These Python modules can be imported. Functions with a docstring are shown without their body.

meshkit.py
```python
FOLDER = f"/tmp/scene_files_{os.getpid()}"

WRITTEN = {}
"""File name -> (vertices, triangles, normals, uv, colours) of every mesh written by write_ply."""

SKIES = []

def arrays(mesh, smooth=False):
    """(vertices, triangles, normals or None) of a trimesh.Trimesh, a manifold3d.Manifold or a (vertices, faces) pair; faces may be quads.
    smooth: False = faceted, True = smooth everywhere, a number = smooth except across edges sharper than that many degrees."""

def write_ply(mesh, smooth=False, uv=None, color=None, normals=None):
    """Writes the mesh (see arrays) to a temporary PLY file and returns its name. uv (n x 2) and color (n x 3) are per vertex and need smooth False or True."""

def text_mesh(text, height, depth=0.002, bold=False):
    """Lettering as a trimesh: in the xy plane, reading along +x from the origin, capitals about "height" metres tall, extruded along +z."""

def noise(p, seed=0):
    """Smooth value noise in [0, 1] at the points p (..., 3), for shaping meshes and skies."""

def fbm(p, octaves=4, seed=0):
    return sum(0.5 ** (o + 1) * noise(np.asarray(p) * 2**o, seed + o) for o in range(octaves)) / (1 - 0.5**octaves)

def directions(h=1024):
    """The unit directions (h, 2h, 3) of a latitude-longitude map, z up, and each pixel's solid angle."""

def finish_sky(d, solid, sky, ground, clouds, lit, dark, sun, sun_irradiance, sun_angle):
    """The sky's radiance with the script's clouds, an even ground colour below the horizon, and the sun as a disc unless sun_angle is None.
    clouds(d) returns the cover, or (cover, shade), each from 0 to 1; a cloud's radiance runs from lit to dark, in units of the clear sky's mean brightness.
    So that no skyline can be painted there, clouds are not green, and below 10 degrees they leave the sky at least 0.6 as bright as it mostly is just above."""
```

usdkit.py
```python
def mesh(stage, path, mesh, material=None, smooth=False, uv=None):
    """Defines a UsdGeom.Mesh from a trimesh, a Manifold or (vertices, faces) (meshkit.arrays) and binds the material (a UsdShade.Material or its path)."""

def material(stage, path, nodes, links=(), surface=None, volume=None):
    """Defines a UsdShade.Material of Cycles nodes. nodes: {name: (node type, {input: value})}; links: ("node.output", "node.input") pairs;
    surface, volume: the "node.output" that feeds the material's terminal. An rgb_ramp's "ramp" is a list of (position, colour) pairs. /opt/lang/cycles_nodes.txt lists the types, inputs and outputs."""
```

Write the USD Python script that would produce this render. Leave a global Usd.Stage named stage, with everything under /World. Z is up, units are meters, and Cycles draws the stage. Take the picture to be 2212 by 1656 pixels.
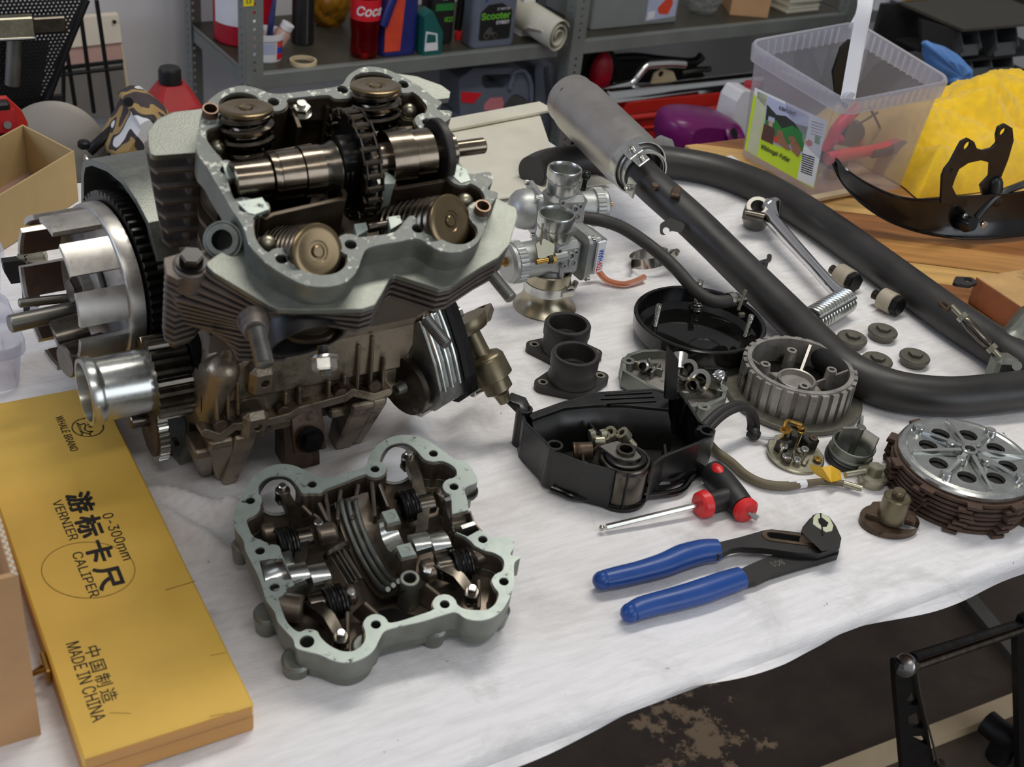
import math, random
import numpy as np, trimesh, usdkit, meshkit
import manifold3d as m3
from shapely.geometry import Polygon, Point, LineString, box as sbox, MultiPolygon
from shapely import affinity
from shapely.ops import unary_union
from pxr import Usd, UsdGeom, UsdLux, UsdShade, Sdf, Gf

stage = Usd.Stage.CreateInMemory()
UsdGeom.SetStageUpAxis(stage, 'Z')
UsdGeom.Xform.Define(stage, '/World'); UsdGeom.Scope.Define(stage, '/World/Looks')
rng = random.Random(7)

# ------------------------------------------------------------------ camera, light, exposure
TZ = 0.85                                   # bench top above the floor; all authoring below is relative to the bench top
FPX, PIT, ROLL, CH = 2724.0, 0.5719, 0.1239, 0.674
_t = np.array([[0.8385, 0.5449, 0], [-0.5449, 0.8385, 0], [0, 0, 1.0]])
_f = np.array([0, math.cos(PIT), -math.sin(PIT)]); _r = np.array([1.0, 0, 0]); _u = np.cross(_r, _f)
FWD = _t @ _f; RGT = _t @ (math.cos(ROLL) * _r + math.sin(ROLL) * _u); UPV = _t @ (-math.sin(ROLL) * _r + math.cos(ROLL) * _u)
EYE = np.array([0, 0, CH])
cam = UsdGeom.Camera.Define(stage, '/World/Camera')
cam.AddTransformOp().Set(Gf.Matrix4d(*RGT, 0, *UPV, 0, *(-FWD), 0, 0, 0, CH + TZ, 1))
cam.CreateHorizontalApertureAttr(36.0); cam.CreateFocalLengthAttr(36.0 * FPX / 2212)
cam.CreateFStopAttr(11.0); cam.CreateFocusDistanceAttr(1.25); cam.CreateClippingRangeAttr((0.05, 100.0))
cam.CreateExposureAttr(0.0)

def rect_light(name, loc, look, w, h, power, col):
    L = UsdLux.RectLight.Define(stage, '/World/' + name)
    z = np.array(loc, float) - np.array(look, float); z /= np.linalg.norm(z)
    x = np.cross([0, 0, 1.0], z); x = x / np.linalg.norm(x) if np.linalg.norm(x) > 1e-6 else np.array([1.0, 0, 0]); y = np.cross(z, x)
    L.AddTransformOp().Set(Gf.Matrix4d(*x, 0, *y, 0, *z, 0, loc[0], loc[1], loc[2] + TZ, 1))
    L.CreateWidthAttr(w); L.CreateHeightAttr(h); L.CreateIntensityAttr(power); L.CreateColorAttr(Gf.Vec3f(*col))
# two fluorescent ceiling fixtures over and behind the bench, a daylight opening on the left, the open garage door behind the camera
rect_light('ceiling_lamp_over_bench', (1.05, 1.15, 1.75), (1.05, 1.1500001, 0), 1.4, 0.22, 19.0, (1.0, 0.96, 0.88))
rect_light('ceiling_lamp_front', (0.2, -0.5, 1.9), (0.2, -0.4999999, 0), 1.4, 0.22, 11.0, (1.0, 0.97, 0.92))
rect_light('daylight_window', (-2.6, 1.3, 1.0), (0.4, 1.0, 0.0), 1.6, 1.3, 4.4, (0.62, 0.74, 1.0))
rect_light('garage_door_daylight', (1.9, -2.6, 0.9), (0.6, 1.0, 0.1), 2.4, 1.8, 2.2, (0.86, 0.92, 1.0))
dome = UsdLux.DomeLight.Define(stage, '/World/ambient_sky'); dome.CreateIntensityAttr(0.085); dome.CreateColorAttr(Gf.Vec3f(0.94, 0.96, 1.0))

# ------------------------------------------------------------------ pixel -> place (bench frame)
def ray(px, py): return FWD * FPX + RGT * (px - 1106) - UPV * (py - 828)
def G(px, py, z=0.0): d = ray(px, py); return EYE + d * ((z - CH) / d[2])
def YP(px, py, y): d = ray(px, py); return EYE + d * (y / d[1])
def XP(px, py, x): d = ray(px, py); return EYE + d * (x / d[0])
def mpp(X): return float(np.dot(np.asarray(X, float) - EYE, FWD) / FPX)          # metres per pixel at a place
class Fr:                                                                     # a local frame
    def __init__(s, o, R): s.o, s.R = np.array(o, float), np.array(R, float)
    def __call__(s, p): return np.asarray(p, float) @ s.R.T + s.o
    def inv(s, p): return (np.asarray(p, float) - s.o) @ s.R
    def hit(s, px, py, z=0.0):
        n = s.R[:, 2]; d = ray(px, py); k = np.dot(s.o + n * z - EYE, n) / np.dot(d, n); return s.inv(EYE + d * k)
    def m(s, mesh): mesh = mesh.copy(); mesh.vertices = s(mesh.vertices); return mesh
def rotz(a): c, s = math.cos(a), math.sin(a); return np.array([[c, -s, 0], [s, c, 0], [0, 0, 1.0]])
def rotx(a): c, s = math.cos(a), math.sin(a); return np.array([[1.0, 0, 0], [0, c, -s], [0, s, c]])
def roty(a): c, s = math.cos(a), math.sin(a); return np.array([[c, 0, s], [0, 1.0, 0], [-s, 0, c]])
def aim(d):                                                                  # rotation whose z is d
    z = np.array(d, float); z /= np.linalg.norm(z); a = np.array([0, 0, 1.0]) if abs(z[2]) < 0.9 else np.array([1.0, 0, 0])
    x = np.cross(a, z); x /= np.linalg.norm(x); return np.stack([x, np.cross(z, x), z], 1)

# ------------------------------------------------------------------ shapes
def cat(*ms): return trimesh.util.concatenate([m for m in ms if m is not None])
def quads(v, nu, nv, cu=False, cv=False):
    f = []
    i, j = np.meshgrid(np.arange(nu if cu else nu - 1), np.arange(nv if cv else nv - 1), indexing='ij')
    a = i * nv + j; b = ((i + 1) % nu) * nv + j; c = ((i + 1) % nu) * nv + (j + 1) % nv; d = i * nv + (j + 1) % nv
    f = np.concatenate([np.stack([a, b, c], -1).reshape(-1, 3), np.stack([a, c, d], -1).reshape(-1, 3)])
    return trimesh.Trimesh(v, f, process=False)
def box(c, s, R=None, bev=0.0):
    h = np.array(s, float) / 2; b = min(bev, min(h) * 0.9); v = []
    sg = np.array([(i, j, k) for i in (-1, 1) for j in (-1, 1) for k in (-1, 1)], float)
    if b <= 0: v = sg * h
    else: v = np.concatenate([sg * (h - np.array(o) * b) for o in ((0, 1, 1), (1, 0, 1), (1, 1, 0))])
    if R is not None: v = v @ np.asarray(R).T
    return trimesh.convex.convex_hull(v + np.array(c, float))
def lathe(prof, o=(0, 0, 0), d=(0, 0, 1), n=28, a0=0.0, a1=2 * math.pi, R=None):  # profile of (r, z)
    p = np.array(prof, float); full = abs(a1 - a0 - 2 * math.pi) < 1e-6
    t = a0 + (a1 - a0) * np.arange(n) / (n if full else n - 1)
    v = np.stack([np.outer(np.cos(t), p[:, 0]), np.outer(np.sin(t), p[:, 0]), np.tile(p[:, 1], (n, 1))], -1).reshape(-1, 3)
    m = quads(v, n, len(p), full)
    m.update_faces(m.nondegenerate_faces(height=1e-9)) if False else None
    m.vertices = m.vertices @ (aim(d) if R is None else R).T + np.array(o, float); return m
def cyl(p0, p1, r, r1=None, n=20, bev=0.0):
    p0, p1 = np.array(p0, float), np.array(p1, float); L = np.linalg.norm(p1 - p0); r1 = r if r1 is None else r1
    b = min(bev, L * 0.45, r * 0.6, r1 * 0.6)
    pr = [(0, 0), (r - b, 0)] + ([(r, b), (r1, L - b)] if b > 0 else [(r1, L)]) + ([(r1 - b, L)] if b > 0 else []) + [(0, L)]
    return lathe(pr, p0, p1 - p0, n)
def ring(o, d, r0, r1, h, n=32, bev=0.0):                                     # washer / short tube
    b = bev; return lathe([(r0, 0), (r1 - b, 0), (r1, b), (r1, h - b), (r1 - b, h), (r0 + b, h), (r0, h - b), (r0, 0)], o, d, n)
def smoothpath(pts, n=8, closed=False):
    p = np.array(pts, float); out = []; k = len(p)
    for i in range(k if closed else k - 1):
        q = [p[(i + j) % k] if closed else p[min(max(i + j, 0), k - 1)] for j in (-1, 0, 1, 2)]
        for t in np.linspace(0, 1, n, endpoint=False):
            out.append(0.5 * (2 * q[1] + (q[2] - q[0]) * t + (2 * q[0] - 5 * q[1] + 4 * q[2] - q[3]) * t * t + (3 * q[1] - q[0] - 3 * q[2] + q[3]) * t ** 3))
    if not closed: out.append(p[-1])
    return np.array(out)
def tube(pts, r, n=10, sm=6, ends=True, closed=False, flat=None, up=None):
    p = smoothpath(pts, sm, closed) if sm else np.array(pts, float); k = len(p)
    t = np.roll(p, -1, 0) - np.roll(p, 1, 0) if closed else np.gradient(p, axis=0); t /= np.linalg.norm(t, axis=1, keepdims=True) + 1e-12
    if up is not None: a = np.cross(t, np.array(up, float)); a /= np.linalg.norm(a, axis=1, keepdims=True) + 1e-12
    else:
        a = np.zeros_like(t); x = np.cross(t[0], [0, 0, 1.0] if abs(t[0][2]) < 0.9 else [1.0, 0, 0])
        for i in range(k): x = x - t[i] * np.dot(x, t[i]); x /= np.linalg.norm(x) + 1e-12; a[i] = x
    b = np.cross(t, a); rr = np.interp(np.linspace(0, 1, k), np.linspace(0, 1, len(r)), r) if np.ndim(r) else np.full(k, r)
    ang = np.arange(n) * 2 * math.pi / n; fb = 1.0 if flat is None else flat
    v = p[:, None] + rr[:, None, None] * (np.cos(ang)[None, :, None] * a[:, None] + fb * np.sin(ang)[None, :, None] * b[:, None])
    m = quads(v.reshape(-1, 3), k, n, closed, True)
    if ends and not closed:
        v2 = np.vstack([m.vertices, p[0], p[-1]]); i = np.arange(n); j = (i + 1) % n; e = (k - 1) * n
        f = np.vstack([m.faces, np.stack([np.full(n, k * n), j, i], 1), np.stack([np.full(n, k * n + 1), e + i, e + j], 1)]); m = trimesh.Trimesh(v2, f, process=False)
    m.invert() if m.volume < 0 else None
    return m
def helix(o, d, R, wire, turns, L, n=7, per=22, R1=None):
    k = int(turns * per) + 1; t = np.linspace(0, turns * 2 * math.pi, k); q = np.linspace(0, 1, k); RR = R + ((R1 or R) - R) * q
    p = np.stack([RR * np.cos(t), RR * np.sin(t), L * q], 1) @ aim(d).T + np.array(o, float); return tube(p, wire, n, 0)
def poly(pts): p = Polygon(pts); return p if p.is_valid else p.buffer(0)
def soft(pts, n=4): return poly(smoothpath([(x, y, 0) for x, y in pts], n, True)[:, :2])
def rnd(p, r): return p.buffer(-r).buffer(2 * r).buffer(-r) if r > 0 else p      # round both kinds of corner
def extr(p, z0, z1, F=None, bev=0.0):
    out = []
    for g in getattr(p, 'geoms', [p]):
        if g.is_empty or g.area < 1e-9: continue
        if bev > 0:
            g2 = g.buffer(-bev)
            layers = [(g, z0, z1 - bev)] + [(q, z1 - bev, z1) for q in getattr(g2, 'geoms', [g2]) if not q.is_empty and q.area > 1e-9]
        else: layers = [(g, z0, z1)]
        for q, a, b in layers:
            m = trimesh.creation.extrude_polygon(q, b - a, engine='earcut'); m.apply_translation((0, 0, a)); out.append(m)
    m = cat(*out); return F.m(m) if F is not None else m
def mani(m): m = m.copy(); m.merge_vertices(); return m3.Manifold(m3.Mesh(np.asarray(m.vertices, np.float32), np.asarray(m.faces, np.uint32)))
def unmani(x): q = x.to_mesh(); return trimesh.Trimesh(q.vert_properties[:, :3], q.tri_verts, process=False)
def cut(a, *bs):
    A = mani(a)
    for b in bs:
        try: A = A - mani(b)
        except Exception: pass
    r = unmani(A); return r if len(r.faces) else a
def circ(x, y, r, n=12): return Point(x, y).buffer(r, quad_segs=max(2, n // 4))
def hexa(r, a=0.0): return poly([(r * math.cos(a + k * math.pi / 3), r * math.sin(a + k * math.pi / 3)) for k in range(6)])
def hexhead(o, d, r, h, washer=None, a=0.2, hole=0.0):
    F = Fr(o, aim(d)); p = hexa(r, a); p = p.difference(circ(0, 0, hole)) if hole else p
    m = extr(p, 0, h, F, r * 0.1)
    return cat(m, cyl(np.array(o) - F.R[:, 2] * washer[1], o, washer[0], n=20)) if washer else m
def gearpoly(r, n, dep, duty=0.5, hole=0.0):
    pts = []
    for k in range(n):
        for a, q in ((0, r - dep), (0.25 * (1 - duty) + 0.12, r), (0.25 * (1 - duty) + 0.12 + duty * 0.75, r), (0.98 - 0.12 * 0, r - dep)):
            t = 2 * math.pi * (k + a) / n; pts.append((q * math.cos(t), q * math.sin(t)))
    p = Polygon(pts); return p.difference(circ(0, 0, hole, 32)) if hole else p
def thread(p0, p1, r, pitch=0.0016, n=12):
    p0, p1 = np.array(p0, float), np.array(p1, float); L = np.linalg.norm(p1 - p0); k = max(2, int(L / pitch)); pr = [(0, 0)]
    for i in range(k): pr += [(r * 0.86, L * i / k), (r, L * (i + 0.5) / k)]
    return lathe(pr + [(r * 0.8, L), (0, L)], p0, p1 - p0, n)
def sphere(c, r, n=14, s=(1, 1, 1)):
    t = np.linspace(-math.pi / 2, math.pi / 2, n); m = lathe([(max(math.cos(a), 1e-4) * r, math.sin(a) * r) for a in t], n=2 * n); m.vertices = m.vertices * np.array(s) + np.array(c, float); return m
def hull(*pts): return trimesh.convex.convex_hull(np.vstack(pts))
def loft(secs, closed=True):                                                   # sections: list of (n,3) rings
    s = np.array(secs, float); k, n = s.shape[:2]; m = quads(s.reshape(-1, 3), k, n, False, closed)
    v = np.vstack([m.vertices, s[0].mean(0), s[-1].mean(0)]); i = np.arange(n); j = (i + 1) % n; e = (k - 1) * n
    f = np.vstack([m.faces, np.stack([np.full(n, k * n), j, i], 1), np.stack([np.full(n, k * n + 1), e + i, e + j], 1)])
    m = trimesh.Trimesh(v, f, process=False); m.invert() if m.volume < 0 else None; return m
def rrect(w, h, r, n=5):                                                       # rounded-rectangle ring of points
    out = []
    for cx, cy, a in ((w / 2 - r, h / 2 - r, 0), (-w / 2 + r, h / 2 - r, 1), (-w / 2 + r, -h / 2 + r, 2), (w / 2 - r, -h / 2 + r, 3)):
        for t in np.linspace(0, math.pi / 2, n): out.append((cx + r * math.cos(a * math.pi / 2 + t), cy + r * math.sin(a * math.pi / 2 + t)))
    return np.array(out)

# ------------------------------------------------------------------ prims
_n = {}
def fresh(parent, name):
    k = _n.get((parent, name), 0); _n[(parent, name)] = k + 1
    return f'{parent}/{name}' + (f'_{k:03d}' if k else '')
LOC = {}
def _tag(prim, label=None, category=None, group=None, kind=None):
    for k, v in (('label', label), ('category', category), ('group', group), ('kind', kind)):
        if v: prim.SetCustomDataByKey(k, v)
def thing(name, label, category, loc, group=None, kind=None):
    path = fresh('/World', name); x = UsdGeom.Xform.Define(stage, path); loc = np.array(loc, float)
    x.AddTranslateOp().Set(Gf.Vec3d(loc[0], loc[1], loc[2] + TZ)); LOC[path] = loc; _tag(x.GetPrim(), label, category, group, kind); return path
def part(parent, name, mesh, material, label=None, smooth=35, kind=None):
    path = fresh(parent, name); m = mesh.copy(); top = '/'.join(parent.split('/')[:3]); m.vertices = m.vertices - LOC[top]
    p = usdkit.mesh(stage, path, m, mat(material), smooth); _tag(p.GetPrim(), label, kind=kind); return path
def solo(name, label, category, mesh, material, group=None, kind=None, smooth=35):   # a thing that is one mesh
    path = fresh('/World', name); m = mesh.copy(); lo, hi = m.bounds; c = np.array([(lo[0] + hi[0]) / 2, (lo[1] + hi[1]) / 2, lo[2]]); m.vertices = m.vertices - c
    p = usdkit.mesh(stage, path, m, mat(material), smooth); UsdGeom.Xformable(p).AddTranslateOp().Set(Gf.Vec3d(c[0], c[1], c[2] + TZ)); _tag(p.GetPrim(), label, category, group, kind); return path
def copy(src, loc, rz=0.0, label=None, category=None, group=None, tilt=None):
    path = fresh('/World', src.split('/')[-1]); x = UsdGeom.Xform.Define(stage, path)
    x.AddTranslateOp().Set(Gf.Vec3d(loc[0], loc[1], loc[2] + TZ)); x.AddRotateZOp().Set(math.degrees(rz))
    if tilt: x.AddRotateXYZOp().Set(Gf.Vec3f(*tilt))
    was = stage.GetPrimAtPath(src).GetCustomData(); pr = x.GetPrim(); pr.GetReferences().AddInternalReference(src); pr.SetInstanceable(True)
    _tag(pr, label or was['label'], category or was['category'], group or was.get('group')); return path

# ------------------------------------------------------------------ materials
MDEF, MADE = {}, {}
def mat(name):
    if name not in MADE: MADE[name] = MDEF[name]('/World/Looks/' + name)
    return MADE[name]
def lin(c): return tuple((v / 12.92 if v <= 0.04045 else ((v + 0.055) / 1.055) ** 2.4) for v in [x / 255 for x in c])
def M(name, col, rough=0.5, metal=0.0, var=0.12, scale=45.0, dirt=None, dcol=(30, 24, 18), dscale=30.0, bump=0.0, bscale=300.0, rvar=0.15, bev=0.0, stretch=(1, 1, 1), rot=None, **pr):
    def build(path):
        c = lin(col); lo = tuple(v * (1 - var) for v in c); hi = tuple(min(1, v * (1 + var)) for v in c)
        N = {'g': ('geometry', {}), 'mp': ('mapping', {'scale': stretch}), 'n': ('noise_texture', {'scale': scale, 'detail': 6.0, 'roughness': 0.6}), 'r': ('rgb_ramp', {'ramp': [(0.3, lo), (0.7, hi)]}),
             'rr': ('map_range', {'from_min': 0.3, 'from_max': 0.7, 'to_min': max(0.02, rough - rvar * rough), 'to_max': min(1, rough + rvar * rough)}),
             'p': ('principled_bsdf', {'metallic': metal, **pr})}
        K = [('g.position', 'mp.vector'), ('mp.vector', 'n.vector'), ('n.fac', 'r.fac'), ('n.fac', 'rr.value'), ('rr.result', 'p.roughness')]
        if rot: N['mr'] = ('mapping', {'rotation': (0, 0, rot)}); K[0] = ('g.position', 'mr.vector'); K.append(('mr.vector', 'mp.vector'))
        src = 'r.color'
        if dirt is not None:
            N['n2'] = ('noise_texture', {'scale': dscale, 'detail': 8.0, 'roughness': 0.65}); N['m2'] = ('map_range', {'from_min': dirt, 'from_max': dirt + 0.1, 'clamp': True}); N['x'] = ('mix', {'color2': lin(dcol)})
            K += [('mp.vector', 'n2.vector'), ('n2.fac', 'm2.value'), ('m2.result', 'x.fac'), ('r.color', 'x.color1')]; src = 'x.color'
        K.append((src, 'p.base_color'))
        nrm = None
        if bev: N['bv'] = ('bevel', {'radius': bev, 'samples': 4}); nrm = 'bv.bevel'
        if bump:
            N['nb'] = ('noise_texture', {'scale': bscale, 'detail': 3.0}); N['b'] = ('bump', {'strength': bump, 'distance': 0.001}); K += [('mp.vector', 'nb.vector'), ('nb.fac', 'b.height')]
            if nrm: K.append((nrm, 'b.normal'))
            nrm = 'b.normal'
        if nrm: K.append((nrm, 'p.normal'))
        return usdkit.material(stage, path, N, K, 'p.BSDF')
    MDEF[name] = build
# metals of the engine
M('cast_alloy', (131, 134, 127), 0.45, 0.9, 0.16, 60, bump=0.25, bscale=900, bev=0.0012)
M('fin_alloy', (112, 104, 98), 0.5, 0.75, 0.2, 40, dirt=0.55, dcol=(66, 56, 50), dscale=25, bump=0.3, bscale=900, bev=0.0006)
M('case_alloy', (146, 134, 116), 0.36, 0.8, 0.22, 22, dirt=0.52, dcol=(74, 62, 48), dscale=14, bump=0.2, bscale=500, bev=0.0015)
M('oily_alloy', (74, 63, 50), 0.42, 0.55, 0.3, 45, bev=0.0012)
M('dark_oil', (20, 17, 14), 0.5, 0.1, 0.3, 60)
M('gasket_face', (112, 116, 112), 0.55, 0.45, 0.12, 150, dirt=0.555, dcol=(206, 207, 198), dscale=150)
M('cover_face', (176, 186, 178), 0.5, 0.4, 0.1, 90, dirt=0.585, dcol=(52, 50, 46), dscale=150)
M('machined', (196, 198, 194), 0.24, 0.95, 0.08, 80)
M('basket_alloy', (186, 182, 176), 0.38, 0.9, 0.14, 50, dirt=0.6, dcol=(128, 118, 108))
M('bright_steel', (190, 188, 180), 0.2, 1.0, 0.08, 60)
M('dark_steel', (96, 90, 82), 0.26, 0.95, 0.25, 70)
M('cam_steel', (122, 112, 98), 0.2, 1.0, 0.25, 50)
M('spring_steel', (98, 90, 80), 0.22, 1.0, 0.2, 60)
M('retainer_bronze', (122, 106, 80), 0.26, 0.85, 0.12, 50)
M('black_iron', (34, 32, 31), 0.3, 0.6, 0.25, 60)
M('rust_steel', (88, 72, 58), 0.45, 0.6, 0.3, 60, dirt=0.55, dcol=(50, 40, 32))
M('bronze_alloy', (120, 108, 95), 0.36, 0.75, 0.25, 45, bev=0.0012)
M('friction_brown', (74, 54, 42), 0.65, 0.1, 0.3, 120)
M('plate_dark', (62, 58, 54), 0.4, 0.6, 0.2, 60)
M('olive_metal', (116, 107, 86), 0.34, 0.85, 0.15, 60)
M('stud_steel', (128, 126, 122), 0.36, 0.9, 0.15, 60)
M('plank_white', (238, 224, 202), 0.7, 0.0, 0.06, 12)
M('zinc', (164, 160, 140), 0.35, 0.85, 0.15, 80)
M('chrome', (214, 214, 214), 0.1, 1.0, 0.04, 20)
M('brass', (176, 140, 72), 0.3, 0.95, 0.1, 60)
M('copper_dowel', (122, 98, 82), 0.35, 0.8, 0.15, 60)
M('carb_alloy', (170, 172, 170), 0.45, 0.75, 0.1, 70, bump=0.1, bscale=900, bev=0.0008)
M('bell_metal', (172, 164, 142), 0.28, 0.95, 0.15, 60)
M('muffler_alloy', (178, 174, 170), 0.36, 0.92, 0.1, 18, stretch=(1, 1, 1))
M('hub_alloy', (168, 164, 158), 0.4, 0.75, 0.18, 60, dirt=0.58, dcol=(70, 62, 54), bev=0.0006)
M('cap_grey', (104, 102, 92), 0.5, 0.55, 0.14, 80, bev=0.0008)
M('spacer_beige', (168, 158, 140), 0.6, 0.2, 0.1, 80)
# blacks, rubbers, plastics
M('pipe_black', (40, 38, 37), 0.42, 0.0, 0.25, 14, dirt=0.68, dcol=(92, 74, 62), dscale=14, rvar=0.3)
M('gloss_black', (16, 15, 15), 0.18, 0.0, 0.2, 60)
M('satin_black', (24, 23, 22), 0.3, 0.0, 0.25, 50, bev=0.001)
M('rubber', (38, 35, 33), 0.55, 0.0, 0.15, 80, bev=0.001)
M('hose_rubber', (44, 42, 40), 0.6, 0.0, 0.15, 60)
M('plastic_black', (30, 29, 29), 0.45, 0.0, 0.1, 60)
M('grip_blue', (24, 68, 140), 0.34, 0.0, 0.08, 40)
M('tool_black', (38, 37, 36), 0.45, 0.35, 0.12, 60)
M('red_plastic', (214, 38, 40), 0.42, 0.0, 0.06, 40)
M('red_grip', (206, 34, 48), 0.45, 0.0, 0.06, 40)
M('white_plastic', (236, 236, 240), 0.35, 0.0, 0.02, 20)
M('yellow_tape', (222, 176, 44), 0.5, 0.0, 0.1, 40)
M('cable_grey', (104, 94, 74), 0.55, 0.0, 0.1, 60)
M('fuel_hose', (206, 124, 84), 0.3, 0.0, 0.08, 30, transmission_weight=0.35)
M('water', (18, 18, 16), 0.05, 0.0, 0.0, 10)
# wood, paper, cloth
M('box_yellow', (226, 184, 82), 0.5, 0.0, 0.1, 9, dirt=0.62, dcol=(200, 152, 72), dscale=9, bump=0.05, bscale=200)
M('box_edge', (190, 140, 80), 0.6, 0.0, 0.15, 20, stretch=(0.1, 1, 4))
M('print_black', (28, 24, 20), 0.6, 0.0, 0.0, 10)
M('print_worn', (150, 118, 46), 0.6, 0.0, 0.2, 60)
M('cardboard', (186, 146, 104), 0.8, 0.0, 0.06, 30)
M('cardboard_pale', (176, 150, 104), 0.8, 0.0, 0.06, 30)
M('cardboard_pink', (150, 118, 104), 0.8, 0.0, 0.06, 30)
M('wood_light', (206, 164, 100), 0.45, 0.0, 0.2, 9, stretch=(0.7, 9, 6), rot=0.576)
M('wood_mid', (180, 130, 74), 0.45, 0.0, 0.24, 9, stretch=(0.7, 9, 6), rot=0.576)
M('wood_dark', (142, 92, 50), 0.45, 0.0, 0.26, 9, stretch=(0.7, 9, 6), rot=0.576)
M('wood_block', (186, 148, 96), 0.7, 0.0, 0.2, 18, dirt=0.6, dcol=(120, 92, 60))
M('wood_block_end', (150, 84, 44), 0.7, 0.0, 0.25, 30)
M('wood_pale', (206, 184, 150), 0.7, 0.0, 0.08, 12)
M('towel_yellow', (232, 190, 28), 0.95, 0.0, 0.1, 60, bump=0.5, bscale=400, sheen_weight=0.3)
# setting and background
M('wall_white', (206, 203, 204), 0.85, 0.0, 0.04, 3, bump=0.1, bscale=60)
M('shelf_grey', (130, 134, 130), 0.5, 0.3, 0.1, 10)
M('shelf_deck', (74, 71, 60), 0.5, 0.3, 0.2, 8)
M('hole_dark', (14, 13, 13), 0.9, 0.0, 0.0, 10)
M('black_frame', (18, 18, 18), 0.5, 0.2, 0.1, 40)
M('steel_dull', (120, 118, 112), 0.4, 0.8, 0.15, 20)
M('red_can', (176, 30, 34), 0.45, 0.0, 0.06, 20)
M('red_crimson', (168, 16, 40), 0.4, 0.0, 0.06, 20)
M('crate_red', (196, 44, 34), 0.5, 0.0, 0.08, 20)
M('purple_tank', (112, 22, 96), 0.3, 0.0, 0.06, 20)
M('jug_grey', (96, 102, 116), 0.45, 0.0, 0.06, 20)
M('jug_dark', (62, 66, 72), 0.5, 0.0, 0.06, 20)
M('jug_blue', (34, 40, 110), 0.4, 0.0, 0.06, 20)
M('can_green', (24, 92, 88), 0.4, 0.0, 0.06, 20)
M('label_white', (226, 226, 230), 0.5, 0.0, 0.02, 20)
M('label_orange', (214, 70, 44), 0.5, 0.0, 0.1, 30)
M('label_red', (208, 26, 40), 0.45, 0.0, 0.04, 20)
M('label_black', (26, 26, 26), 0.45, 0.0, 0.05, 20)
M('label_green', (110, 190, 50), 0.5, 0.0, 0.05, 20)
M('label_lime', (198, 226, 34), 0.5, 0.0, 0.04, 20)
M('label_pink', (200, 120, 128), 0.5, 0.0, 0.05, 20)
M('label_yellow', (232, 216, 40), 0.5, 0.0, 0.03, 20)
M('label_sky', (178, 184, 210), 0.5, 0.0, 0.05, 20)
M('label_paper', (196, 200, 170), 0.6, 0.0, 0.06, 40)
M('leaf_green', (40, 124, 56), 0.5, 0.0, 0.15, 60)
M('bush_dark', (38, 46, 40), 0.5, 0.0, 0.2, 60)
M('bird_brown', (150, 104, 76), 0.5, 0.0, 0.2, 60)
M('sign_brown', (86, 50, 46), 0.5, 0.0, 0.1, 60)
M('label_blue', (40, 70, 170), 0.5, 0.0, 0.05, 20)
M('brush_blue', (24, 40, 96), 0.4, 0.0, 0.05, 20)
M('bag_amber', (150, 104, 20), 0.35, 0.0, 0.35, 30)
M('tape_cream', (214, 196, 158), 0.6, 0.0, 0.05, 20)
M('paper_roll', (206, 202, 186), 0.7, 0.0, 0.06, 20)
M('box_grey', (128, 132, 132), 0.55, 0.0, 0.06, 14)
M('glove_blue', (98, 146, 214), 0.6, 0.0, 0.08, 30)
M('bin_grey', (70, 72, 74), 0.45, 0.0, 0.08, 20)
M('camo_tan', (170, 140, 92), 0.8, 0.0, 0.1, 30)
M('disc_grey', (140, 134, 126), 0.5, 0.3, 0.08, 12)
M('shade_dark', (30, 28, 27), 0.7, 0.0, 0.15, 20)
M('pinkish_cloth', (200, 160, 146), 0.8, 0.0, 0.06, 20)
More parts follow.
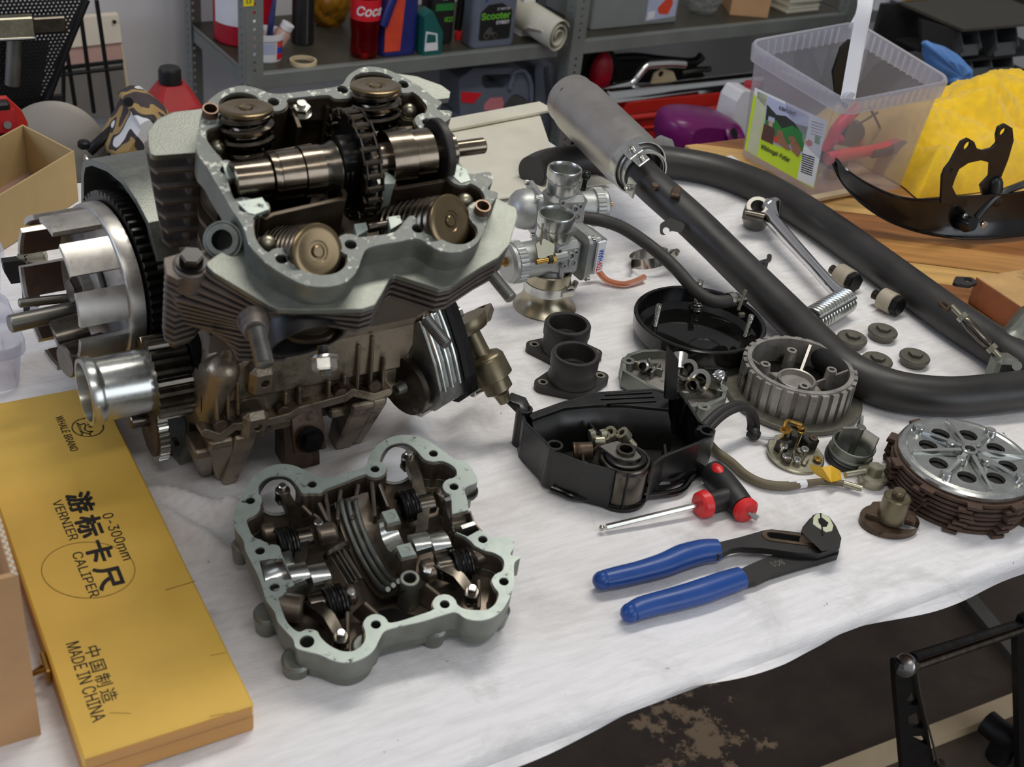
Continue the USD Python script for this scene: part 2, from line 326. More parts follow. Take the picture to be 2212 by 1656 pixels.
M('foot_alloy', (176, 176, 176), 0.3, 0.95, 0.06, 40)
def _glass(name, col, rough, tw, ior=1.45, alpha=1.0):
    MDEF[name] = lambda path: usdkit.material(stage, path, {'p': ('principled_bsdf', {'base_color': lin(col), 'roughness': rough, 'transmission_weight': tw, 'ior': ior, 'alpha': alpha})}, [], 'p.BSDF')
def _pane(name, tint, veil, amount, gloss=0.12):       # thin clear plastic: mostly see-through, a milky veil and a sheen
    def b(path):
        return usdkit.material(stage, path, {'t': ('transparent_bsdf', {'color': tint}), 'd': ('diffuse_bsdf', {'color': veil}), 'tr': ('translucent_bsdf', {'color': veil}), 'g': ('glossy_bsdf', {'color': (1, 1, 1), 'roughness': 0.12}), 'lw': ('layer_weight', {'blend': 0.35}), 'fr': ('math', {'math_type': 'multiply', 'value2': 0.3}),
            'a': ('mix_closure', {'fac': 0.45}), 'm1': ('mix_closure', {'fac': amount}), 'm2': ('mix_closure', {})},
            [('d.BSDF', 'a.closure1'), ('tr.BSDF', 'a.closure2'), ('t.BSDF', 'm1.closure1'), ('a.closure', 'm1.closure2'), ('m1.closure', 'm2.closure1'), ('g.BSDF', 'm2.closure2'), ('lw.facing', 'fr.value1'), ('fr.value', 'm2.fac')], 'm2.closure')
    MDEF[name] = b
_pane('clear_plastic', (0.9, 0.9, 0.93), (0.60, 0.60, 0.70), 0.34)
_pane('clear_rim', (0.86, 0.87, 0.9), (0.72, 0.73, 0.8), 0.5)
_pane('bag_clear', (0.8, 0.82, 0.82), (0.5, 0.52, 0.5), 0.35)
_glass('cola', (150, 10, 20), 0.08, 0.85, 1.34)
def _cloth(path):
    # white fleece dust sheet: fine weave streaks along the bench, grey and brown oil stains
    N = {'g': ('geometry', {}), 'm': ('mapping', {'scale': (1.0, 7.0, 3.0), 'rotation': (0, 0, -0.1)}), 's': ('noise_texture', {'scale': 26.0, 'detail': 7.0, 'roughness': 0.65}), 'sr': ('rgb_ramp', {'ramp': [(0.25, lin((222, 221, 222))), (0.6, lin((240, 238, 240)))]}),
         'n1': ('noise_texture', {'scale': 7.0, 'detail': 9.0, 'roughness': 0.7, 'distortion': 0.6}), 'd1': ('map_range', {'from_min': 0.5, 'from_max': 0.74, 'to_max': 0.55, 'clamp': True}), 'x1': ('mix', {'color2': lin((142, 140, 134))}),
         'n2': ('noise_texture', {'scale': 3.1, 'detail': 10.0, 'roughness': 0.72, 'distortion': 0.9}), 'd2': ('map_range', {'from_min': 0.55, 'from_max': 0.74, 'to_max': 0.45, 'clamp': True}), 'x2': ('mix', {'color2': lin((176, 158, 134))}),
         'v': ('noise_texture', {'scale': 130.0, 'detail': 4.0}), 'd3': ('map_range', {'from_min': 0.74, 'from_max': 0.78, 'to_max': 0.7, 'clamp': True}), 'x3': ('mix', {'color2': lin((70, 60, 50))}),
         'wm': ('mapping', {'scale': (40.0, 420.0, 60.0), 'rotation': (0, 0, -0.1)}), 'w': ('noise_texture', {'scale': 3.0, 'detail': 4.0}), 'b': ('bump', {'strength': 0.35, 'distance': 0.0012}),
         'p': ('principled_bsdf', {'roughness': 0.95, 'sheen_weight': 0.15})}
    K = [('g.position', 'm.vector'), ('m.vector', 's.vector'), ('s.fac', 'sr.fac'), ('g.position', 'n1.vector'), ('n1.fac', 'd1.value'), ('sr.color', 'x1.color1'), ('d1.result', 'x1.fac'), ('g.position', 'n2.vector'), ('n2.fac', 'd2.value'),
         ('x1.color', 'x2.color1'), ('d2.result', 'x2.fac'), ('g.position', 'v.vector'), ('v.fac', 'd3.value'), ('d3.result', 'x3.fac'), ('x2.color', 'x3.color1'), ('x3.color', 'p.base_color'), ('g.position', 'wm.vector'), ('wm.vector', 'w.vector'), ('w.fac', 'b.height'), ('b.normal', 'p.normal')]
    return usdkit.material(stage, path, N, K, 'p.BSDF')
MDEF['fleece'] = _cloth
def _floor(path):
    N = {'g': ('geometry', {}), 'n': ('noise_texture', {'scale': 9.0, 'detail': 8.0, 'roughness': 0.65}), 'r': ('rgb_ramp', {'ramp': [(0.3, lin((66, 56, 47))), (0.7, lin((94, 81, 69)))]}),
         'n2': ('noise_texture', {'scale': 16.0, 'detail': 9.0, 'roughness': 0.7}), 'sx': ('separate_xyz', {}), 'a': ('math', {'math_type': 'subtract', 'value2': 1.08}), 'ab': ('math', {'math_type': 'absolute'}), 'k': ('map_range', {'from_min': 0.0, 'from_max': 0.34, 'to_min': 0.16, 'to_max': -0.25, 'clamp': True}),
         's': ('math', {'math_type': 'add'}), 't': ('map_range', {'from_min': 0.62, 'from_max': 0.66, 'to_max': 0.9, 'clamp': True}), 'x': ('mix', {'color2': lin((186, 158, 126))}), 'p': ('principled_bsdf', {'roughness': 0.6})}
    K = [('g.position', 'n.vector'), ('n.fac', 'r.fac'), ('g.position', 'n2.vector'), ('g.position', 'sx.vector'), ('sx.x', 'a.value1'), ('a.value', 'ab.value1'), ('ab.value', 'k.value'), ('n2.fac', 's.value1'), ('k.result', 's.value2'), ('s.value', 't.value'), ('t.result', 'x.fac'), ('r.color', 'x.color1'), ('x.color', 'p.base_color')]
    return usdkit.material(stage, path, N, K, 'p.BSDF')
MDEF['floor_paint'] = _floor
def _camo(path):
    N = {'g': ('geometry', {}), 'n': ('noise_texture', {'scale': 19.0, 'detail': 1.0, 'distortion': 0.5}), 'r': ('rgb_ramp', {'ramp': [(0.0, lin((70, 60, 62))), (0.44, lin((168, 138, 88))), (0.56, lin((60, 54, 56))), (0.62, lin((226, 226, 226)))], 'interpolate': False}), 'p': ('principled_bsdf', {'roughness': 0.8})}
    return usdkit.material(stage, path, N, [('g.position', 'n.vector'), ('n.fac', 'r.fac'), ('r.color', 'p.base_color')], 'p.BSDF')
MDEF['camo'] = _camo

# ================================================================== setting
def lbl(p, kind='structure'): stage.GetPrimAtPath(p).SetCustomDataByKey('kind', kind); return p
solo('floor', 'dark brown painted concrete floor with worn pale patches', 'floor', box((0.8, 0.6, -0.86), (7, 8, 0.02)), 'floor_paint', kind='structure')
SF = Fr((0.80, 2.325, 0.0), rotz(0.0592))                     # shelf frame: u along the wall, v to the wall, w up
SW = -0.223                                                    # height of the shelf deck in view
wl = SF.m(box((0.5, 0.43, 0.35), (7, 0.04, 2.4)))
solo('wall_back', 'off-white plastered garage wall behind the shelving', 'wall', wl, 'wall_white', kind='structure')
_b = thing('trim', 'pale wooden floor batten on the dark floor beside the stand', 'trim', G(2150, 1520, -0.85), kind='structure')
def floorstrip(a, b, w, h=0.012):
    A, B = G(*a, -0.85), G(*b, -0.85); d = B - A; L = np.linalg.norm(d); R = aim(d); return box((A + B) / 2 + [0, 0, h / 2], (w, L, h), rotz(math.atan2(d[1], d[0]) - math.pi / 2))
part(_b, 'batten', floorstrip((1750, 1700), (2260, 1500), 0.028, 0.02), 'wood_pale')
part(_b, 'batten', floorstrip((2085, 1300), (2300, 1560), 0.03, 0.02), 'steel_dull')

# ------------------------------------------------------------------ workbench and its dust sheets
wb = thing('workbench', 'long workbench with plank top, mostly under the white dust sheet', 'workbench', (0.9, 1.0, -0.85))
part(wb, 'tabletop', box((0.98, 0.94, -0.024), (2.4, 0.81, 0.024)), 'wood_mid'); part(wb, 'rear_leaf', box((0.35, 1.405, -0.024), (1.16, 0.11, 0.024)), 'wood_mid')
for x in (-0.1, 2.05):
    for y in (0.69, 1.28): part(wb, 'leg', box((x, y, -0.443), (0.07, 0.07, 0.81), bev=0.004), 'wood_mid')
part(wb, 'apron', box((0.7, 0.64, -0.076), (1.5, 0.025, 0.08)), 'wood_mid')
_reg = poly([(1.155, 0.70), (2.1, 0.70), (2.1, 1.345), (1.12, 1.345)])
_wm = ['wood_light', 'wood_mid', 'wood_light', 'wood_dark', 'wood_light', 'wood_mid', 'wood_dark', 'wood_light', 'wood_mid', 'wood_light', 'wood_dark', 'wood_light', 'wood_mid']
_a = math.radians(-33); PF = Fr((1.19, 1.10, 0), rotz(_a)); _w = [0.05, 0.07, 0.045, 0.075, 0.05, 0.06, 0.07, 0.05, 0.06, 0.07, 0.05, 0.06, 0.06]
_v = -0.42
for i, w in enumerate(_w):
    q = Polygon([PF((u, v, 0))[:2] for u, v in ((-1.2, _v + 0.0006), (1.6, _v + 0.0006), (1.6, _v + w - 0.0006), (-1.2, _v + w - 0.0006))]).intersection(_reg); _v += w
    if q.area > 1e-4: part(wb, 'plank', extr(q, -0.0095, -0.0015 + 0.0006 * (i % 2)), _wm[i])

def cloth_height(x, y):
    p = np.stack([x * 9, y * 9, 0 * x], -1); z = (meshkit.fbm(p, 3, 3) - 0.5) * 0.004
    def fold(x0, y0, ang, L, w, h):
        c, s = math.cos(ang), math.sin(ang); u = (x - x0) * c + (y - y0) * s; v = -(x - x0) * s + (y - y0) * c + 0.006 * np.sin(u * 40)
        return 1.7 * h * np.exp(-(v / w) ** 2) * np.exp(-(u / L) ** 4)
    for a in ((0.232, 0.80, 2.5, 0.06, 0.010, 0.010), (0.215, 0.775, 2.2, 0.05, 0.008, 0.008), (0.27, 0.785, 0.6, 0.05, 0.012, 0.006), (0.40, 0.80, 0.3, 0.05, 0.02, 0.012), (0.46, 0.86, 1.0, 0.07, 0.016, 0.008), (0.53, 0.85, 0.7, 0.08, 0.014, 0.006), (0.50, 0.78, 0.2, 0.1, 0.02, 0.004),
              (0.10, 1.07, 0.1, 0.2, 0.012, 0.006), (0.16, 1.12, 0.0, 0.15, 0.014, 0.005)): z = z + fold(*a)
    return z - 0.0005
_hem = np.array([YP(px, py, 0.474) for px, py in ((1080, 1665), (1300, 1582), (1420, 1528), (1500, 1487), (1600, 1460), (1700, 1432), (1780, 1402), (1850, 1368), (2000, 1322), (2100, 1290), (2212, 1252))])
_hx = np.concatenate([[-0.3], _hem[:, 0], [1.3]]); _hz = np.concatenate([[_hem[0, 2]], _hem[:, 2], [_hem[-1, 2]]])
xs = np.linspace(-0.22, 1.165, 232); ys = np.linspace(0.492, 1.50, 168)
X, Y = np.meshgrid(xs, ys, indexing='ij')
for i in range(len(xs)):
    yb = 1.455 if xs[i] < 0.93 else (1.34 if xs[i] < 1.10 else 1.30); Y[i] = np.linspace(0.492, yb + 0.008 * math.sin(xs[i] * 37), len(ys))
Z = cloth_height(X, Y); drop = -np.interp(xs, _hx, _hz)
rows = []
for s in (1.0, 0.8, 0.6, 0.4, 0.2, 0.06, 0.0):
    z = -0.010 - (drop - 0.010) * s; rows.append(np.stack([xs, 0.476 + 0.004 * np.sin(xs * 31) * s + 0.003 * (1 - s), z], -1))
rows.append(np.stack([xs, np.full_like(xs, 0.4815), np.full_like(xs, -0.0035)], -1)); rows.append(np.stack([xs, np.full_like(xs, 0.486), np.full_like(xs, -0.001)], -1))
V = np.concatenate([np.stack(rows, 1), np.stack([X, Y, Z], -1)], 1)
top = quads(V.reshape(-1, 3), V.shape[0], V.shape[1]); solo('dust_sheet', 'white fleece dust sheet with grey stains spread over the bench under the engine parts', 'dust sheet', top, 'fleece', smooth=True)
# stiffer rear sheet with a folded edge
q = [G(*p, 0.004) for p in ((930, 300), (960, 272), (1160, 234), (1192, 330), (1262, 395))]
rear = poly([(0.42, 1.25), (0.42, 1.49), tuple(q[1][:2]), tuple(q[2][:2]), tuple(q[3][:2]), (0.93, 1.25)])
rs = thing('canvas_sheet', 'pale canvas sheet with a folded corner at the back of the bench', 'dust sheet', (0.7, 1.4, 0))
part(rs, 'sheet', extr(rear, 0.0045, 0.0065), 'paper_roll')
part(rs, 'folded_edge', box((q[1] + q[2]) / 2 + [-0.01, -0.016, 0.007], (0.205, 0.032, 0.007), rotz(math.atan2(*(q[2] - q[1])[[1, 0]])), 0.002), 'paper_roll')

# ------------------------------------------------------------------ shelving
sh = thing('shelving_unit', 'grey steel shelving with punched angle posts along the back wall', 'shelf', SF((0, 0, -0.85)))
def post(u, v, sx, sy, w=0.036):
    z0, z1 = -0.85, 0.35; hs = []
    n = int((z1 - z0) / 0.0165)
    for k in range(n): hs.append(Point(w * 0.5, z0 + 0.01 + 0.0165 * k).buffer(0.0034, quad_segs=2))
    fl = sbox(0, z0, w, z1).difference(unary_union(hs)); ms = []
    for R in (np.array([[sx, 0, 0], [0, 0, -1], [0, 1, 0.]]), np.array([[0, 0, 1], [sy, 0, 0], [0, 1, 0.]])):
        m = extr(fl, -0.001, 0.001); m.vertices = m.vertices @ R.T + np.array([u, v, 0]); ms.append(SF.m(m))
    part(sh, 'post', cat(*ms), 'shelf_grey', smooth=False)
for u in (0.0, 0.79, 1.685): post(u, 0.0, 1, 1)
post(0.0, 0.335, 1, -1); post(0.755, 0.335, 1, -1)
for u0, u1 in ((0.004, 0.752), (0.794, 1.68), (1.69, 2.8)):
    part(sh, 'shelf', cat(SF.m(box(((u0 + u1) / 2, 0.17, SW - 0.001), (u1 - u0, 0.335, 0.002)))), 'shelf_deck')
    part(sh, 'shelf_lip', cat(SF.m(box(((u0 + u1) / 2, 0.001, SW - 0.015), (u1 - u0, 0.003, 0.03), bev=0.001)), SF.m(box(((u0 + u1) / 2, 0.008, SW), (u1 - u0, 0.016, 0.003), bev=0.001))), 'shelf_grey')
part(sh, 'side_rail', SF.m(box((0.006, 0.17, SW - 0.012), (0.004, 0.34, 0.034))), 'shelf_grey')
part(sh, 'bolt', SF.m(cyl((-0.001, -0.004, SW - 0.02), (-0.001, -0.010, SW - 0.02), 0.006)), 'bright_steel')
part(sh, 'lower_shelf', SF.m(box((1.2, 0.17, -0.60), (3.2, 0.335, 0.03))), 'shelf_grey')

# ================================================================== engine
HF = Fr([0.33306277, 0.76060287, 0.31021155], [[0.9991, 0.0061, -0.0413], [-0.0213, 0.9258, -0.3773], [0.036, 0.3779, 0.9252]])
Q1 = lambda x, y: (280 + x / 2.587, 120 + y / 2.587)
Q2 = lambda x, y: (x / 2.179, 300 + y / 2.179)
Q5 = lambda x, y: (380 + x / 2.91, 640 + y / 2.91)
def hp(pts, z=0.0, Q=Q1, F=None): return [tuple((F or HF).hit(*Q(*p), z)[:2]) for p in pts]
def h3(x, y, z=0.0): return HF(HF.hit(*Q1(x, y), z))
EN = thing('engine', 'dismantled single-cylinder motorcycle engine with open cylinder head, finned cylinder and bare clutch basket', 'engine', (0.33, 0.88, 0))
XE = HF.R[:, 0]; YE = HF.R[:, 1]; ZE = HF.R[:, 2]

OUT = rnd(soft(hp([(372, 500), (385, 400), (405, 310), (440, 255), (500, 205), (570, 178), (640, 168), (720, 185), (780, 208), (850, 213), (1000, 195), (1140, 176), (1190, 158), (1222, 112), (1280, 74), (1350, 62), (1430, 75), (1500, 105), (1560, 135), (1640, 185), (1700, 235), (1745, 262), (1715, 300), (1795, 310), (1790, 350), (1735, 400),
    (1760, 470), (1840, 590), (1900, 660), (2010, 650), (2030, 700), (2000, 745), (2060, 770), (2020, 830), (2000, 880), (1985, 960), (1945, 1040), (1880, 1085), (1800, 1100), (1720, 1085), (1660, 1045), (1600, 1022), (1500, 1040), (1400, 1056), (1325, 1080), (1297, 1130), (1275, 1190), (1235, 1245), (1170, 1280), (1080, 1292), (980, 1280), (890, 1240), (800, 1185), (720, 1115), (665, 1050), (640, 970), (600, 900), (570, 860), (520, 770), (470, 690), (425, 610), (385, 560)])), 0.0012)
INN = soft(hp([(497, 300), (500, 258), (540, 222), (600, 205), (660, 210), (710, 230), (745, 272), (790, 293), (870, 290), (880, 247), (920, 236), (1030, 225), (1110, 220), (1150, 240), (1215, 235), (1240, 205), (1230, 160), (1260, 112), (1320, 92), (1400, 94), (1470, 122), (1495, 165), (1515, 192), (1575, 200), (1620, 230), (1660, 280), (1655, 318), (1622, 345), (1612, 380), (1650, 405), (1690, 420),
    (1720, 500), (1760, 590), (1750, 600), (1790, 680), (1860, 720), (1900, 712), (1960, 745), (1985, 800), (1940, 828), (1905, 850), (1895, 900), (1940, 960), (1940, 1010), (1880, 1050), (1800, 1050), (1720, 1012), (1690, 985), (1640, 1000), (1570, 995), (1555, 940), (1600, 905), (1560, 900), (1480, 985), (1330, 1010), (1275, 1015), (1190, 1012), (1182, 1060), (1215, 1110), (1210, 1170), (1150, 1215), (1060, 1225), (970, 1200), (915, 1160), (915, 1100), (860, 1080), (780, 1100), (730, 1062), (700, 1010), (690, 950), (695, 900), (720, 870), (775, 862), (760, 815), (600, 815), (545, 690), (525, 655), (660, 640), (640, 605), (540, 598), (500, 560), (450, 500), (425, 450), (440, 410), (510, 390), (530, 350), (500, 330)]))
INN = INN.buffer(0) if INN.geom_type == 'Polygon' else max(INN.geoms, key=lambda g: g.area)
HOLES = [(450, 330), (805, 258), (1190, 190), (1530, 160), (1665, 372), (1845, 670), (1965, 870), (1610, 965), (1235, 1055), (850, 1135), (645, 850), (540, 640)]
hc = [HF.hit(*Q1(*p)) for p in HOLES]
hol = unary_union([circ(c[0], c[1], 0.0052 if i in (0, 6) else 0.0042, 16) for i, c in enumerate(hc)])
bos = unary_union([circ(c[0], c[1], 0.0095, 16) for c in hc])
face = OUT.difference(INN).union(bos.intersection(OUT)).difference(hol)
INN2 = INN.difference(bos)
part(EN, 'head_casting', extr(OUT.difference(INN2).difference(hol), -0.024, -0.0012, HF), 'cast_alloy')
part(EN, 'gasket_face', extr(face, -0.0012, 0.0, HF), 'gasket_face', 'grey gasket face with scraps of old gasket')
part(EN, 'rocker_box', cat(extr(INN2.buffer(0.0006).difference(INN2.buffer(-0.0010)), -0.064, -0.002, HF), extr(OUT.buffer(-0.004), -0.068, -0.064, HF), extr(hol.buffer(0.0002), -0.03, -0.022, HF)), 'oily_alloy', 'oil-stained rocker box')
for i in (0, 6):
    part(EN, 'dowel', HF.m(ring((hc[i][0], hc[i][1], -0.006), (0, 0, 1), 0.0046, 0.0056, 0.012, 20)), 'copper_dowel')
# machined lands beside the cam journals
for ps in (((520, 610), (610, 600), (660, 625), (650, 655), (600, 690), (545, 690)), ((600, 820), (740, 795), (780, 860), (700, 890), (660, 880)), ((1740, 600), (1800, 595), (1880, 640), (1905, 700), (1850, 715), (1790, 660)), ((1370, 670), (1430, 650), (1490, 690), (1480, 720), (1390, 720))):
    part(EN, 'journal_land', extr(poly(hp(ps)), -0.03, 0.0006, HF), 'cover_face')
# cast walls around the cam bays
def wall(pts, h0, h1, t=0.003, m='oily_alloy'):
    L = LineString([HF.hit(*Q1(*p), h1)[:2] for p in pts]).buffer(t / 2, cap_style=2); part(EN, 'cam_bay_wall', extr(L, h0, h1, HF), m)
wall([(700, 880), (760, 905), (800, 885), (1170, 800), (1200, 800), (1205, 770), (1180, 730)], -0.064, -0.004)
wall([(640, 640), (640, 590), (690, 560), (1010, 500), (1040, 510), (1050, 530)], -0.064, -0.004)
wall([(1480, 690), (1485, 740), (1530, 735), (1790, 690), (1800, 660)], -0.064, -0.004)
wall([(1340, 440), (1500, 410), (1700, 385)], -0.064, -0.006)
wall([(870, 250), (900, 260), (950, 400)], -0.064, -0.008); wall([(1090, 225), (1110, 290)], -0.05, -0.008)

# camshaft along the head's x axis
CAM = part(EN, 'camshaft', HF.m(lathe([(0, -0.0815), (0.0125, -0.0815), (0.0135, -0.0805), (0.0135, -0.056), (0.012, -0.055), (0.012, -0.052), (0.0118, 0.02), (0.0125, 0.021), (0.0125, 0.075), (0.0130, 0.083), (0.006, 0.083), (0.006, 0.1085), (0.0052, 0.1095), (0, 0.1095)], d=(1, 0, 0), n=36)), 'cam_steel', 'polished camshaft')
def lobe(x0, x1, rb, nose, ang, m='cam_steel'):
    p = hull(np.array([(rb * math.cos(t), rb * math.sin(t), z) for t in np.linspace(0, 2 * math.pi, 40) for z in (0, 1)]), np.array([(nose * math.cos(ang) + rb * 0.45 * math.cos(t), nose * math.sin(ang) + rb * 0.45 * math.sin(t), z) for t in np.linspace(0, 2 * math.pi, 16) for z in (0, 1)]))
    v = p.vertices; p = trimesh.Trimesh(np.stack([x0 + (x1 - x0) * v[:, 2], v[:, 0], v[:, 1]], 1), p.faces); part(CAM, 'cam_lobe', HF.m(p), m)
lobe(-0.050, -0.034, 0.0165, 0.010, -2.2); lobe(-0.033, -0.019, 0.0175, 0.010, 2.2); lobe(0.030, 0.048, 0.0205, 0.010, -2.0); lobe(0.049, 0.064, 0.0185, 0.010, 2.4)
part(CAM, 'collar', HF.m(lathe([(0.0115, -0.055), (0.0165, -0.055), (0.0165, -0.0505), (0.0115, -0.0505)], d=(1, 0, 0), n=32)), 'cam_steel')
part(CAM, 'decompressor', HF.m(lathe([(0.011, -0.020), (0.0165, -0.020), (0.0165, -0.014), (0.0185, -0.0095), (0.0185, -0.008), (0.016, -0.0075), (0.016, -0.0065), (0.0185, -0.006), (0.0185, -0.0045), (0.016, -0.004), (0.016, -0.003), (0.0185, -0.0025), (0.0185, -0.001), (0.0125, 0.0), (0.0125, 0.006), (0.011, 0.006)], d=(1, 0, 0), n=36)), 'dark_steel')
part(CAM, 'oil_seal', HF.m(lathe([(0.0125, 0.069), (0.0235, 0.069), (0.0245, 0.070), (0.0245, 0.0745), (0.0235, 0.0755), (0.018, 0.0755), (0.0175, 0.0735), (0.0125, 0.0735)], d=(1, 0, 0), n=40)), 'rubber')
SX = 0.0065
part(EN, 'cam_sprocket', HF.m(cat(extr(gearpoly(0.0362, 26, 0.0032, 0.45, 0.012), -0.0015, 0.0015, Fr((SX, 0, 0), [[0, 0, 1], [1, 0, 0], [0, 1, 0]])), )), 'black_iron')
part(EN, 'sprocket_carrier', HF.m(cat(hull(cyl((SX - 0.014, 0.0, 0.008), (SX - 0.002, 0, 0.008), 0.016).vertices, cyl((SX - 0.014, -0.004, -0.02), (SX - 0.002, -0.004, -0.02), 0.014).vertices), cyl((SX - 0.018, 0, 0), (SX - 0.002, 0, 0), 0.0125))), 'black_iron')
CH_ = part(EN, 'cam_chain', HF.m(cat(*[tube([(SX + s * 0.0045, 0.0362, -0.005), (SX + s * 0.0045, 0.037, -0.03), (SX + s * 0.0045, 0.036, -0.062)], 0.002, 6) for s in (-1, 1)])), 'dark_steel', 'oily roller timing chain')
NL = 25
for k in range(22):
    a = math.radians(-68) + k * 2 * math.pi / NL; b = a + 2 * math.pi / NL * 0.92; R0 = 0.0368; ms = []
    A = np.array([0, R0 * math.cos(a), R0 * math.sin(a)]); B = np.array([0, R0 * math.cos(b), R0 * math.sin(b)]); w = 0.0062 if k % 2 else 0.0050
    d = (B - A) / np.linalg.norm(B - A); nrm = (A + B) / np.linalg.norm(A + B)
    for s in (-1, 1):
        c = (A + B) / 2; L = np.linalg.norm(B - A) + 0.0046
        ms.append(box(c + [SX + s * w, 0, 0], (0.0012, L, 0.0058), np.stack([[1, 0, 0], d, np.cross([1, 0, 0], d)], 1), 0.0011))
    ms.append(cyl(A + [SX - w - 0.0012, 0, 0], A + [SX + w + 0.0012, 0, 0], 0.0022, n=8)); ms.append(cyl(B + [SX - w, 0, 0], B + [SX + w, 0, 0], 0.0021, n=8))
    part(CH_, 'chain_link', HF.m(cat(*ms)), 'spring_steel')

# valve springs with bronze-coloured retainers
def valve(c, d, L, turns=6.0):
    d = np.array(d, float); d /= np.linalg.norm(d); b = c - d * (L + 0.004); n = 'valve_spring'
    s = part(EN, n, cat(helix(b, d, 0.0165, 0.0028, turns, L), helix(b, -d * -1.0, 0.0105, 0.0016, turns + 2, L * 0.97)), 'spring_steel')
    F = Fr(c - d * 0.004, aim(d)); lo = lathe([(0.0, 0.0), (0.0175, 0.0), (0.0188, 0.0012), (0.0188, 0.0032), (0.0172, 0.0042), (0.0145, 0.0042), (0.0120, 0.0037), (0.0075, 0.0036), (0.0070, 0.0030), (0.0052, 0.0030), (0.0050, 0.0022), (0.0042, 0.0022), (0.0040, 0.0036), (0.0034, 0.0042), (0, 0.0042)], n=40)
    part(s, 'retainer', F.m(lo), 'retainer_bronze', 'bronze-brown spring retainer with valve tip')
    part(s, 'valve_stem', cyl(b - d * 0.01, c, 0.0035), 'dark_steel')
FD = np.array([0.02, -0.90, 0.43]); BD = np.array([-0.02, 0.06, 1.0])
valve(h3(1055, 1095, 0.004), FD + [0.16, 0, 0], 0.052, 9.0); valve(h3(1798, 925, 0.004), FD + [0.30, 0, 0.04], 0.054, 9.0)
valve(h3(650, 285, 0.014), BD, 0.052, 6.2); valve(h3(1375, 162, 0.014), BD, 0.052, 6.2)
for p, z in (((492, 515), -0.014), ((770, 1052), -0.010), ((1872, 815), -0.008), ((1560, 310), -0.012)):
    c = h3(*p, z); n = part(EN, 'dome_nut', cat(sphere(c, 0.0062, 10), hexhead(c - ZE * 0.012, ZE, 0.0078, 0.009, (0.009, 0.0015))), 'zinc', 'domed cylinder stud nut')
for p in ((955, 310), (1160, 268)):
    c = h3(*p, -0.01); part(EN, 'tensioner_bolt', cat(hexhead(c, ZE, 0.0068, 0.006, (0.0085, 0.0018)), cyl(c, c + ZE * 0.0085, 0.0034)), 'bright_steel')
part(EN, 'tensioner_bracket', cat(extr(poly(hp([(900, 330), (1200, 280), (1210, 345), (960, 370)], -0.02)), -0.024, -0.0195, HF)), 'dark_steel')
for p in ((905, 280), (1100, 240)): a = h3(p[0], p[1], -0.006); part(EN, 'tensioner_rod', cyl(h3(p[0] + 50, p[1] + 55, -0.018), a, 0.0022), 'machined')
c0, c1 = h3(1330, 965, -0.016), h3(1480, 935, -0.016); part(EN, 'oil_jet', cyl(c0, c1, 0.0034, bev=0.0005), 'dark_steel'); 
for p in ((1290, 960), (1480, 920)): part(EN, 'oil_jet_boss', extr(poly(hp([(p[0] - 35, p[1] - 18), (p[0] + 30, p[1] - 28), (p[0] + 42, p[1] + 12), (p[0] - 20, p[1] + 50)], -0.01)), -0.05, -0.010, HF), 'cover_face')

# ---- cylinder head fins
def plate(pts, z, t, m='fin_alloy', r=0.004, Q=Q1, name='fin'):
    p = rnd(poly(hp(pts, z, Q)), r) if r else poly(hp(pts, z, Q)); return part(EN, name, extr(p, z - t, z, HF), m)
core = OUT.buffer(-0.008)
def fpoly(pts, r=0.003): return rnd(poly(pts).union(core).buffer(0), r)
front = hp([(420, 1165), (470, 1215), (780, 1400), (830, 1420), (1000, 1422), (1300, 1418), (1370, 1395), (1410, 1330), (1455, 1245), (1480, 1225), (1730, 1305), (1800, 1290), (1960, 1185), (2060, 1130), (2120, 1060), (2168, 900), (2160, 850), (2130, 840)], -0.02)
part(EN, 'top_fin', extr(rnd(poly(front + [(0.08, 0.0), (-0.06, -0.02)]).union(core), 0.003).difference(INN2), -0.024, -0.0195, HF), 'cast_alloy', 'flat pale front flank of the head')
part(EN, 'top_fin', extr(rnd(poly([(-0.1218, 0.0516), (-0.1207, 0.061), (-0.1175, 0.075), (-0.108, 0.085), (-0.095, 0.0903), (-0.06, 0.09), (-0.06, 0.046), (-0.118, 0.0508)]), 0.004), -0.0245, -0.0195, HF), 'cast_alloy')
part(EN, 'top_fin', extr(poly(hp([(1440, 100), (1500, 108), (1600, 122), (1740, 172), (1785, 205), (1780, 235), (1700, 245), (1500, 230)], -0.02)).buffer(0.001), -0.0245, -0.0195, HF), 'cast_alloy')
for k in range(1, 7):
    z = -0.0195 - 0.0163 * k; xl = -0.1212 + 0.0024 * max(0, k - 1); xr = -0.0866 + 0.0028 * (k - 1)
    part(EN, 'fin', extr(rnd(poly([(xl, 0.0575), (xl + 0.004, 0.0505), (xr + 0.03, 0.046), (xr + 0.03, 0.092), (xl + 0.02, 0.092), (xl + 0.003, 0.08)]), 0.002), z - 0.0032, z, HF), 'fin_alloy')
part(EN, 'cylinder_wall', extr(rnd(poly([(-0.0935, 0.0525), (-0.06, 0.0525), (-0.06, 0.09), (-0.095, 0.09)]), 0.004), -0.14, -0.0245, HF), 'fin_alloy')
part(EN, 'cylinder_wall', extr(poly([(-0.088, -0.06), (-0.084, 0.055), (0.085, 0.075), (0.095, -0.035), (0.06, -0.05), (-0.06, -0.05)]), -0.13, -0.070, HF), 'oily_alloy')
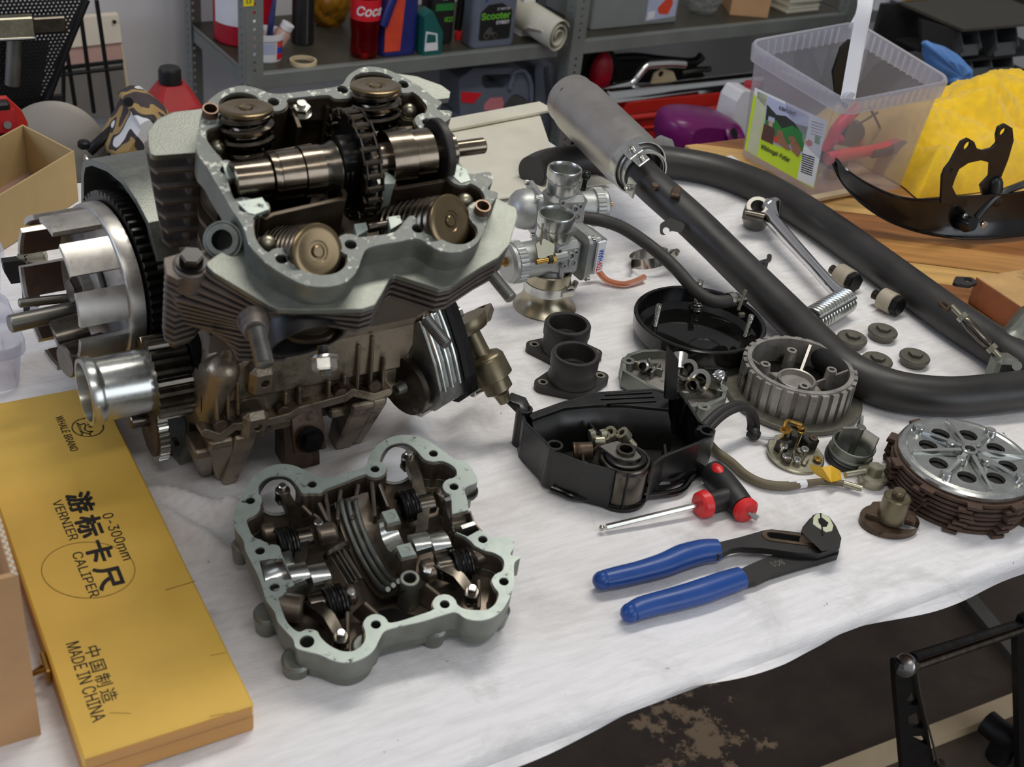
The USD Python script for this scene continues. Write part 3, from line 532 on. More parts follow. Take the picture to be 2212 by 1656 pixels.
# front fins: nested edges that reach further left as they go down, then close in over the port
fx = np.array(front); portc = HF.inv(YP(651, 723, 0.697)); port = cyl(HF(portc + [0.004, 0.05, 0.012]), HF(portc + [0, -0.06, -0.02]), 0.0255, n=28)
for k in range(1, 16):
    z = -0.0195 - 0.0059 * k; xl = -0.1139 - 0.0050 * min(k, 5) + 0.0075 * max(0, k - 10); dy = 0.0026 * min(k, 9)
    L = [(-0.07, -0.02), (-0.088, -0.034), (xl + 0.003, -0.040), (xl + 0.001, -0.0496 + 0.0022 * min(k, 6)), (xl + 0.007, -0.0590 + 0.0012 * k), (-0.0841 - 0.0012 * min(k, 6), -0.0928 + dy), (-0.0601, -0.1015 + dy)]
    if k <= 4: L += [tuple(p) for p in fx[5:]] + [(0.08, 0.0)]
    elif k <= 9: L += [(-0.02, -0.106 + dy), (0.004, -0.086 + dy), (0.02, -0.05), (0.0, -0.02)]
    else: L += [(-0.050, -0.097 + dy), (-0.030, -0.05)]
    g = rnd(poly(L), 0.002)
    if z > -0.075: g = g.difference(INN2.buffer(0.001))
    for q in getattr(g, 'geoms', [g]):
        if q.area < 4e-4: continue
        m = extr(q, z - 0.0022, z, HF)
        if k >= 5: m = cut(m, port)
        part(EN, 'fin', m, 'fin_alloy')
for k in range(5, 9):                                            # short fins right of the port
    z = -0.0195 - 0.0061 * k; part(EN, 'fin', extr(rnd(poly([(0.022, -0.03), (0.030 + 0.003 * k, -0.098 + 0.004 * k), (0.095, -0.076 + 0.004 * k), (0.110, -0.045), (0.09, -0.02)]), 0.002), z - 0.0022, z, HF), 'fin_alloy')
Q7 = lambda x, y: (340 + x / 2.976, 520 + y / 2.976)
fland = rnd(poly([tuple(HF.hit(*Q7(*p), -0.028)[:2]) for p in ((40, 110), (150, 80), (300, 60), (420, 60), (310, 150), (270, 205), (130, 250), (60, 215))]), 0.002).difference(INN2)
part(EN, 'flank_land', extr(fland, -0.034, -0.028, HF), 'fin_alloy'); part(EN, 'flank_core', extr(fland.buffer(-0.004), -0.11, -0.034, HF), 'oily_alloy')
for k in range(1, 11): part(EN, 'flank_fin', extr(fland.buffer(-0.0005), -0.0334 - 0.0068 * k, -0.0312 - 0.0068 * k, HF), 'fin_alloy')
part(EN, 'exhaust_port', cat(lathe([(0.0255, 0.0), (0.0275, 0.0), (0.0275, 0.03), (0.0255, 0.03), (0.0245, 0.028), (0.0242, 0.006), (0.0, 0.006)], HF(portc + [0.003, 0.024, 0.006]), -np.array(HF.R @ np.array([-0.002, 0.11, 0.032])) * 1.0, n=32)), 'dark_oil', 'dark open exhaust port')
# studs
def stud(a, b, r, nm='exhaust_stud', nut=None, m='stud_steel'):
    a, b = np.array(a), np.array(b); d = (b - a) / np.linalg.norm(b - a); ms = [thread(a, b, r)]
    s = part(EN, nm, ms[0], m)
    if nut is not None: part(s, 'nut', cat(hexhead(b - d * nut, d, r * 2.1, r * 2.0, (r * 2.6, 0.0016))), 'bright_steel')
yw = 0.665
stud(YP(553, 712, 0.675), YP(573, 790, 0.652), 0.0062); part(EN, 'stud_boss', cyl(YP(548, 690, 0.69), YP(553, 716, 0.674), 0.011, 0.0085, bev=0.001), 'fin_alloy')
stud(YP(697, 745, 0.70), YP(703, 812, 0.685), 0.0042, nut=0.012)
stud(YP(1060, 590, 0.70), YP(1105, 645, 0.675), 0.0048); stud(YP(920, 690, 0.74), YP(966, 745, 0.715), 0.0052)
# plug well and head bolt on the left flank
wc = h3(520, 1032, -0.016); wd = np.array([-0.50, -0.70, 0.50]); wd /= np.linalg.norm(wd)
part(EN, 'plug_well', cat(lathe([(0.0072, 0.002), (0.0110, 0.002), (0.0115, 0.0), (0.0120, -0.003), (0.0125, -0.03), (0.0072, -0.03), (0.0, -0.03)], wc, wd, 28), ring(wc - wd * 0.002, wd, 0.0112, 0.0132, 0.0025)), 'cast_alloy', 'bare plug well on the left flank')
bc = h3(345, 1150, -0.024); part(EN, 'head_bolt', cat(hexhead(bc, ZE, 0.0078, 0.007, (0.0100, 0.002))), 'black_iron')
part(EN, 'bolt_boss', cyl(bc - ZE * 0.02, bc - ZE * 0.002, 0.014, 0.0118, bev=0.001), 'fin_alloy')
part(EN, 'head_flank', extr(poly([(-0.104, -0.045), (-0.104, 0.03), (-0.088, 0.046), (-0.06, 0.046), (-0.06, -0.045)]), -0.13, -0.108 + 0.0, HF), 'fin_alloy')
# ---- crankcase (level frame)
XW = 0.238
KF = Fr((XW, 0.85, 0.0), rotz(0.15)); KX = Fr((XW, 0.85, 0.0), KF.R @ np.array([[0, 0, 1], [1, 0, 0], [0, 1, 0.]]))   # clutch side plane, poly (y,z)
flo = [tuple(KX.hit(px, py, 0.0)[:2]) for px, py in ((352, 992), (392, 1004), (408, 975), (412, 930), (404, 860), (396, 800), (382, 740), (366, 690), (352, 620), (344, 560), (326, 480), (300, 430), (268, 383), (236, 356), (200, 342), (184, 348), (180, 372))]
CP = poly([(0.802, 0.093), (0.798, 0.14), (0.83, 0.165), (0.93, 0.186), (1.02, 0.19), (1.10, 0.165), (1.12, 0.10), (0.96, 0.06), (0.86, 0.055), (0.802, 0.075)])
YZ = Fr((0, 0, 0), [[0, 0, 1], [1, 0, 0], [0, 1, 0]])                        # poly (y,z) extruded along x
part(EN, 'crankcase', extr(rnd(CP, 0.008), XW + 0.016, 0.415, YZ), 'case_alloy')
fl = poly(flo + [(flo[-1][0] + 0.02, 0.10), (0.22, 0.02), (0.10, 0.0)])
fl = fl.intersection(sbox(-1, 0.004, 1, 1))
part(EN, 'cover_flange', extr(fl.difference(fl.buffer(-0.0055)), -0.002, 0.045, KX), 'cast_alloy', 'bare sealing rim of the clutch side')
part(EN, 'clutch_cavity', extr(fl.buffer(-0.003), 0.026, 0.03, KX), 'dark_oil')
for px, py in ((189, 352), (247, 372)):
    c = XP(px, py, XW - 0.002); part(EN, 'cover_screw_boss', ring(c, (-1, 0, 0), 0.003, 0.008, 0.002, 16), 'machined')
c = XP(228, 402, XW - 0.006); part(EN, 'cover_bolt', cat(hexhead(c, (-1, 0, 0), 0.0085, 0.008, (0.011, 0.002)), cyl(c, c + [0.03, 0, 0], 0.009)), 'bright_steel')
# top of the gearbox with its bump and breather bolt
part(EN, 'gearbox_top', cat(hull(box((0.315, 0.985, 0.186), (0.13, 0.12, 0.012), rotx(0.0), 0.004).vertices, box((0.300, 1.08, 0.155), (0.13, 0.06, 0.02), bev=0.004).vertices), cyl((0.285, 0.945, 0.184), (0.305, 0.965, 0.190), 0.014, bev=0.004)), 'cast_alloy')
b = G(281, 338, 0.203); part(EN, 'breather_bolt', cyl(b - [0, 0, 0.02], b, 0.0065, n=12, bev=0.001), 'steel_dull')
# crankcase front: split flange, ribs, lugs and feet
yf = 0.797
def fp(px, py, y=yf): return YP(px, py, y)
fls = [fp(px, py) for px, py in ((438, 925), (470, 935), (500, 912), (560, 905), (620, 890), (640, 877), (740, 850), (755, 838), (800, 848), (832, 838))]
fpl = LineString([(p[0], p[2]) for p in fls]).buffer(0.0035)
XZ = Fr((0, 0, 0), [[1, 0, 0], [0, 0, -1], [0, 1, 0]])                        # poly (x,z) extruded towards -y
part(EN, 'case_joint', extr(fpl, -0.805, -(-0.805) * -1 + 0.021, XZ) if False else extr(fpl, 0.0, 0.012, Fr((0, 0.802, 0), XZ.R)), 'case_alloy', 'raised joint line between the case halves')
for px0, py0, px1, py1 in ((462, 848, 470, 905), (488, 842, 492, 900), (510, 820, 512, 890), (612, 842, 615, 868), (643, 832, 645, 866), (706, 818, 708, 858), (740, 805, 741, 825), (772, 740, 768, 840), (800, 722, 798, 830), (826, 770, 822, 830)):
    a, c = fp(px0, py0, 0.7995), fp(px1, py1, 0.7955); part(EN, 'rib', box((a + c) / 2, (0.0028, 0.010, abs(a[2] - c[2]) + 0.004), bev=0.001), 'case_alloy')
for px, py in ((567, 820), (552, 915)):
    c = fp(px, py, 0.790); part(EN, 'mounting_lug', cut(box(c + [0, 0.008, 0.0], (0.022, 0.024, 0.03), rotx(0.2), 0.005), cyl(c + [0.001, -0.02, 0], c + [0.001, 0.01, -0.003], 0.0035)), 'case_alloy')
for px, py in ((475, 918), (612, 888), (735, 850), (808, 832)):
    c = fp(px, py, 0.794); part(EN, 'case_screw', cyl(c + [0, 0.006, 0], c + [0, -0.003, 0], 0.006, bev=0.001), 'rust_steel')
# barrel foot and spigot under the fins
part(EN, 'barrel_base', cat(extr(rnd(poly([(-0.088, -0.03), (0.088, -0.03), (0.09, 0.05), (-0.088, 0.05)]), 0.01), -0.19, -0.10, HF)), 'case_alloy')
part(EN, 'case_neck', hull(HF.m(box((0.0, 0.02, -0.17), (0.176, 0.10, 0.01), bev=0.004)).vertices, box((0.325, 0.86, 0.115), (0.17, 0.125, 0.03), bev=0.004).vertices), 'case_alloy')
a = fp(450, 770, 0.772); part(EN, 'oil_passage', hull(sphere(fp(480, 800, 0.800), 0.014, 8).vertices, sphere(fp(455, 895, 0.812), 0.010, 8).vertices, sphere(fp(436, 820, 0.83), 0.016, 8).vertices, sphere(fp(424, 890, 0.84), 0.010, 8).vertices), 'case_alloy')
# sump and feet
part(EN, 'sump', hull(box((0.32, 0.90, 0.075), (0.165, 0.17, 0.02), bev=0.006).vertices, box((0.315, 0.91, 0.032), (0.13, 0.12, 0.01), bev=0.006).vertices), 'case_alloy')
def foot(top, bot, w, dpt, m='case_alloy', nm='foot'):
    return part(EN, nm, hull(box(np.array(top), (w, dpt, 0.01), bev=0.002).vertices, box(np.array(bot), (w * 0.72, dpt * 0.7, 0.006), bev=0.002).vertices), m)
def bot(px, py): g = G(px, py, 0.003); return g
foot(fp(470, 945, 0.806), bot(480, 1020), 0.020, 0.022); foot(fp(520, 935, 0.806), bot(492, 1030), 0.018, 0.022); foot(fp(430, 960, 0.82), bot(440, 1010), 0.016, 0.03)
foot(fp(600, 905, 0.812), bot(585, 965) + [0, 0, 0.03], 0.018, 0.018, nm='sump_rib'); foot(fp(725, 880, 0.815), bot(715, 925) + [0, 0, 0.025], 0.018, 0.018, nm='sump_rib')
foot(fp(770, 860, 0.806), bot(735, 950), 0.022, 0.03); foot(fp(805, 850, 0.806), bot(765, 940), 0.014, 0.03)
part(EN, 'stand_bracket', cat(box(fp(667, 925, 0.80) + [0, 0.004, 0.0], (0.028, 0.006, 0.045), rotx(-0.35), 0.001), hull(box(bot(642, 985), (0.03, 0.03, 0.004)).vertices, box(fp(640, 900, 0.82), (0.03, 0.02, 0.004)).vertices)), 'rust_steel')
c = fp(672, 950, 0.792); part(EN, 'stand_bolt', cat(hexhead(c, (0, -0.9, 0.2), 0.0085, 0.008, (0.0115, 0.002)), cyl(c, c - np.array([0, -0.9, 0.2]) * 0.02, 0.005)), 'black_iron')
c = XP(384, 968, 0.24); part(EN, 'drain_plug', cat(cyl(c, c + [-0.014, 0, 0], 0.0075, bev=0.001), ring(c, (-1, 0, 0), 0.0075, 0.0105, 0.004)), 'rust_steel')

# ---- clutch basket, gears and crank end on the left
gx = np.array([0.208, 0.9445, 0.1405]); GR = np.stack([rotz(0.16) @ roty(0.05) @ np.array(v) for v in ((0, 1, 0), (0, 0, 1), (1, 0, 0))], 1); GF = Fr(gx, GR)
PG = part(EN, 'primary_gear', extr(gearpoly(0.0775, 64, 0.0045, 0.42, 0.03), 0.0, 0.017, GF), 'black_iron', 'large black toothed primary gear')
BK = part(EN, 'clutch_basket', GF.m(cat(lathe([(0.03, -0.016), (0.0655, -0.016), (0.0685, -0.014), (0.0695, -0.010), (0.0695, -0.002), (0.066, 0.0), (0.03, 0.0)], n=56), lathe([(0.0, -0.014), (0.026, -0.014), (0.026, -0.02), (0.016, -0.022), (0.016, -0.03), (0.0, -0.03)], n=24))), 'basket_alloy', 'alloy clutch basket with open slots')
for k in range(10):
    a0 = math.radians(36 * k + 8); a1 = a0 + math.radians(24.5)
    m = lathe([(0.0612, -0.054), (0.0655, -0.054), (0.0663, -0.014), (0.0612, -0.014), (0.0612, -0.054)], n=9, a0=a0, a1=a1, R=np.eye(3))
    caps = []
    for t in (a0, a1):
        c, s = math.cos(t), math.sin(t); v = np.array([(r * c, r * s, z) for r, z in ((0.0612, -0.054), (0.0655, -0.054), (0.0663, -0.014), (0.0612, -0.014))]); caps.append(trimesh.Trimesh(v, [[0, 1, 2], [0, 2, 3]], process=False))
    tb = part(BK, 'basket_finger', GF.m(cat(m, *caps)), 'basket_alloy')
    part(tb, 'worn_lining', GF.m(lathe([(0.0611, -0.051), (0.0606, -0.051), (0.0606, -0.02), (0.0611, -0.02)], n=9, a0=a0, a1=a1, R=np.eye(3))), 'friction_brown')
part(BK, 'hub_nut', GF.m(hexhead((0, 0, -0.03), (0, 0, -1), 0.012, 0.006)), 'dark_steel')
cc = np.array([0.158, 0.8435, 0.1065]); cx = np.array([1.0, 0.03, 0.0])
CR = part(EN, 'crank_end', lathe([(0.0, 0.012), (0.0225, 0.012), (0.0235, 0.0), (0.0265, 0.0), (0.0275, 0.0015), (0.0275, 0.0075), (0.0262, 0.0095), (0.0255, 0.012), (0.0255, 0.044), (0.0248, 0.046), (0.0248, 0.052), (0.0, 0.052)], cc, cx, 48), 'machined', 'hollow alloy crank end')
part(CR, 'oil_film', lathe([(0.0, 0.0105), (0.0228, 0.0105)], cc, cx, 40), 'dark_oil')
CF_ = Fr(cc + cx * 0.05, np.stack([(0, 1, 0), (0, 0, 1), (1, 0, 0)], 1)); part(CR, 'pinion', extr(gearpoly(0.034, 24, 0.005, 0.45), 0.0, 0.028, CF_), 'dark_steel')
og = XP(322, 912, 0.212); OF = Fr(og, CF_.R); P2 = part(EN, 'oil_pump_gear', extr(gearpoly(0.034, 38, 0.003, 0.45), 0, 0.008, OF), 'bright_steel')
part(P2, 'gear_face', OF.m(lathe([(0, -0.0015), (0.029, -0.0015), (0.029, 0.0005)], n=32)), 'rust_steel'); part(P2, 'gear_stub', OF.m(cyl((-0.002, 0.006, -0.016), (-0.002, 0.006, 0), 0.0065, bev=0.001)), 'dark_steel')
part(EN, 'bearing', cat(ring((0.246, 0.85, 0.105), (-1, 0, 0), 0.03, 0.045, 0.008), cyl((0.24, 0.86, 0.16), (0.25, 0.86, 0.16), 0.02)), 'black_iron')
# shafts behind the basket
for (a, b, ya, yb, r, m) in (((20, 700), (165, 668), 0.945, 0.955, 0.0075, 'steel_dull'), ((120, 735), (190, 712), 0.925, 0.925, 0.0165, 'dark_steel'), ((140, 780), (230, 752), 0.89, 0.90, 0.014, 'dark_steel'), ((40, 655), (180, 640), 0.985, 0.985, 0.004, 'steel_dull')):
    part(EN, 'shaft', cyl(YP(*a, ya), YP(*b, yb), r, bev=0.001), m)
# starter clutch parts on the right flank
oc = YP(955, 800, 0.80)
PZ = np.array([0.93, 0.34, 0.06]); PZ /= np.linalg.norm(PZ); PY = np.array([0, 0, 1.0]) - PZ * PZ[2]; PY /= np.linalg.norm(PY); PFm = Fr(YP(893, 830, 0.795), np.stack([np.cross(PY, PZ), PY, PZ], 1))
sp = lambda px, py, z=0.0: tuple(PFm.hit(px, py, z)[:2])
cov = rnd(poly([sp(*p) for p in ((868, 722), (884, 705), (905, 692), (922, 740), (938, 790), (950, 845), (955, 878), (940, 888), (922, 884), (912, 850), (896, 808), (880, 765))]), 0.002)
OP = part(EN, 'oil_pump', extr(cov, 0.0, 0.027, PFm), 'machined', 'bright oil pump cover on the right flank')
for t in (0.005, 0.014, 0.023): part(OP, 'cover_rib', PFm.m(tube([np.array([*sp(*p), t]) + [0, 0.0, 0] for p in ((905, 690), (924, 740), (940, 790), (953, 850))], 0.0017, 8)), 'machined')
DZ = lambda r0, r1, pr, m_, nm: part(EN, nm, lathe(pr, PFm([*sp(888, 824), -0.004]), -PZ, 32), m_)
DZ(0, 0, [(0, 0), (0.026, 0), (0.0275, 0.0015), (0.0275, 0.005), (0.0265, 0.006), (0, 0.006)], 'dark_steel', 'pump_plate'); DZ(0, 0, [(0.002, 0.006), (0.006, 0.006), (0.0045, 0.014), (0.0024, 0.014), (0.002, 0.008)], 'steel_dull', 'pump_shaft')
part(EN, 'pump_gasket', extr(rnd(cov.buffer(0.004), 0.003), 0.027, 0.033, PFm), 'gloss_black'); part(EN, 'pump_housing', extr(rnd(cov.convex_hull.buffer(0.004), 0.004), 0.033, 0.041, PFm), 'black_iron')
a_ = PFm([*sp(918, 878), -0.010]); part(EN, 'pump_screw', cat(cyl(a_, a_ + PZ * 0.05, 0.0062, bev=0.002)), 'bright_steel')
for px, py in ((975, 683), (1030, 838)): a_ = YP(px, py, 0.80); part(EN, 'pump_screw', cyl(a_ - PZ * 0.008, a_ + PZ * 0.010, 0.0058, bev=0.001), 'bright_steel')
# brass-toned lifter pipe
lp = [YP(1000, 690, 0.83), YP(1022, 740, 0.82), YP(1048, 790, 0.81), YP(1068, 830, 0.80), YP(1092, 868, 0.79)]
d = (lp[4] - lp[0]); L = np.linalg.norm(d)
LF = part(EN, 'breather_pipe', lathe([(0, 0), (0.021, 0), (0.0215, 0.006), (0.018, 0.012), (0.009, 0.014), (0.009, 0.035), (0.016, 0.038), (0.0185, 0.042), (0.0185, 0.06), (0.013, 0.062), (0.013, 0.072), (0.009, 0.074), (0.0072, 0.076), (0.0055, L), (0.0035, L), (0.003, L - 0.01), (0, L - 0.01)], lp[0], d, 28), 'olive_metal', 'stepped olive-toned breather pipe')
ff = Fr(YP(1012, 700, 0.84), aim(d)); part(LF, 'flange', extr(hull2 if False else rnd(poly([(-0.036, -0.008), (-0.036, 0.008), (0, 0.024), (0.036, 0.008), (0.036, -0.008), (0, -0.024)]), 0.006).difference(circ(0.03, 0, 0.004)).difference(circ(-0.03, 0, 0.004)), -0.003, 0.003, ff), 'olive_metal')
part(EN, 'right_case', cat(hull(box((0.43, 0.87, 0.10), (0.05, 0.12, 0.10), bev=0.01).vertices, box((0.42, 0.95, 0.15), (0.04, 0.2, 0.14), bev=0.01).vertices)), 'case_alloy')

# ================================================================== rocker cover lying on its back
from_rv = lambda v: (lambda th: np.eye(3) if th < 1e-9 else (lambda k: np.eye(3) + math.sin(th) * k + (1 - math.cos(th)) * k @ k)(np.array([[0, -v[2], v[1]], [v[2], 0, -v[0]], [-v[1], v[0], 0]]) / th))(float(np.linalg.norm(v)))
VF = Fr((0.32069321, 0.65502153, 0.055), from_rv((0.1754, -0.0870, 0.0)))
Q3 = lambda x, y: (460 + x / 2.856, 900 + y / 2.856)
def v3(x, y, z=0.0): return VF(VF.hit(*Q3(x, y), z))
def vp(pts, z=0.0): return [tuple(VF.hit(*Q3(*p), z)[:2]) for p in pts]
VC = thing('valve_cover', 'upturned alloy rocker cover with rockers and springs inside, in front of the engine', 'engine cover', (0.32, 0.65, 0))
VO = rnd(soft(vp([(190, 480), (215, 420), (260, 360), (330, 312), (420, 290), (500, 300), (560, 325), (620, 352), (690, 378), (800, 350), (900, 322), (945, 300), (960, 250), (1000, 190), (1060, 142), (1150, 112), (1250, 120), (1340, 155), (1420, 210), (1500, 265), (1565, 275), (1630, 380), (1622, 405), (1555, 440), (1570, 520), (1585, 600), (1640, 690), (1730, 745), (1825, 738), (1862, 790), (1835, 850), (1905, 860), (1860, 900), (1858, 1000), (1850, 1060), (1822, 1130), (1780, 1195), (1720, 1238), (1640, 1255), (1560, 1242), (1500, 1205), (1440, 1215), (1300, 1258), (1150, 1292), (1062, 1320), (1030, 1365), (990, 1440), (920, 1490), (830, 1515), (740, 1500), (660, 1465), (560, 1440), (510, 1420), (495, 1370), (450, 1320), (400, 1260), (380, 1200), (330, 1130), (308, 1060), (280, 980), (240, 900), (200, 820), (188, 760), (140, 690), (125, 620), (142, 555)])), 0.001)
VI = soft(vp([(285, 495), (285, 420), (340, 370), (420, 360), (480, 380), (525, 430), (555, 470), (600, 462), (660, 468), (700, 440), (800, 402), (900, 362), (960, 348), (1020, 350), (1048, 320), (1030, 270), (1050, 215), (1095, 172), (1180, 160), (1240, 190), (1290, 245), (1330, 270), (1420, 272), (1490, 310), (1502, 360), (1445, 400), (1440, 450), (1470, 500), (1475, 590), (1490, 700), (1560, 740), (1650, 812), (1740, 840), (1792, 880), (1792, 940), (1742, 980), (1732, 1040), (1762, 1085), (1750, 1140), (1700, 1185), (1620, 1192), (1540, 1180), (1490, 1140), (1440, 1100), (1385, 1112), (1372, 1180), (1270, 1222), (1100, 1270), (1050, 1235), (1000, 1230), (945, 1250), (938, 1310), (938, 1380), (880, 1438), (800, 1445), (720, 1410), (665, 1360), (640, 1320), (580, 1310), (525, 1325), (460, 1270), (422, 1180), (405, 1095), (440, 1060), (490, 1040), (495, 1020), (430, 860), (405, 795), (340, 785), (300, 760), (250, 740), (218, 680), (210, 630), (262, 600), (292, 560)]))
VI = VI if VI.geom_type == 'Polygon' else max(VI.geoms, key=lambda g: g.area)
VI = VI.union(poly(vp([(285, 885), (425, 862), (485, 1000), (495, 1012), (322, 1030)]))).union(poly(vp([(1465, 600), (1590, 570), (1615, 640), (1660, 690), (1570, 738), (1490, 705)])))
VH = [(230, 515), (612, 415), (1000, 320), (1360, 225), (1487, 430), (1665, 755), (1795, 1015), (1430, 1155), (1005, 1280), (580, 1385), (380, 1050), (290, 825)]
vc = [VF.hit(*Q3(*p)) for p in VH]
vh = unary_union([circ(c[0], c[1], 0.0052 if i == 9 else 0.0037, 16) for i, c in enumerate(vc)]); vb = unary_union([circ(c[0], c[1], 0.0088, 16) for c in vc])
lands = unary_union([poly(vp(q)) for q in (((1040, 590), (1120, 570), (1155, 640), (1075, 660)), ((1130, 800), (1215, 780), (1255, 850), (1165, 870)), ((255, 800), (340, 785), (405, 800), (430, 870), (290, 880)), ((320, 1020), (490, 1000), (495, 1035), (440, 1062), (400, 1085), (340, 1080)))])
ws = [(430, 480), (1125, 285)]                                # tappet windows through which the sheet shows
wdir = VF.R.T @ np.array([0.36, 0.62, -0.70]); wdir /= np.linalg.norm(wdir); wcs = [VF.hit(*Q3(384, 462), -0.012), VF.hit(*Q3(1118, 272), -0.012)]
wcut = [VF.m(cyl(c - wdir * 0.010, c + wdir * 0.09, 0.0160, n=32)) for c in wcs]; wh = Polygon()
VI2 = VI.difference(vb).difference(lands)
face = VO.difference(VI2).difference(vh)
part(VC, 'gasket_face', extr(face, -0.0012, 0.0, VF), 'cover_face', 'pale machined rim with black sealant specks')
part(VC, 'cover_wall', cut(extr(VO.buffer(-0.0004).difference(VI2).difference(vh), -0.022, -0.0012, VF), *[VF.m(cyl(c - wdir * 0.002, c + wdir * 0.09, 0.0160, n=32)) for c in wcs]), 'cast_alloy')
inner = VI.buffer(0.0025)
part(VC, 'cover_floor', cat(cut(extr(VO.buffer(-0.006), -0.036, -0.032, VF), *wcut), cut(extr(VO.buffer(-0.003).difference(VI.buffer(-0.0012)).difference(vh), -0.034, -0.0215, VF), *wcut)), 'cast_alloy')
part(VC, 'cover_lining', cat(cut(extr(VI2.buffer(0.0005).difference(VI2.buffer(-0.0008)), -0.032, -0.0025, VF), *wcut), cut(extr(VI, -0.0322, -0.0312, VF), *wcut)), 'bronze_alloy', 'oil-browned inside of the cover')
for c in wcs: part(VC, 'tappet_window', VF.m(lathe([(0.0158, 0.010), (0.0180, 0.010), (0.0180, 0.030), (0.0158, 0.030), (0.0158, 0.010)], c, wdir, 36)), 'cast_alloy')
for px, py, r in ((530, 1500, 0.011), (960, 1420, 0.011), (1390, 1290, 0.010), (345, 1215, 0.010), (180, 790, 0.007), (1790, 1190, 0.008)):
    c = VF.hit(*Q3(px, py), -0.018); part(VC, 'bolt_boss', VF.m(cyl((c[0], c[1] + 0.006, -0.044), (c[0], c[1] + 0.004, -0.021), r * 0.85, r, bev=0.002)), 'cast_alloy')
# cam journal saddles (half bores)
for (x0, x1, y0) in ((-0.0835, -0.060, 0.0), (0.066, 0.0775, 0.0), (0.010, 0.024, 0.0)):
    a = np.linspace(math.pi, 2 * math.pi, 17); ring_ = [(0.0128 * math.cos(t), 0.0128 * math.sin(t)) for t in a]; blk = poly([(-0.0165, -0.0003), (-0.0128, -0.0003)] + [(x, y) for x, y in ring_] + [(0.0165, -0.0003), (0.0165, -0.03), (-0.0165, -0.03)])
    part(VC, 'journal_saddle', extr(blk, x0, x1, Fr(VF.o + VF.R @ np.array([0, -0.0012 if x0 < 0 else 0.0, 0]), VF.R @ np.array([[0, 0, 1], [1, 0, 0], [0, 1, 0.]]))), 'machined', 'bright half-bore cam journal')
for q in (((1040, 590), (1120, 570), (1155, 640), (1075, 660)), ((1130, 800), (1215, 780), (1255, 850), (1165, 870))):
    p = poly(vp(q)); c = p.centroid; part(VC, 'journal_post', extr(rnd(p, 0.001).difference(circ(c.x, c.y, 0.0032)), -0.032, 0.0008, VF), 'cover_face')
# rockers: tip, hub, two-arm shape, roller-like pad, coil on the hub
def rocker(tip, hub0, hub1, pad, spr, ztip=-0.006, zh=-0.010):
    T, A, B, P_ = v3(*tip, ztip), v3(*hub0, zh), v3(*hub1, zh), v3(*pad, -0.004); ax = (B - A) / np.linalg.norm(B - A); H = (A + B) / 2
    r = part(VC, 'rocker_arm', cat(cyl(A, B, 0.0085, bev=0.001), loft([np.array([C + u * wv * ax + w2 * hv * VF.R[:, 2] for u, w2 in ((-1, -1), (1, -1), (1, 1), (-1, 1))]) for C, wv, hv in ((H - ax * 0.004, 0.006, 0.007), (H * 0.5 + T * 0.5 + VF.R[:, 2] * 0.002, 0.0042, 0.0048), (T - VF.R[:, 2] * 0.002, 0.0038, 0.0038))]), cyl(T - VF.R[:, 2] * 0.006, T + VF.R[:, 2] * 0.003, 0.0058, bev=0.001),
        loft([np.array([C + u * wv * ax + w2 * hv * VF.R[:, 2] for u, w2 in ((-1, -1), (1, -1), (1, 1), (-1, 1))]) for C, wv, hv in ((H, 0.005, 0.006), (H * 0.3 + P_ * 0.7 - VF.R[:, 2] * 0.006, 0.005, 0.004))])), 'dark_steel')
    part(r, 'rocker_pad', loft([np.array([P_ + ax * s * 0.0068 * k2 + VF.R[:, 1] * y * 0.95 + VF.R[:, 2] * z for y, z in ((-0.0085, -0.006), (0.0085, -0.006), (0.0088, 0.0005), (0.0055, 0.0035), (0, 0.0045), (-0.0055, 0.0035), (-0.0088, 0.0005))]) for s, k2 in ((-1, 1), (1, 1))]), 'machined', 'bright cam follower pad')
    part(r, 'adjuster', cat(cyl(T, T + VF.R[:, 2] * 0.008, 0.0032, bev=0.0008), hexhead(T - VF.R[:, 2] * 0.010, VF.R[:, 2], 0.0062, 0.0045)), 'bright_steel')
    S0, S1 = v3(*spr[0], zh + 0.001), v3(*spr[1], zh + 0.001); d = S1 - S0
    part(VC, 'rocker_spring', helix(S0, d, 0.0118, 0.00125, 5.5, float(np.linalg.norm(d)), 6), 'black_iron')
rocker((430, 462), (515, 760), (610, 735), (525, 955), ((405, 790), (505, 765)))
rocker((1205, 258), (1250, 555), (1360, 525), (1280, 765), ((1160, 560), (1250, 535)))
rocker((790, 1365), (590, 1165), (690, 1140), (650, 960), ((700, 1160), (805, 1130)))
rocker((1597, 1090), (1380, 945), (1480, 920), (1392, 765), ((1485, 925), (1580, 905)))
for a, b, r in (((640, 735), (760, 705), 0.0085), ((300, 720), (390, 700), 0.0075), ((400, 1160), (560, 1185), 0.0105), ((820, 1105), (880, 1090), 0.008), ((1290, 960), (1370, 935), 0.009), ((1380, 510), (1450, 490), 0.0085), ((1590, 880), (1690, 830), 0.0085)):
    part(VC, 'shaft_boss', cat(cyl(v3(*a, -0.012), v3(*b, -0.012), r, bev=0.002)), 'bronze_alloy')
for p in ((652, 655), (850, 1085), (1325, 950)): c = v3(*p, -0.006); part(VC, 'shaft_pin', cyl(c - VF.R[:, 2] * 0.01, c + VF.R[:, 2] * 0.002, 0.0035, bev=0.0006), 'machined')
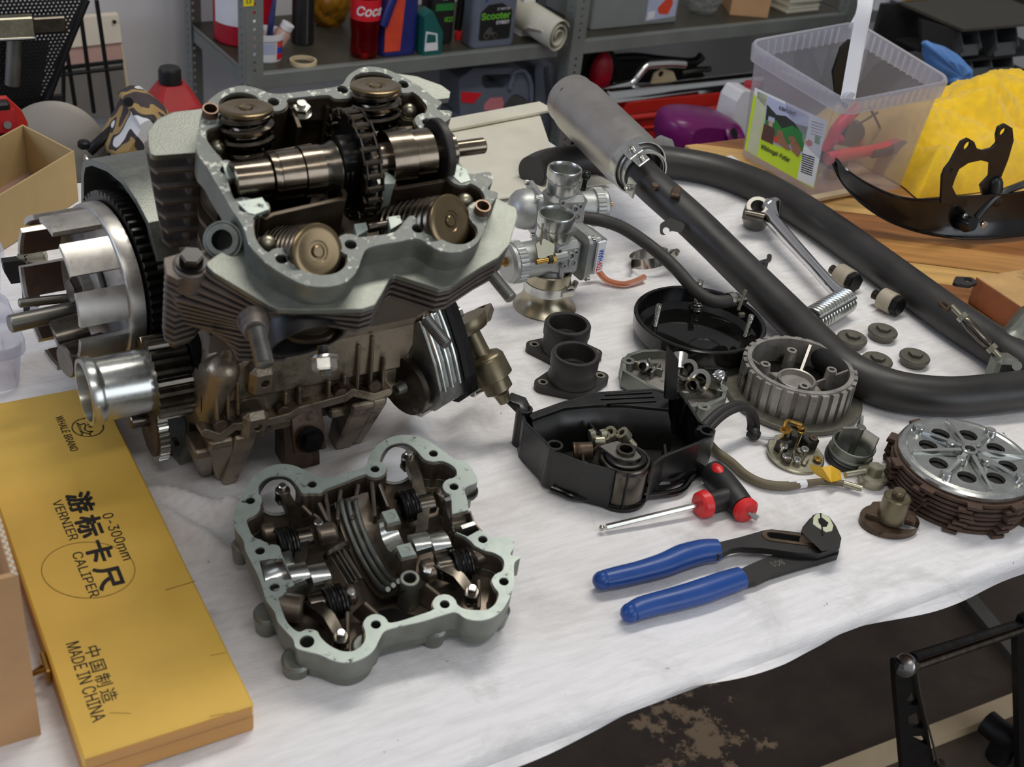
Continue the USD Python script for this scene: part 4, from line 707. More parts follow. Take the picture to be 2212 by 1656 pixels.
# sprocket well: nested arches across the middle
for k, (x, r) in enumerate(((-0.004, 0.052), (0.001, 0.050), (0.006, 0.048))):
    a = np.linspace(math.radians(200), math.radians(345), 24); p = np.stack([np.full(24, x - 0.004 + 0.0), r * np.cos(a) * 0.9, -0.001 + 0.62 * r * (np.sin(a) + 0.30)], 1)
    part(VC, 'chain_arch', VF.m(tube(p, 0.0021, 8, 0)), 'cast_alloy')
a = np.linspace(math.radians(195), math.radians(345), 24); vv = np.concatenate([np.stack([np.full(24, x), 0.050 * np.cos(a), -0.001 + 0.033 * (np.sin(a) + 0.15)], 1) for x in (-0.012, 0.016)])
part(VC, 'chain_well', VF.m(cat(quads(vv, 2, 24), quads(vv - [0, 0, 0.0015], 2, 24))), 'bronze_alloy')
for px, py, qx, qy in ((690, 440, 720, 640), (790, 430, 770, 620), (900, 400, 860, 620), (980, 380, 1000, 600), (1020, 390, 1080, 540), (640, 500, 700, 620), (520, 520, 600, 600), (560, 570, 610, 610), (830, 1180, 830, 1420), (900, 1120, 990, 1200), (1640, 980, 1640, 1160), (1280, 1010, 1380, 1090)):
    a, b = v3(px, py, -0.004), v3(qx, qy, -0.010); d = b - a; L = np.linalg.norm(d); y = d / L; x = np.cross(y, VF.R[:, 2]); x /= np.linalg.norm(x)
    part(VC, 'inner_rib', box((a + b) / 2 - VF.R[:, 2] * 0.011, (0.0032, L, 0.024), np.stack([x, y, np.cross(x, y)], 1), 0.001), 'bronze_alloy')
c = v3(1215, 990, 0.0); part(VC, 'oil_tower', VF.m(lathe([(0.0045, -0.03), (0.0085, -0.03), (0.0078, -0.002), (0.0070, -0.0005), (0.0048, -0.0005), (0.0045, -0.02)], VF.inv(c) * [1, 1, 0], n=24)), 'cast_alloy')
a, b = v3(770, 840, -0.006), v3(850, 970, -0.012); d = (b - a) / np.linalg.norm(b - a); part(VC, 'tacho_shaft', cat(cyl(a - d * 0.004, a + d * 0.001, 0.011, bev=0.001), extr(gearpoly(0.0062, 12, 0.0016, 0.5), 0.0, 0.026, Fr(a, aim(d))), cyl(a, b + d * 0.008, 0.004)), 'dark_steel')
part(VC, 'oil_puddle', cat(VF.m(extr(poly(vp([(1000, 1150), (1120, 1130), (1260, 1180), (1240, 1215), (1120, 1250), (1020, 1225)], -0.02)), -0.0315, -0.0300))), 'dark_oil')
part(VC, 'cover_peg', cyl(v3(1590, 455, -0.012), v3(1590, 470, -0.016), 0.006), 'black_iron')
CJK = {"游":[[[[16,-5],[29,30],[34,30],[40,26],[40,21],[34,7],[34,4],[36,4],[41,17],[44,36],[44,55],[37,55],[36,61],[19,72],[18,75],[23,82],[28,82],[35,78],[44,71],[45,68],[49,69],[44,77],[45,81],[53,84],[58,81],[65,68],[74,69],[76,81],[79,84],[89,81],[88,71],[109,70],[108,58],[84,58],[82,56],[83,53],[103,54],[109,49],[105,41],[96,32],[96,30],[109,29],[109,18],[96,17],[96,-4],[92,-10],[75,-12],[70,-3],[67,-8],[63,-10],[48,-10],[47,-4],[45,-4],[40,-11],[36,-11],[35,-8],[31,-6],[28,-10],[24,-10]],[[73,42],[72,30],[83,30],[83,38],[85,41]],[[70,0],[83,1],[83,17],[72,17]],[[57,48],[67,47],[67,55],[57,55]],[[54,17],[49,2],[58,2],[60,34],[56,34]]],[[[15,51],[22,57],[39,48],[41,44],[36,36],[32,36],[15,46]]]],"标":[[[[13,19],[27,47],[27,50],[16,51],[16,62],[30,63],[30,81],[33,84],[43,83],[44,63],[55,63],[56,53],[107,53],[109,51],[109,42],[107,40],[85,39],[85,33],[91,35],[98,34],[105,18],[109,2],[102,-2],[96,-1],[91,19],[87,28],[85,28],[85,-5],[82,-9],[77,-11],[63,-11],[60,-4],[61,2],[72,2],[72,30],[70,30],[67,17],[58,-1],[53,-2],[46,3],[46,6],[55,21],[58,34],[65,35],[72,32],[72,40],[54,40],[56,32],[52,26],[48,25],[46,29],[44,29],[44,-9],[41,-12],[33,-12],[30,-9],[30,21],[28,21],[22,10],[19,10],[17,12]],[[46,49],[49,44],[51,44],[51,50]]],[[[56,75],[102,76],[104,73],[104,66],[102,63],[57,63]]]],"卡":[[[[16,36],[17,48],[53,48],[53,82],[56,84],[66,83],[67,70],[98,69],[97,57],[67,57],[67,48],[108,47],[107,35],[67,35],[67,30],[72,30],[96,20],[102,17],[104,13],[100,6],[96,4],[86,10],[67,17],[67,-10],[64,-12],[56,-12],[53,-9],[53,35]]]],"尺":[[[[14,-5],[23,11],[27,26],[28,77],[30,79],[98,79],[100,77],[100,37],[98,35],[76,35],[75,34],[80,22],[91,9],[109,0],[109,-3],[103,-11],[98,-11],[90,-7],[74,7],[66,20],[60,35],[41,35],[40,22],[35,4],[25,-12],[20,-11]],[[43,66],[42,48],[86,48],[86,66]]]],"中":[[[[23,63],[58,63],[58,81],[66,80],[66,63],[101,63],[101,18],[93,18],[92,23],[66,23],[66,-8],[58,-9],[58,23],[30,23],[30,17],[23,17]],[[66,31],[93,30],[93,56],[66,56]],[[30,31],[58,30],[58,56],[30,56]]]],"国":[[[[22,76],[102,76],[101,-9],[94,-9],[93,-4],[31,-4],[29,-9],[22,-8]],[[30,4],[94,3],[94,69],[30,69]]],[[[36,12],[36,18],[58,19],[58,35],[40,35],[40,41],[58,41],[58,55],[37,55],[37,61],[87,61],[87,55],[65,55],[65,41],[84,41],[84,35],[65,35],[65,19],[80,18],[79,22],[71,30],[76,33],[85,23],[81,18],[89,18],[89,12]]]],"制":[[[[83,-8],[82,0],[93,-1],[96,0],[96,80],[103,80],[103,-3],[101,-6],[95,-8]]],[[[79,72],[86,71],[86,18],[79,18]]],[[[18,49],[21,50],[21,52],[18,52],[18,54],[24,64],[27,78],[34,77],[32,67],[42,67],[42,80],[49,80],[49,67],[68,67],[68,60],[49,59],[49,50],[72,50],[72,43],[49,42],[49,33],[69,33],[68,2],[63,-1],[54,-1],[53,5],[62,5],[62,26],[49,26],[49,-8],[42,-9],[42,26],[30,26],[29,-1],[23,-1],[23,33],[42,33],[42,42],[18,43]],[[29,60],[25,50],[42,50],[42,60]]]],"造":[[[[19,-3],[19,0],[31,8],[31,36],[19,36],[19,43],[38,43],[38,8],[48,2],[58,0],[89,0],[107,2],[105,-6],[54,-6],[47,-4],[37,2],[31,1],[24,-7],[22,-7]]],[[[43,43],[43,49],[71,49],[71,62],[56,62],[50,52],[44,54],[44,57],[49,62],[56,79],[62,78],[60,68],[71,68],[71,81],[78,81],[78,68],[101,68],[101,62],[78,62],[78,49],[105,49],[105,43]]],[[[51,35],[98,35],[98,8],[51,8]],[[58,15],[90,14],[90,29],[58,29]]],[[[21,72],[23,75],[27,76],[38,66],[41,61],[35,57]]]]}

# ================================================================== things on the bench
def flat(F, P2, z0, z1): return extr(P2, z0, z1, F)
def text_on(t, F, p0, p1, height, z=0.0003, bold=False, stretch=True):          # lettering from p0 to p1 (xy of frame F) with given cap height
    m = meshkit.text_mesh(t, height, 0.0002, bold); m.vertices[:, 0] -= m.vertices[:, 0].min(); L = m.vertices[:, 0].max(); d = np.array(p1, float) - p0; D = np.linalg.norm(d)
    if stretch: m.vertices[:, 0] *= D / L
    c, s = d / D; v = m.vertices; m.vertices = np.stack([p0[0] + c * v[:, 0] - s * v[:, 1], p0[1] + s * v[:, 0] + c * v[:, 1], v[:, 2] + z], 1); return F.m(m)
WF = Fr((0, 0, 0), np.eye(3))
# ---- yellow caliper box
bz = 0.026; A, B = G(547, 1516, bz), G(179, 1640, bz); x0, x1 = B[0], A[0]; y0 = (A[1] + B[1]) / 2; y1 = G(150, 841, bz)[1]
CB = thing('caliper_box', 'long yellow wooden caliper box printed VERNIER CALIPER in black', 'box', ((x0 + x1) / 2, (y0 + y1) / 2, 0))
cx, cy = (x0 + x1) / 2, (y0 + y1) / 2
part(CB, 'lid', box((cx, cy, 0.0205), (x1 - x0, y1 - y0, 0.011), bev=0.0015), 'box_yellow'); part(CB, 'base', box((cx, cy, 0.0073), (x1 - x0, y1 - y0, 0.0142), bev=0.0012), 'box_edge')
part(CB, 'lid_edge', box((cx, y0 - 0.0002, 0.0195), (x1 - x0 - 0.003, 0.0006, 0.0085)), 'box_edge')
q4 = lambda x, y: tuple(G(x / 1.9817, 820 + y / 1.9817, bz)[:2])
def boxtext(t, a, b, h, m='print_black', bold=False, nm='print'): part(CB, nm, text_on(t, WF, q4(*a), q4(*b), h, bz + 0.0001, bold), m, smooth=False)
boxtext('WHALE BRAND', (236, 160), (303, 308), 0.0062); boxtext('VERNIER', (222, 522), (298, 690), 0.0072); boxtext('CALIPER', (307, 744), (386, 934), 0.0072); boxtext('0-300mm', (436, 578), (528, 775), 0.0080); boxtext('MADE IN CHINA', (282, 1132), (398, 1468), 0.0086)
def cjk(t, a, b, h, m='print_black'):
    p0, p1 = np.array(q4(*a)), np.array(q4(*b)); d = (p1 - p0) / len(t); L = np.linalg.norm(d); c, s = d / L; out = []
    for i, chh in enumerate(t):
        for rg in CJK[chh]:
            g = Polygon(rg[0], rg[1:]).buffer(0); g = affinity.affine_transform(g, [L * 0.94 / 105, 0, 0, h / 95, -14 * L / 105, 0]); o = p0 + d * i
            g = affinity.affine_transform(g, [c, -s, s, c, o[0], o[1]]); out.append(extr(g, bz + 0.0001, bz + 0.0003))
    part(CB, 'print', cat(*out), m, smooth=False)
cjk('游标卡尺', (288, 492), (450, 922), 0.0195); cjk('中国制造', (362, 1145), (452, 1395), 0.0112)
def loopline(pts, w): return LineString(pts + [pts[0]]).buffer(w)
def curve(px, w, closed=False, sm=6): p = smoothpath([(*q4(*q), 0) for q in px], sm, closed)[:, :2]; return LineString(np.vstack([p, p[:1]]) if closed else p).buffer(w)
ell = lambda c, rx, ry, n=40: [(c[0] + rx * math.cos(t), c[1] + ry * math.sin(t)) for t in np.linspace(0, 2 * math.pi, n, endpoint=False)]
q5b = lambda x, y: (x / 6.9125 * 1.9817, (780 + y / 6.9125 - 820) * 1.9817)
emb = [curve(ell((375, 204), 67, 39), 0.0004, True, 2)]
for c in ([(1150, 925), (1200, 950), (1250, 930), (1275, 960), (1265, 1020), (1320, 1050), (1385, 1045), (1340, 1075), (1350, 1110)], [(1210, 1045), (1250, 1065), (1340, 1085)], [(1215, 1110), (1240, 1060)], [(1300, 955), (1340, 940), (1420, 930), (1420, 960), (1380, 960)], [(1345, 945), (1340, 975)]): emb.append(curve([q5b(*q) for q in c], 0.00045))
for k in range(8): emb.append(curve([q5b(1140 + k * 9, 935 + k * 20), q5b(1195 + k * 5, 950 + k * 17)], 0.0003, sm=2))
for k in range(3): emb.append(curve([q5b(1310 + k * 22, 915), q5b(1312 + k * 22, 918)], 0.0005, sm=2)); emb.append(curve([q5b(1325 + k * 22, 978), q5b(1330 + k * 22, 990)], 0.0003, sm=2))
part(CB, 'emblem', extr(unary_union(emb), bz + 0.0001, bz + 0.0003), 'print_black', 'whale emblem in a printed oval', smooth=False)
part(CB, 'ring_mark', extr(curve(ell((378, 815), 200, 120, 60), 0.00035, True, 2), bz + 0.0001, bz + 0.00025), 'print_worn')
part(CB, 'scratch', extr(unary_union([curve([(710, 900), (760, 885), (835, 862)], 0.0004), curve([(470, 1425), (560, 1428)], 0.0002), curve([(900, 1180), (965, 1168)], 0.0002), curve([(900, 1440), (985, 1425)], 0.0002)]), bz + 0.0001, bz + 0.0002), 'print_worn')
ky = G(100, 1440, 0.014)[1]; ck = part(CB, 'clasp', box((x0 - 0.002, ky, 0.014), (0.004, 0.020, 0.012), bev=0.001), 'brass'); part(ck, 'hook', tube([(x0 - 0.003, ky - 0.006, 0.018), (x0 - 0.012, ky - 0.002, 0.013), (x0 - 0.003, ky + 0.006, 0.010)], 0.0016, 8), 'brass')
# ---- cardboard boxes
def open_box(name, label, c, ex, ey, h, t, mout, min_, base=0.0, flutes=None):
    c = np.array([*c[:2], base]); T_ = thing(name, label, 'box', c); ex = np.array([*ex, 0.0]); ey = np.array([*ey, 0.0]); lx, ly = np.linalg.norm(ex), np.linalg.norm(ey); R = np.stack([ex / lx, ey / ly, [0, 0, 1]], 1)
    F = Fr(c, R)
    for n, cc, s in (('front_wall', (lx / 2, t / 2, h / 2), (lx, t, h)), ('back_wall', (lx / 2, ly - t / 2, h / 2), (lx, t, h)), ('side_wall', (t / 2, ly / 2, h / 2), (t, ly - 2 * t, h)), ('side_wall', (lx - t / 2, ly / 2, h / 2), (t, ly - 2 * t, h))): part(T_, n, F.m(box(cc, s, bev=0.0004)), mout)
    part(T_, 'bottom', F.m(box((lx / 2, ly / 2, t / 2), (lx - 2 * t, ly - 2 * t, t))), min_)
    if flutes:
        pts = []; n = int(ly / 0.006)
        for k in range(n * 2): pts.append((lx - t + (0.0006 if k % 2 else t - 0.0006), ly * k / (2 * n)))
        part(T_, 'flute', F.m(extr(LineString(pts).buffer(0.0004), h, h + 0.0008)), flutes)
    return T_
cb = G(88, 1582); open_box('cardboard_box', 'brown corrugated box with a fluted cut edge beside the yellow box', (cb[0] - 0.22, cb[1]), (0.22, -0.002), (0.004, 0.24), 0.140, 0.004, 'cardboard', 'cardboard_pale', flutes='paper_roll')
R_, K_, L_ = np.array((0.277, 1.40)), np.array((0.239, 1.492)), np.array((0.165, 1.292)); open_box('cardboard_box', 'shallow open tan box behind the clutch basket', L_, R_ - L_, K_ - R_, 0.062, 0.003, 'cardboard_pale', 'cardboard_pink')
# ---- plastic tubs at the left edge
def tub(name, label, fr, w, d, h, m='clear_plastic', base=0.0):
    T_ = thing(name, label, 'tub', (fr[0] - w / 2, fr[1] + d / 2, base)); c = np.array([fr[0] - w / 2, fr[1] + d / 2, base]); secs = []
    for k, z, r in ((0.86, 0.001, 0.012), (0.9, 0.004, 0.014), (0.97, h - 0.006, 0.016), (0.97, h, 0.016)): p = rrect(w * k, d * k, r); secs.append(np.column_stack([p, np.full(len(p), z)]) + c)
    part(T_, 'body', quads(np.concatenate(secs), len(secs), len(secs[0]), False, True), m, smooth=40)
    p = [rrect(w * k, d * k, 0.018) for k in (0.96, 1.0, 1.02, 1.02)]; zz = (h, h + 0.002, h, h - 0.009)
    part(T_, 'rim', quads(np.concatenate([np.column_stack([a, np.full(len(a), z)]) + c for a, z in zip(p, zz)]), 4, len(p[0]), False, True), 'clear_rim', smooth=40); return T_
g = G(70, 846); tub('plastic_tub', 'clear plastic tub holding reddish clay-like lumps, beyond the yellow box', (g[0], g[1]), 0.14, 0.11, 0.047)
solo('clay_lump', 'pinkish lump inside the clear tub beyond the yellow box', 'lump', trimesh.convex.convex_hull(sphere((g[0] - 0.040, g[1] + 0.034, 0.020), 0.016, 8).vertices * [1, 1, 1] + np.array([[rng.uniform(-.003, .003) for _ in range(3)] for _ in range(len(sphere((0, 0, 0), 1, 8).vertices))])), 'pinkish_cloth')
g2 = G(24, 648); tub('plastic_tub', 'clear plastic tub cut by the left edge, the farther of two', (g2[0], g2[1]), 0.13, 0.10, 0.05)
# small black puller and rods left of the clutch basket
PT = thing('gear_puller', 'small black puller tool standing beside the clutch basket', 'puller', G(62, 660))
g = G(62, 668); part(PT, 'screw', cyl(G(40, 560, 0.06), G(100, 552, 0.065), 0.006, bev=0.001), 'zinc'); part(PT, 'knob', extr(gearpoly(0.010, 14, 0.001), 0, 0.014, Fr(G(48, 556, 0.061), aim((1, 0.1, 0.05)))), 'dark_steel')
part(PT, 'arm', hull(box(G(22, 570, 0.06), (0.014, 0.01, 0.010)).vertices, box(G(45, 600, 0.045), (0.02, 0.008, 0.006)).vertices), 'black_frame'); part(PT, 'leg', hull(box(G(62, 590, 0.045), (0.014, 0.006, 0.01)).vertices, box(G(56, 672, 0.002), (0.004, 0.004, 0.004)).vertices), 'black_frame'); part(PT, 'leg', hull(box(G(72, 600, 0.04), (0.01, 0.006, 0.01)).vertices, box(G(80, 655, 0.002), (0.004, 0.004, 0.004)).vertices), 'black_frame')

# ---- carburettors
def carb(base, top, label, yaw, full):
    T_ = thing('carburettor', label, 'carburettor', base); z1 = top[2]; bx, by = base[0], base[1]; F = Fr((bx, by, 0), rotz(yaw)); P = lambda m_, n, me, l=None: part(T_, n, F.m(me), m_, l)
    P('bell_metal', 'bellmouth', lathe([(0.0245, 0.032), (0.0245, 0.022), (0.026, 0.014), (0.030, 0.006), (0.0345, 0.002), (0.0352, 0.0005), (0.034, 0.0), (0.0335, 0.0012), (0.028, 0.006), (0.023, 0.02), (0.023, 0.032)], n=44))
    P('machined', 'hose_clamp', ring((0, 0, 0.022), (0, 0, 1), 0.0246, 0.0258, 0.010, 44)); P('bell_metal', 'sleeve', ring((0, 0, 0.030), (0, 0, 1), 0.022, 0.0248, 0.016, 44, 0.001))
    P('bright_steel', 'clamp_screw', cat(box((0.010, -0.0256, 0.027), (0.016, 0.005, 0.008), bev=0.001), cyl((0.022, -0.018, 0.028), (0.030, -0.010, 0.028), 0.0035)))
    P('carb_alloy', 'body', cat(lathe([(0.0, 0.04), (0.019, 0.042), (0.017, 0.052), (0.0175, 0.07), (0.0175, z1 - 0.022), (0.0, z1 - 0.022)], n=36), hull(box((0.0, 0.0, 0.066), (0.040, 0.036, 0.034), bev=0.006).vertices, box((0.012, 0, 0.064), (0.03, 0.040, 0.040), bev=0.006).vertices)))
    P('machined', 'spigot', lathe([(0.0165, z1 - 0.03), (0.0190, z1 - 0.026), (0.0190, z1 - 0.016), (0.0175, z1 - 0.015), (0.0175, z1 - 0.012), (0.0200, z1 - 0.011), (0.0200, z1 - 0.002), (0.0192, z1), (0.0180, z1), (0.0165, z1 - 0.004), (0.0155, z1 - 0.028), (0.0, z1 - 0.028)], n=44))
    s = 1 if full else -1
    bowl = rnd(poly([(-0.020, -0.024), (0.020, -0.024), (0.022, 0.024), (-0.022, 0.024)]), 0.005); BF = Fr(F((s * 0.030, 0, 0.062)), F.R @ np.stack([(0, s, 0), (0, 0, 1), (s, 0, 0)], 1))
    part(T_, 'bowl_flange', extr(bowl.buffer(0.003), 0.0, 0.005, BF), 'carb_alloy')
    if not full: part(T_, 'side_dome', BF.m(lathe([(0, 0.005), (0.0235, 0.005), (0.0235, 0.014), (0.0215, 0.022), (0.016, 0.028), (0.008, 0.031), (0, 0.0315)], n=40)), 'carb_alloy')
    else: part(T_, 'float_bowl', cat(extr(bowl.buffer(-0.001), 0.005, 0.018, BF), hull(extr(bowl.buffer(-0.0015), 0.018, 0.019, BF).vertices, extr(bowl.buffer(-0.008), 0.030, 0.031, BF).vertices)), 'carb_alloy')
    for a, b in ((-1, -1), (1, -1), (1, 1), (-1, 1)): part(T_, 'bowl_screw', BF.m(cat(cyl((a * 0.0205, b * 0.0235, 0.004), (a * 0.0205, b * 0.0235, 0.009), 0.0034, n=12, bev=0.0005))), 'bright_steel')
    CFm = Fr(F((-s * 0.030, 0, 0.062)), F.R @ np.stack([(0, -s, 0), (0, 0, 1), (-s, 0, 0)], 1))
    part(T_, 'slide_housing', CFm.m(cat(cyl((0, 0, -0.02), (0, 0, 0.012), 0.0195, bev=0.001))), 'carb_alloy')
    part(T_, 'knurled_cap', cat(extr(gearpoly(0.0228, 30, 0.0012, 0.6), 0.010, 0.020, CFm), CFm.m(lathe([(0.0215, 0.018), (0.0215, 0.024), (0.018, 0.027), (0, 0.027)], n=32))), 'carb_alloy')
    for k, (a, b, r) in enumerate(((0.010, -0.022, 0.0045), (0.016, -0.021, 0.003), (0.001, -0.023, 0.0035), (0.014, -0.020, 0.0055), (-0.006, -0.021, 0.003))):
        z = (0.070, 0.073, 0.060, 0.060, 0.078)[k]; P('carb_alloy', 'jet_boss', lathe([(0, 0), (r, 0), (r, 0.010), (r * 0.6, 0.010), (r * 0.6, 0.006), (0, 0.006)], (a, b + 0.008, z), (0, -1, 0.1), 16))
    P('brass', 'cable_stub', cat(cyl((-s * 0.052, 0, 0.064), (-s * 0.064, 0, 0.065), 0.0035), cyl((-s * 0.056, 0, 0.064), (-s * 0.060, 0, 0.0645), 0.005, n=6)))
    if full:
        P('zinc', 'throttle_quadrant', cat(extr(rnd(poly([(-0.008, -0.010), (0.010, -0.012), (0.013, 0.002), (0.0, 0.010), (-0.010, 0.006)]), 0.002), 0, 0.002, Fr((-0.024, -0.018, 0.084), np.stack([(1, 0, 0), (0, 0.3, 0.95), (0, -0.95, 0.3)], 1))), tube([(-0.028, -0.018, 0.085), (-0.028, -0.017, 0.105), (-0.027, -0.016, 0.112)], 0.0012, 6, 3)))
        P('brass', 'idle_screw', cat(cyl((-0.035, -0.024, 0.072), (-0.020, -0.024, 0.072), 0.0028), cyl((-0.016, -0.024, 0.072), (-0.012, -0.024, 0.072), 0.005, n=6)))
        P('plastic_black', 'idle_spring', cyl((-0.020, -0.024, 0.072), (-0.012, -0.024, 0.072), 0.0042)); P('carb_alloy', 'idle_housing', cat(cyl((-0.012, -0.022, 0.072), (0.004, -0.020, 0.072), 0.0055), box((0.002, -0.018, 0.05), (0.006, 0.01, 0.05), bev=0.002)))
        st = Fr(BF(np.array([-0.006, 0.0, 0.0312])), BF.R); stp = [(-0.006, -0.014), (0.006, -0.014), (0.006, 0.016), (-0.006, 0.016)]
        # maker's sticker on the bowl side that faces the camera
        SFc = Fr(F((0.047, -0.0215, 0.064)), F.R @ np.stack([(0.0, 0.0, 1), (1, 0.16, 0), (-0.16, 1, 0)], 1)); SFc = Fr(SFc.o, np.stack([SFc.R[:, 0], SFc.R[:, 1], np.cross(SFc.R[:, 0], SFc.R[:, 1])], 1))
        if SFc.R[:, 2][1] > 0: SFc = Fr(SFc.o, np.stack([SFc.R[:, 0], -SFc.R[:, 1], -SFc.R[:, 2]], 1))
        sk = part(T_, 'sticker', SFc.m(box((0, 0, 0.0015), (0.036, 0.011, 0.003))), 'label_white', 'white maker sticker with red and blue capitals')
        part(sk, 'print', text_on('TOP', SFc, (-0.0165, -0.0032), (-0.0055, -0.0032), 0.0068, 0.003, True), 'label_red'); part(sk, 'print', text_on('HAM', SFc, (-0.0045, -0.0032), (0.0085, -0.0032), 0.0068, 0.003, True), 'label_blue')
    else:
        P('gloss_black', 'choke_knob', cat(sphere((0.030, 0.008, 0.098), 0.006, 8), cyl((0.028, 0.006, 0.08), (0.030, 0.008, 0.095), 0.003)))
    return T_
b1 = G(1176, 660); carb(b1, (b1[0], b1[1], 0.112), 'front carburettor with brass throttle quadrant, standing on its bellmouth', 0.02, True)
t2 = G(1221, 362, 0.112); carb(np.array([t2[0], t2[1], 0]), t2, 'rear carburettor behind the other one, with domed side cover and black knob', -0.22, False)
# ---- rubber intake manifolds
def manifold(c, a, name_label):
    T_ = thing('intake_rubber', name_label, 'intake rubber', c, 'rubber intake stubs beside the carburettors'); F = Fr(c, rotz(a))
    body = lathe([(0.0205, 0.006), (0.0245, 0.006), (0.0245, 0.012), (0.0228, 0.016), (0.0228, 0.022), (0.0240, 0.025), (0.0240, 0.036), (0.0228, 0.038), (0.0195, 0.038), (0.0185, 0.036), (0.0185, 0.020), (0.0165, 0.018), (0.0165, 0.002), (0.0205, 0.002)], n=44)
    fl_ = hull(np.array(circ(0, 0, 0.0255, 40).exterior.coords), np.array(circ(0.031, 0, 0.0085).exterior.coords), np.array(circ(-0.031, 0, 0.0085).exterior.coords)) if False else circ(0, 0, 0.0255, 40).union(circ(0.031, 0, 0.0085, 20)).union(circ(-0.031, 0, 0.0085, 20)).convex_hull.difference(circ(0, 0, 0.017, 32)).difference(circ(0.031, 0, 0.0042, 16)).difference(circ(-0.031, 0, 0.0042, 16))
    part(T_, 'sleeve', F.m(body), 'rubber'); part(T_, 'flange', extr(fl_, 0.0, 0.0075, F), 'rubber')
    for s in (-1, 1): part(T_, 'eyelet', F.m(ring((s * 0.031, 0, 0.0068), (0, 0, 1), 0.0028, 0.0052, 0.0014, 20)), 'zinc')
for (tx, ty), (l0, l1), lab in (((1227, 697), ((1163, 727), (1282, 742)), 'black rubber intake stub next to the bellmouth, the farther of two'), ((1244, 762), ((1183, 812), (1297, 799)), 'black rubber intake stub nearest the black sprocket cover')):
    c = G(tx, ty, 0.038); c[2] = 0; u = G(*l1, 0.008) - G(*l0, 0.008); manifold(c, math.atan2(u[1], u[0]), lab)
# ---- black round cover with studs
LC = G(1512, 688, 0.030); LC[2] = 0; lid = thing('round_cover', 'round black dished cover with upright studs and oil inside', 'engine cover', LC); F = Fr(LC, np.eye(3))
part(lid, 'dish', F.m(lathe([(0, 0.006), (0.0, 0.002), (0.050, 0.002), (0.060, 0.004), (0.0665, 0.010), (0.0695, 0.016), (0.0705, 0.030), (0.0695, 0.0312), (0.0665, 0.0312), (0.0655, 0.030), (0.0645, 0.014), (0.058, 0.0085), (0.0, 0.0075)], n=64)), 'gloss_black')
part(lid, 'relief_ring', F.m(cat(lathe([(0.0165, 0.0), (0.0175, 0.0014), (0.0185, 0.0)], (-0.004, -0.022, 0.0078), n=40), lathe([(0.036, 0.0), (0.0368, 0.0016), (0.0385, 0.0)], (0.022, -0.004, 0.0078), n=48, a0=0.1, a1=2.6))), 'gloss_black')
part(lid, 'oil_pool', F.m(lathe([(0, 0.0083), (0.060, 0.0083)], n=48)), 'water')
for (px, py), (qx, qy) in (((1414, 703), (1419, 662)), ((1611, 726), (1616, 697)), ((1500, 660), (1514, 610))):
    a = G(px, py, 0.008); part(lid, 'stud', thread(a, a + [0.001, 0, 0.026 if px != 1500 else 0.032], 0.0036 if px != 1500 else 0.004), 'bright_steel')
part(lid, 'stud_spring', helix(G(1504, 672, 0.008), (0, 0, 1), 0.005, 0.001, 5, 0.016), 'bright_steel')
# ---- hoses and clamps
hp_ = [G(1262, 470, 0.085), G(1300, 476, 0.085), G(1345, 492, 0.078), G(1400, 528, 0.066), G(1452, 572, 0.055), G(1498, 622, 0.046), G(1528, 645, 0.043), G(1560, 652, 0.042), G(1592, 645, 0.042)]
HS = thing('rubber_hose', 'black rubber hose curving from the carburettor onto the round cover', 'hose', hp_[4] * [1, 1, 0]); part(HS, 'tube', tube(hp_, 0.0072, 14, 8), 'hose_rubber')
e = hp_[-1]; d = hp_[-1] - hp_[-2]; d /= np.linalg.norm(d); part(HS, 'clip', cat(ring(e - d * 0.012, d, 0.0072, 0.0084, 0.007), box(e + [0.0, -0.009, 0.002], (0.011, 0.004, 0.006), bev=0.0006)), 'bright_steel'); part(HS, 'clip_screw', cat(cyl(e + [-0.006, -0.012, -0.006], e + [0.0, -0.010, 0.016], 0.002), hexhead(e + [-0.002, -0.014, -0.010], (0.1, -0.2, -1), 0.004, 0.004)), 'zinc')
fpth = [G(1270, 560, 0.03), G(1292, 585, 0.014), G(1312, 606, 0.006), G(1345, 614, 0.004), G(1372, 608, 0.004), G(1392, 598, 0.006)]
solo('fuel_tube', 'translucent orange fuel tube curling from under the carburettor', 'hose', tube(fpth, 0.0038, 10, 6), 'fuel_hose')
cc2 = G(1403, 557, 0.012); HCm = thing('hose_clamp', 'loose steel worm-drive hose clamp lying on the sheet', 'hose clamp', cc2 * [1, 1, 0]); CFr = Fr(cc2, rotz(0.5) @ rotx(-0.35))
part(HCm, 'band', CFr.m(lathe([(0.0222, -0.006), (0.0230, -0.006), (0.0230, 0.006), (0.0222, 0.006), (0.0222, -0.006)], n=48)), 'bright_steel'); part(HCm, 'screw_housing', CFr.m(box((0.006, -0.025, 0), (0.018, 0.006, 0.012), bev=0.001)), 'bright_steel'); part(HCm, 'worm_screw', CFr.m(cat(cyl((0.015, -0.026, 0), (0.022, -0.025, 0), 0.004, n=12), cyl((-0.006, -0.026, 0), (-0.003, -0.026, 0), 0.003, n=12))), 'zinc')
part(HCm, 'tail', CFr.m(box((-0.026, 0.010, 0), (0.022, 0.0008, 0.010), rotz(0.4))), 'bright_steel')

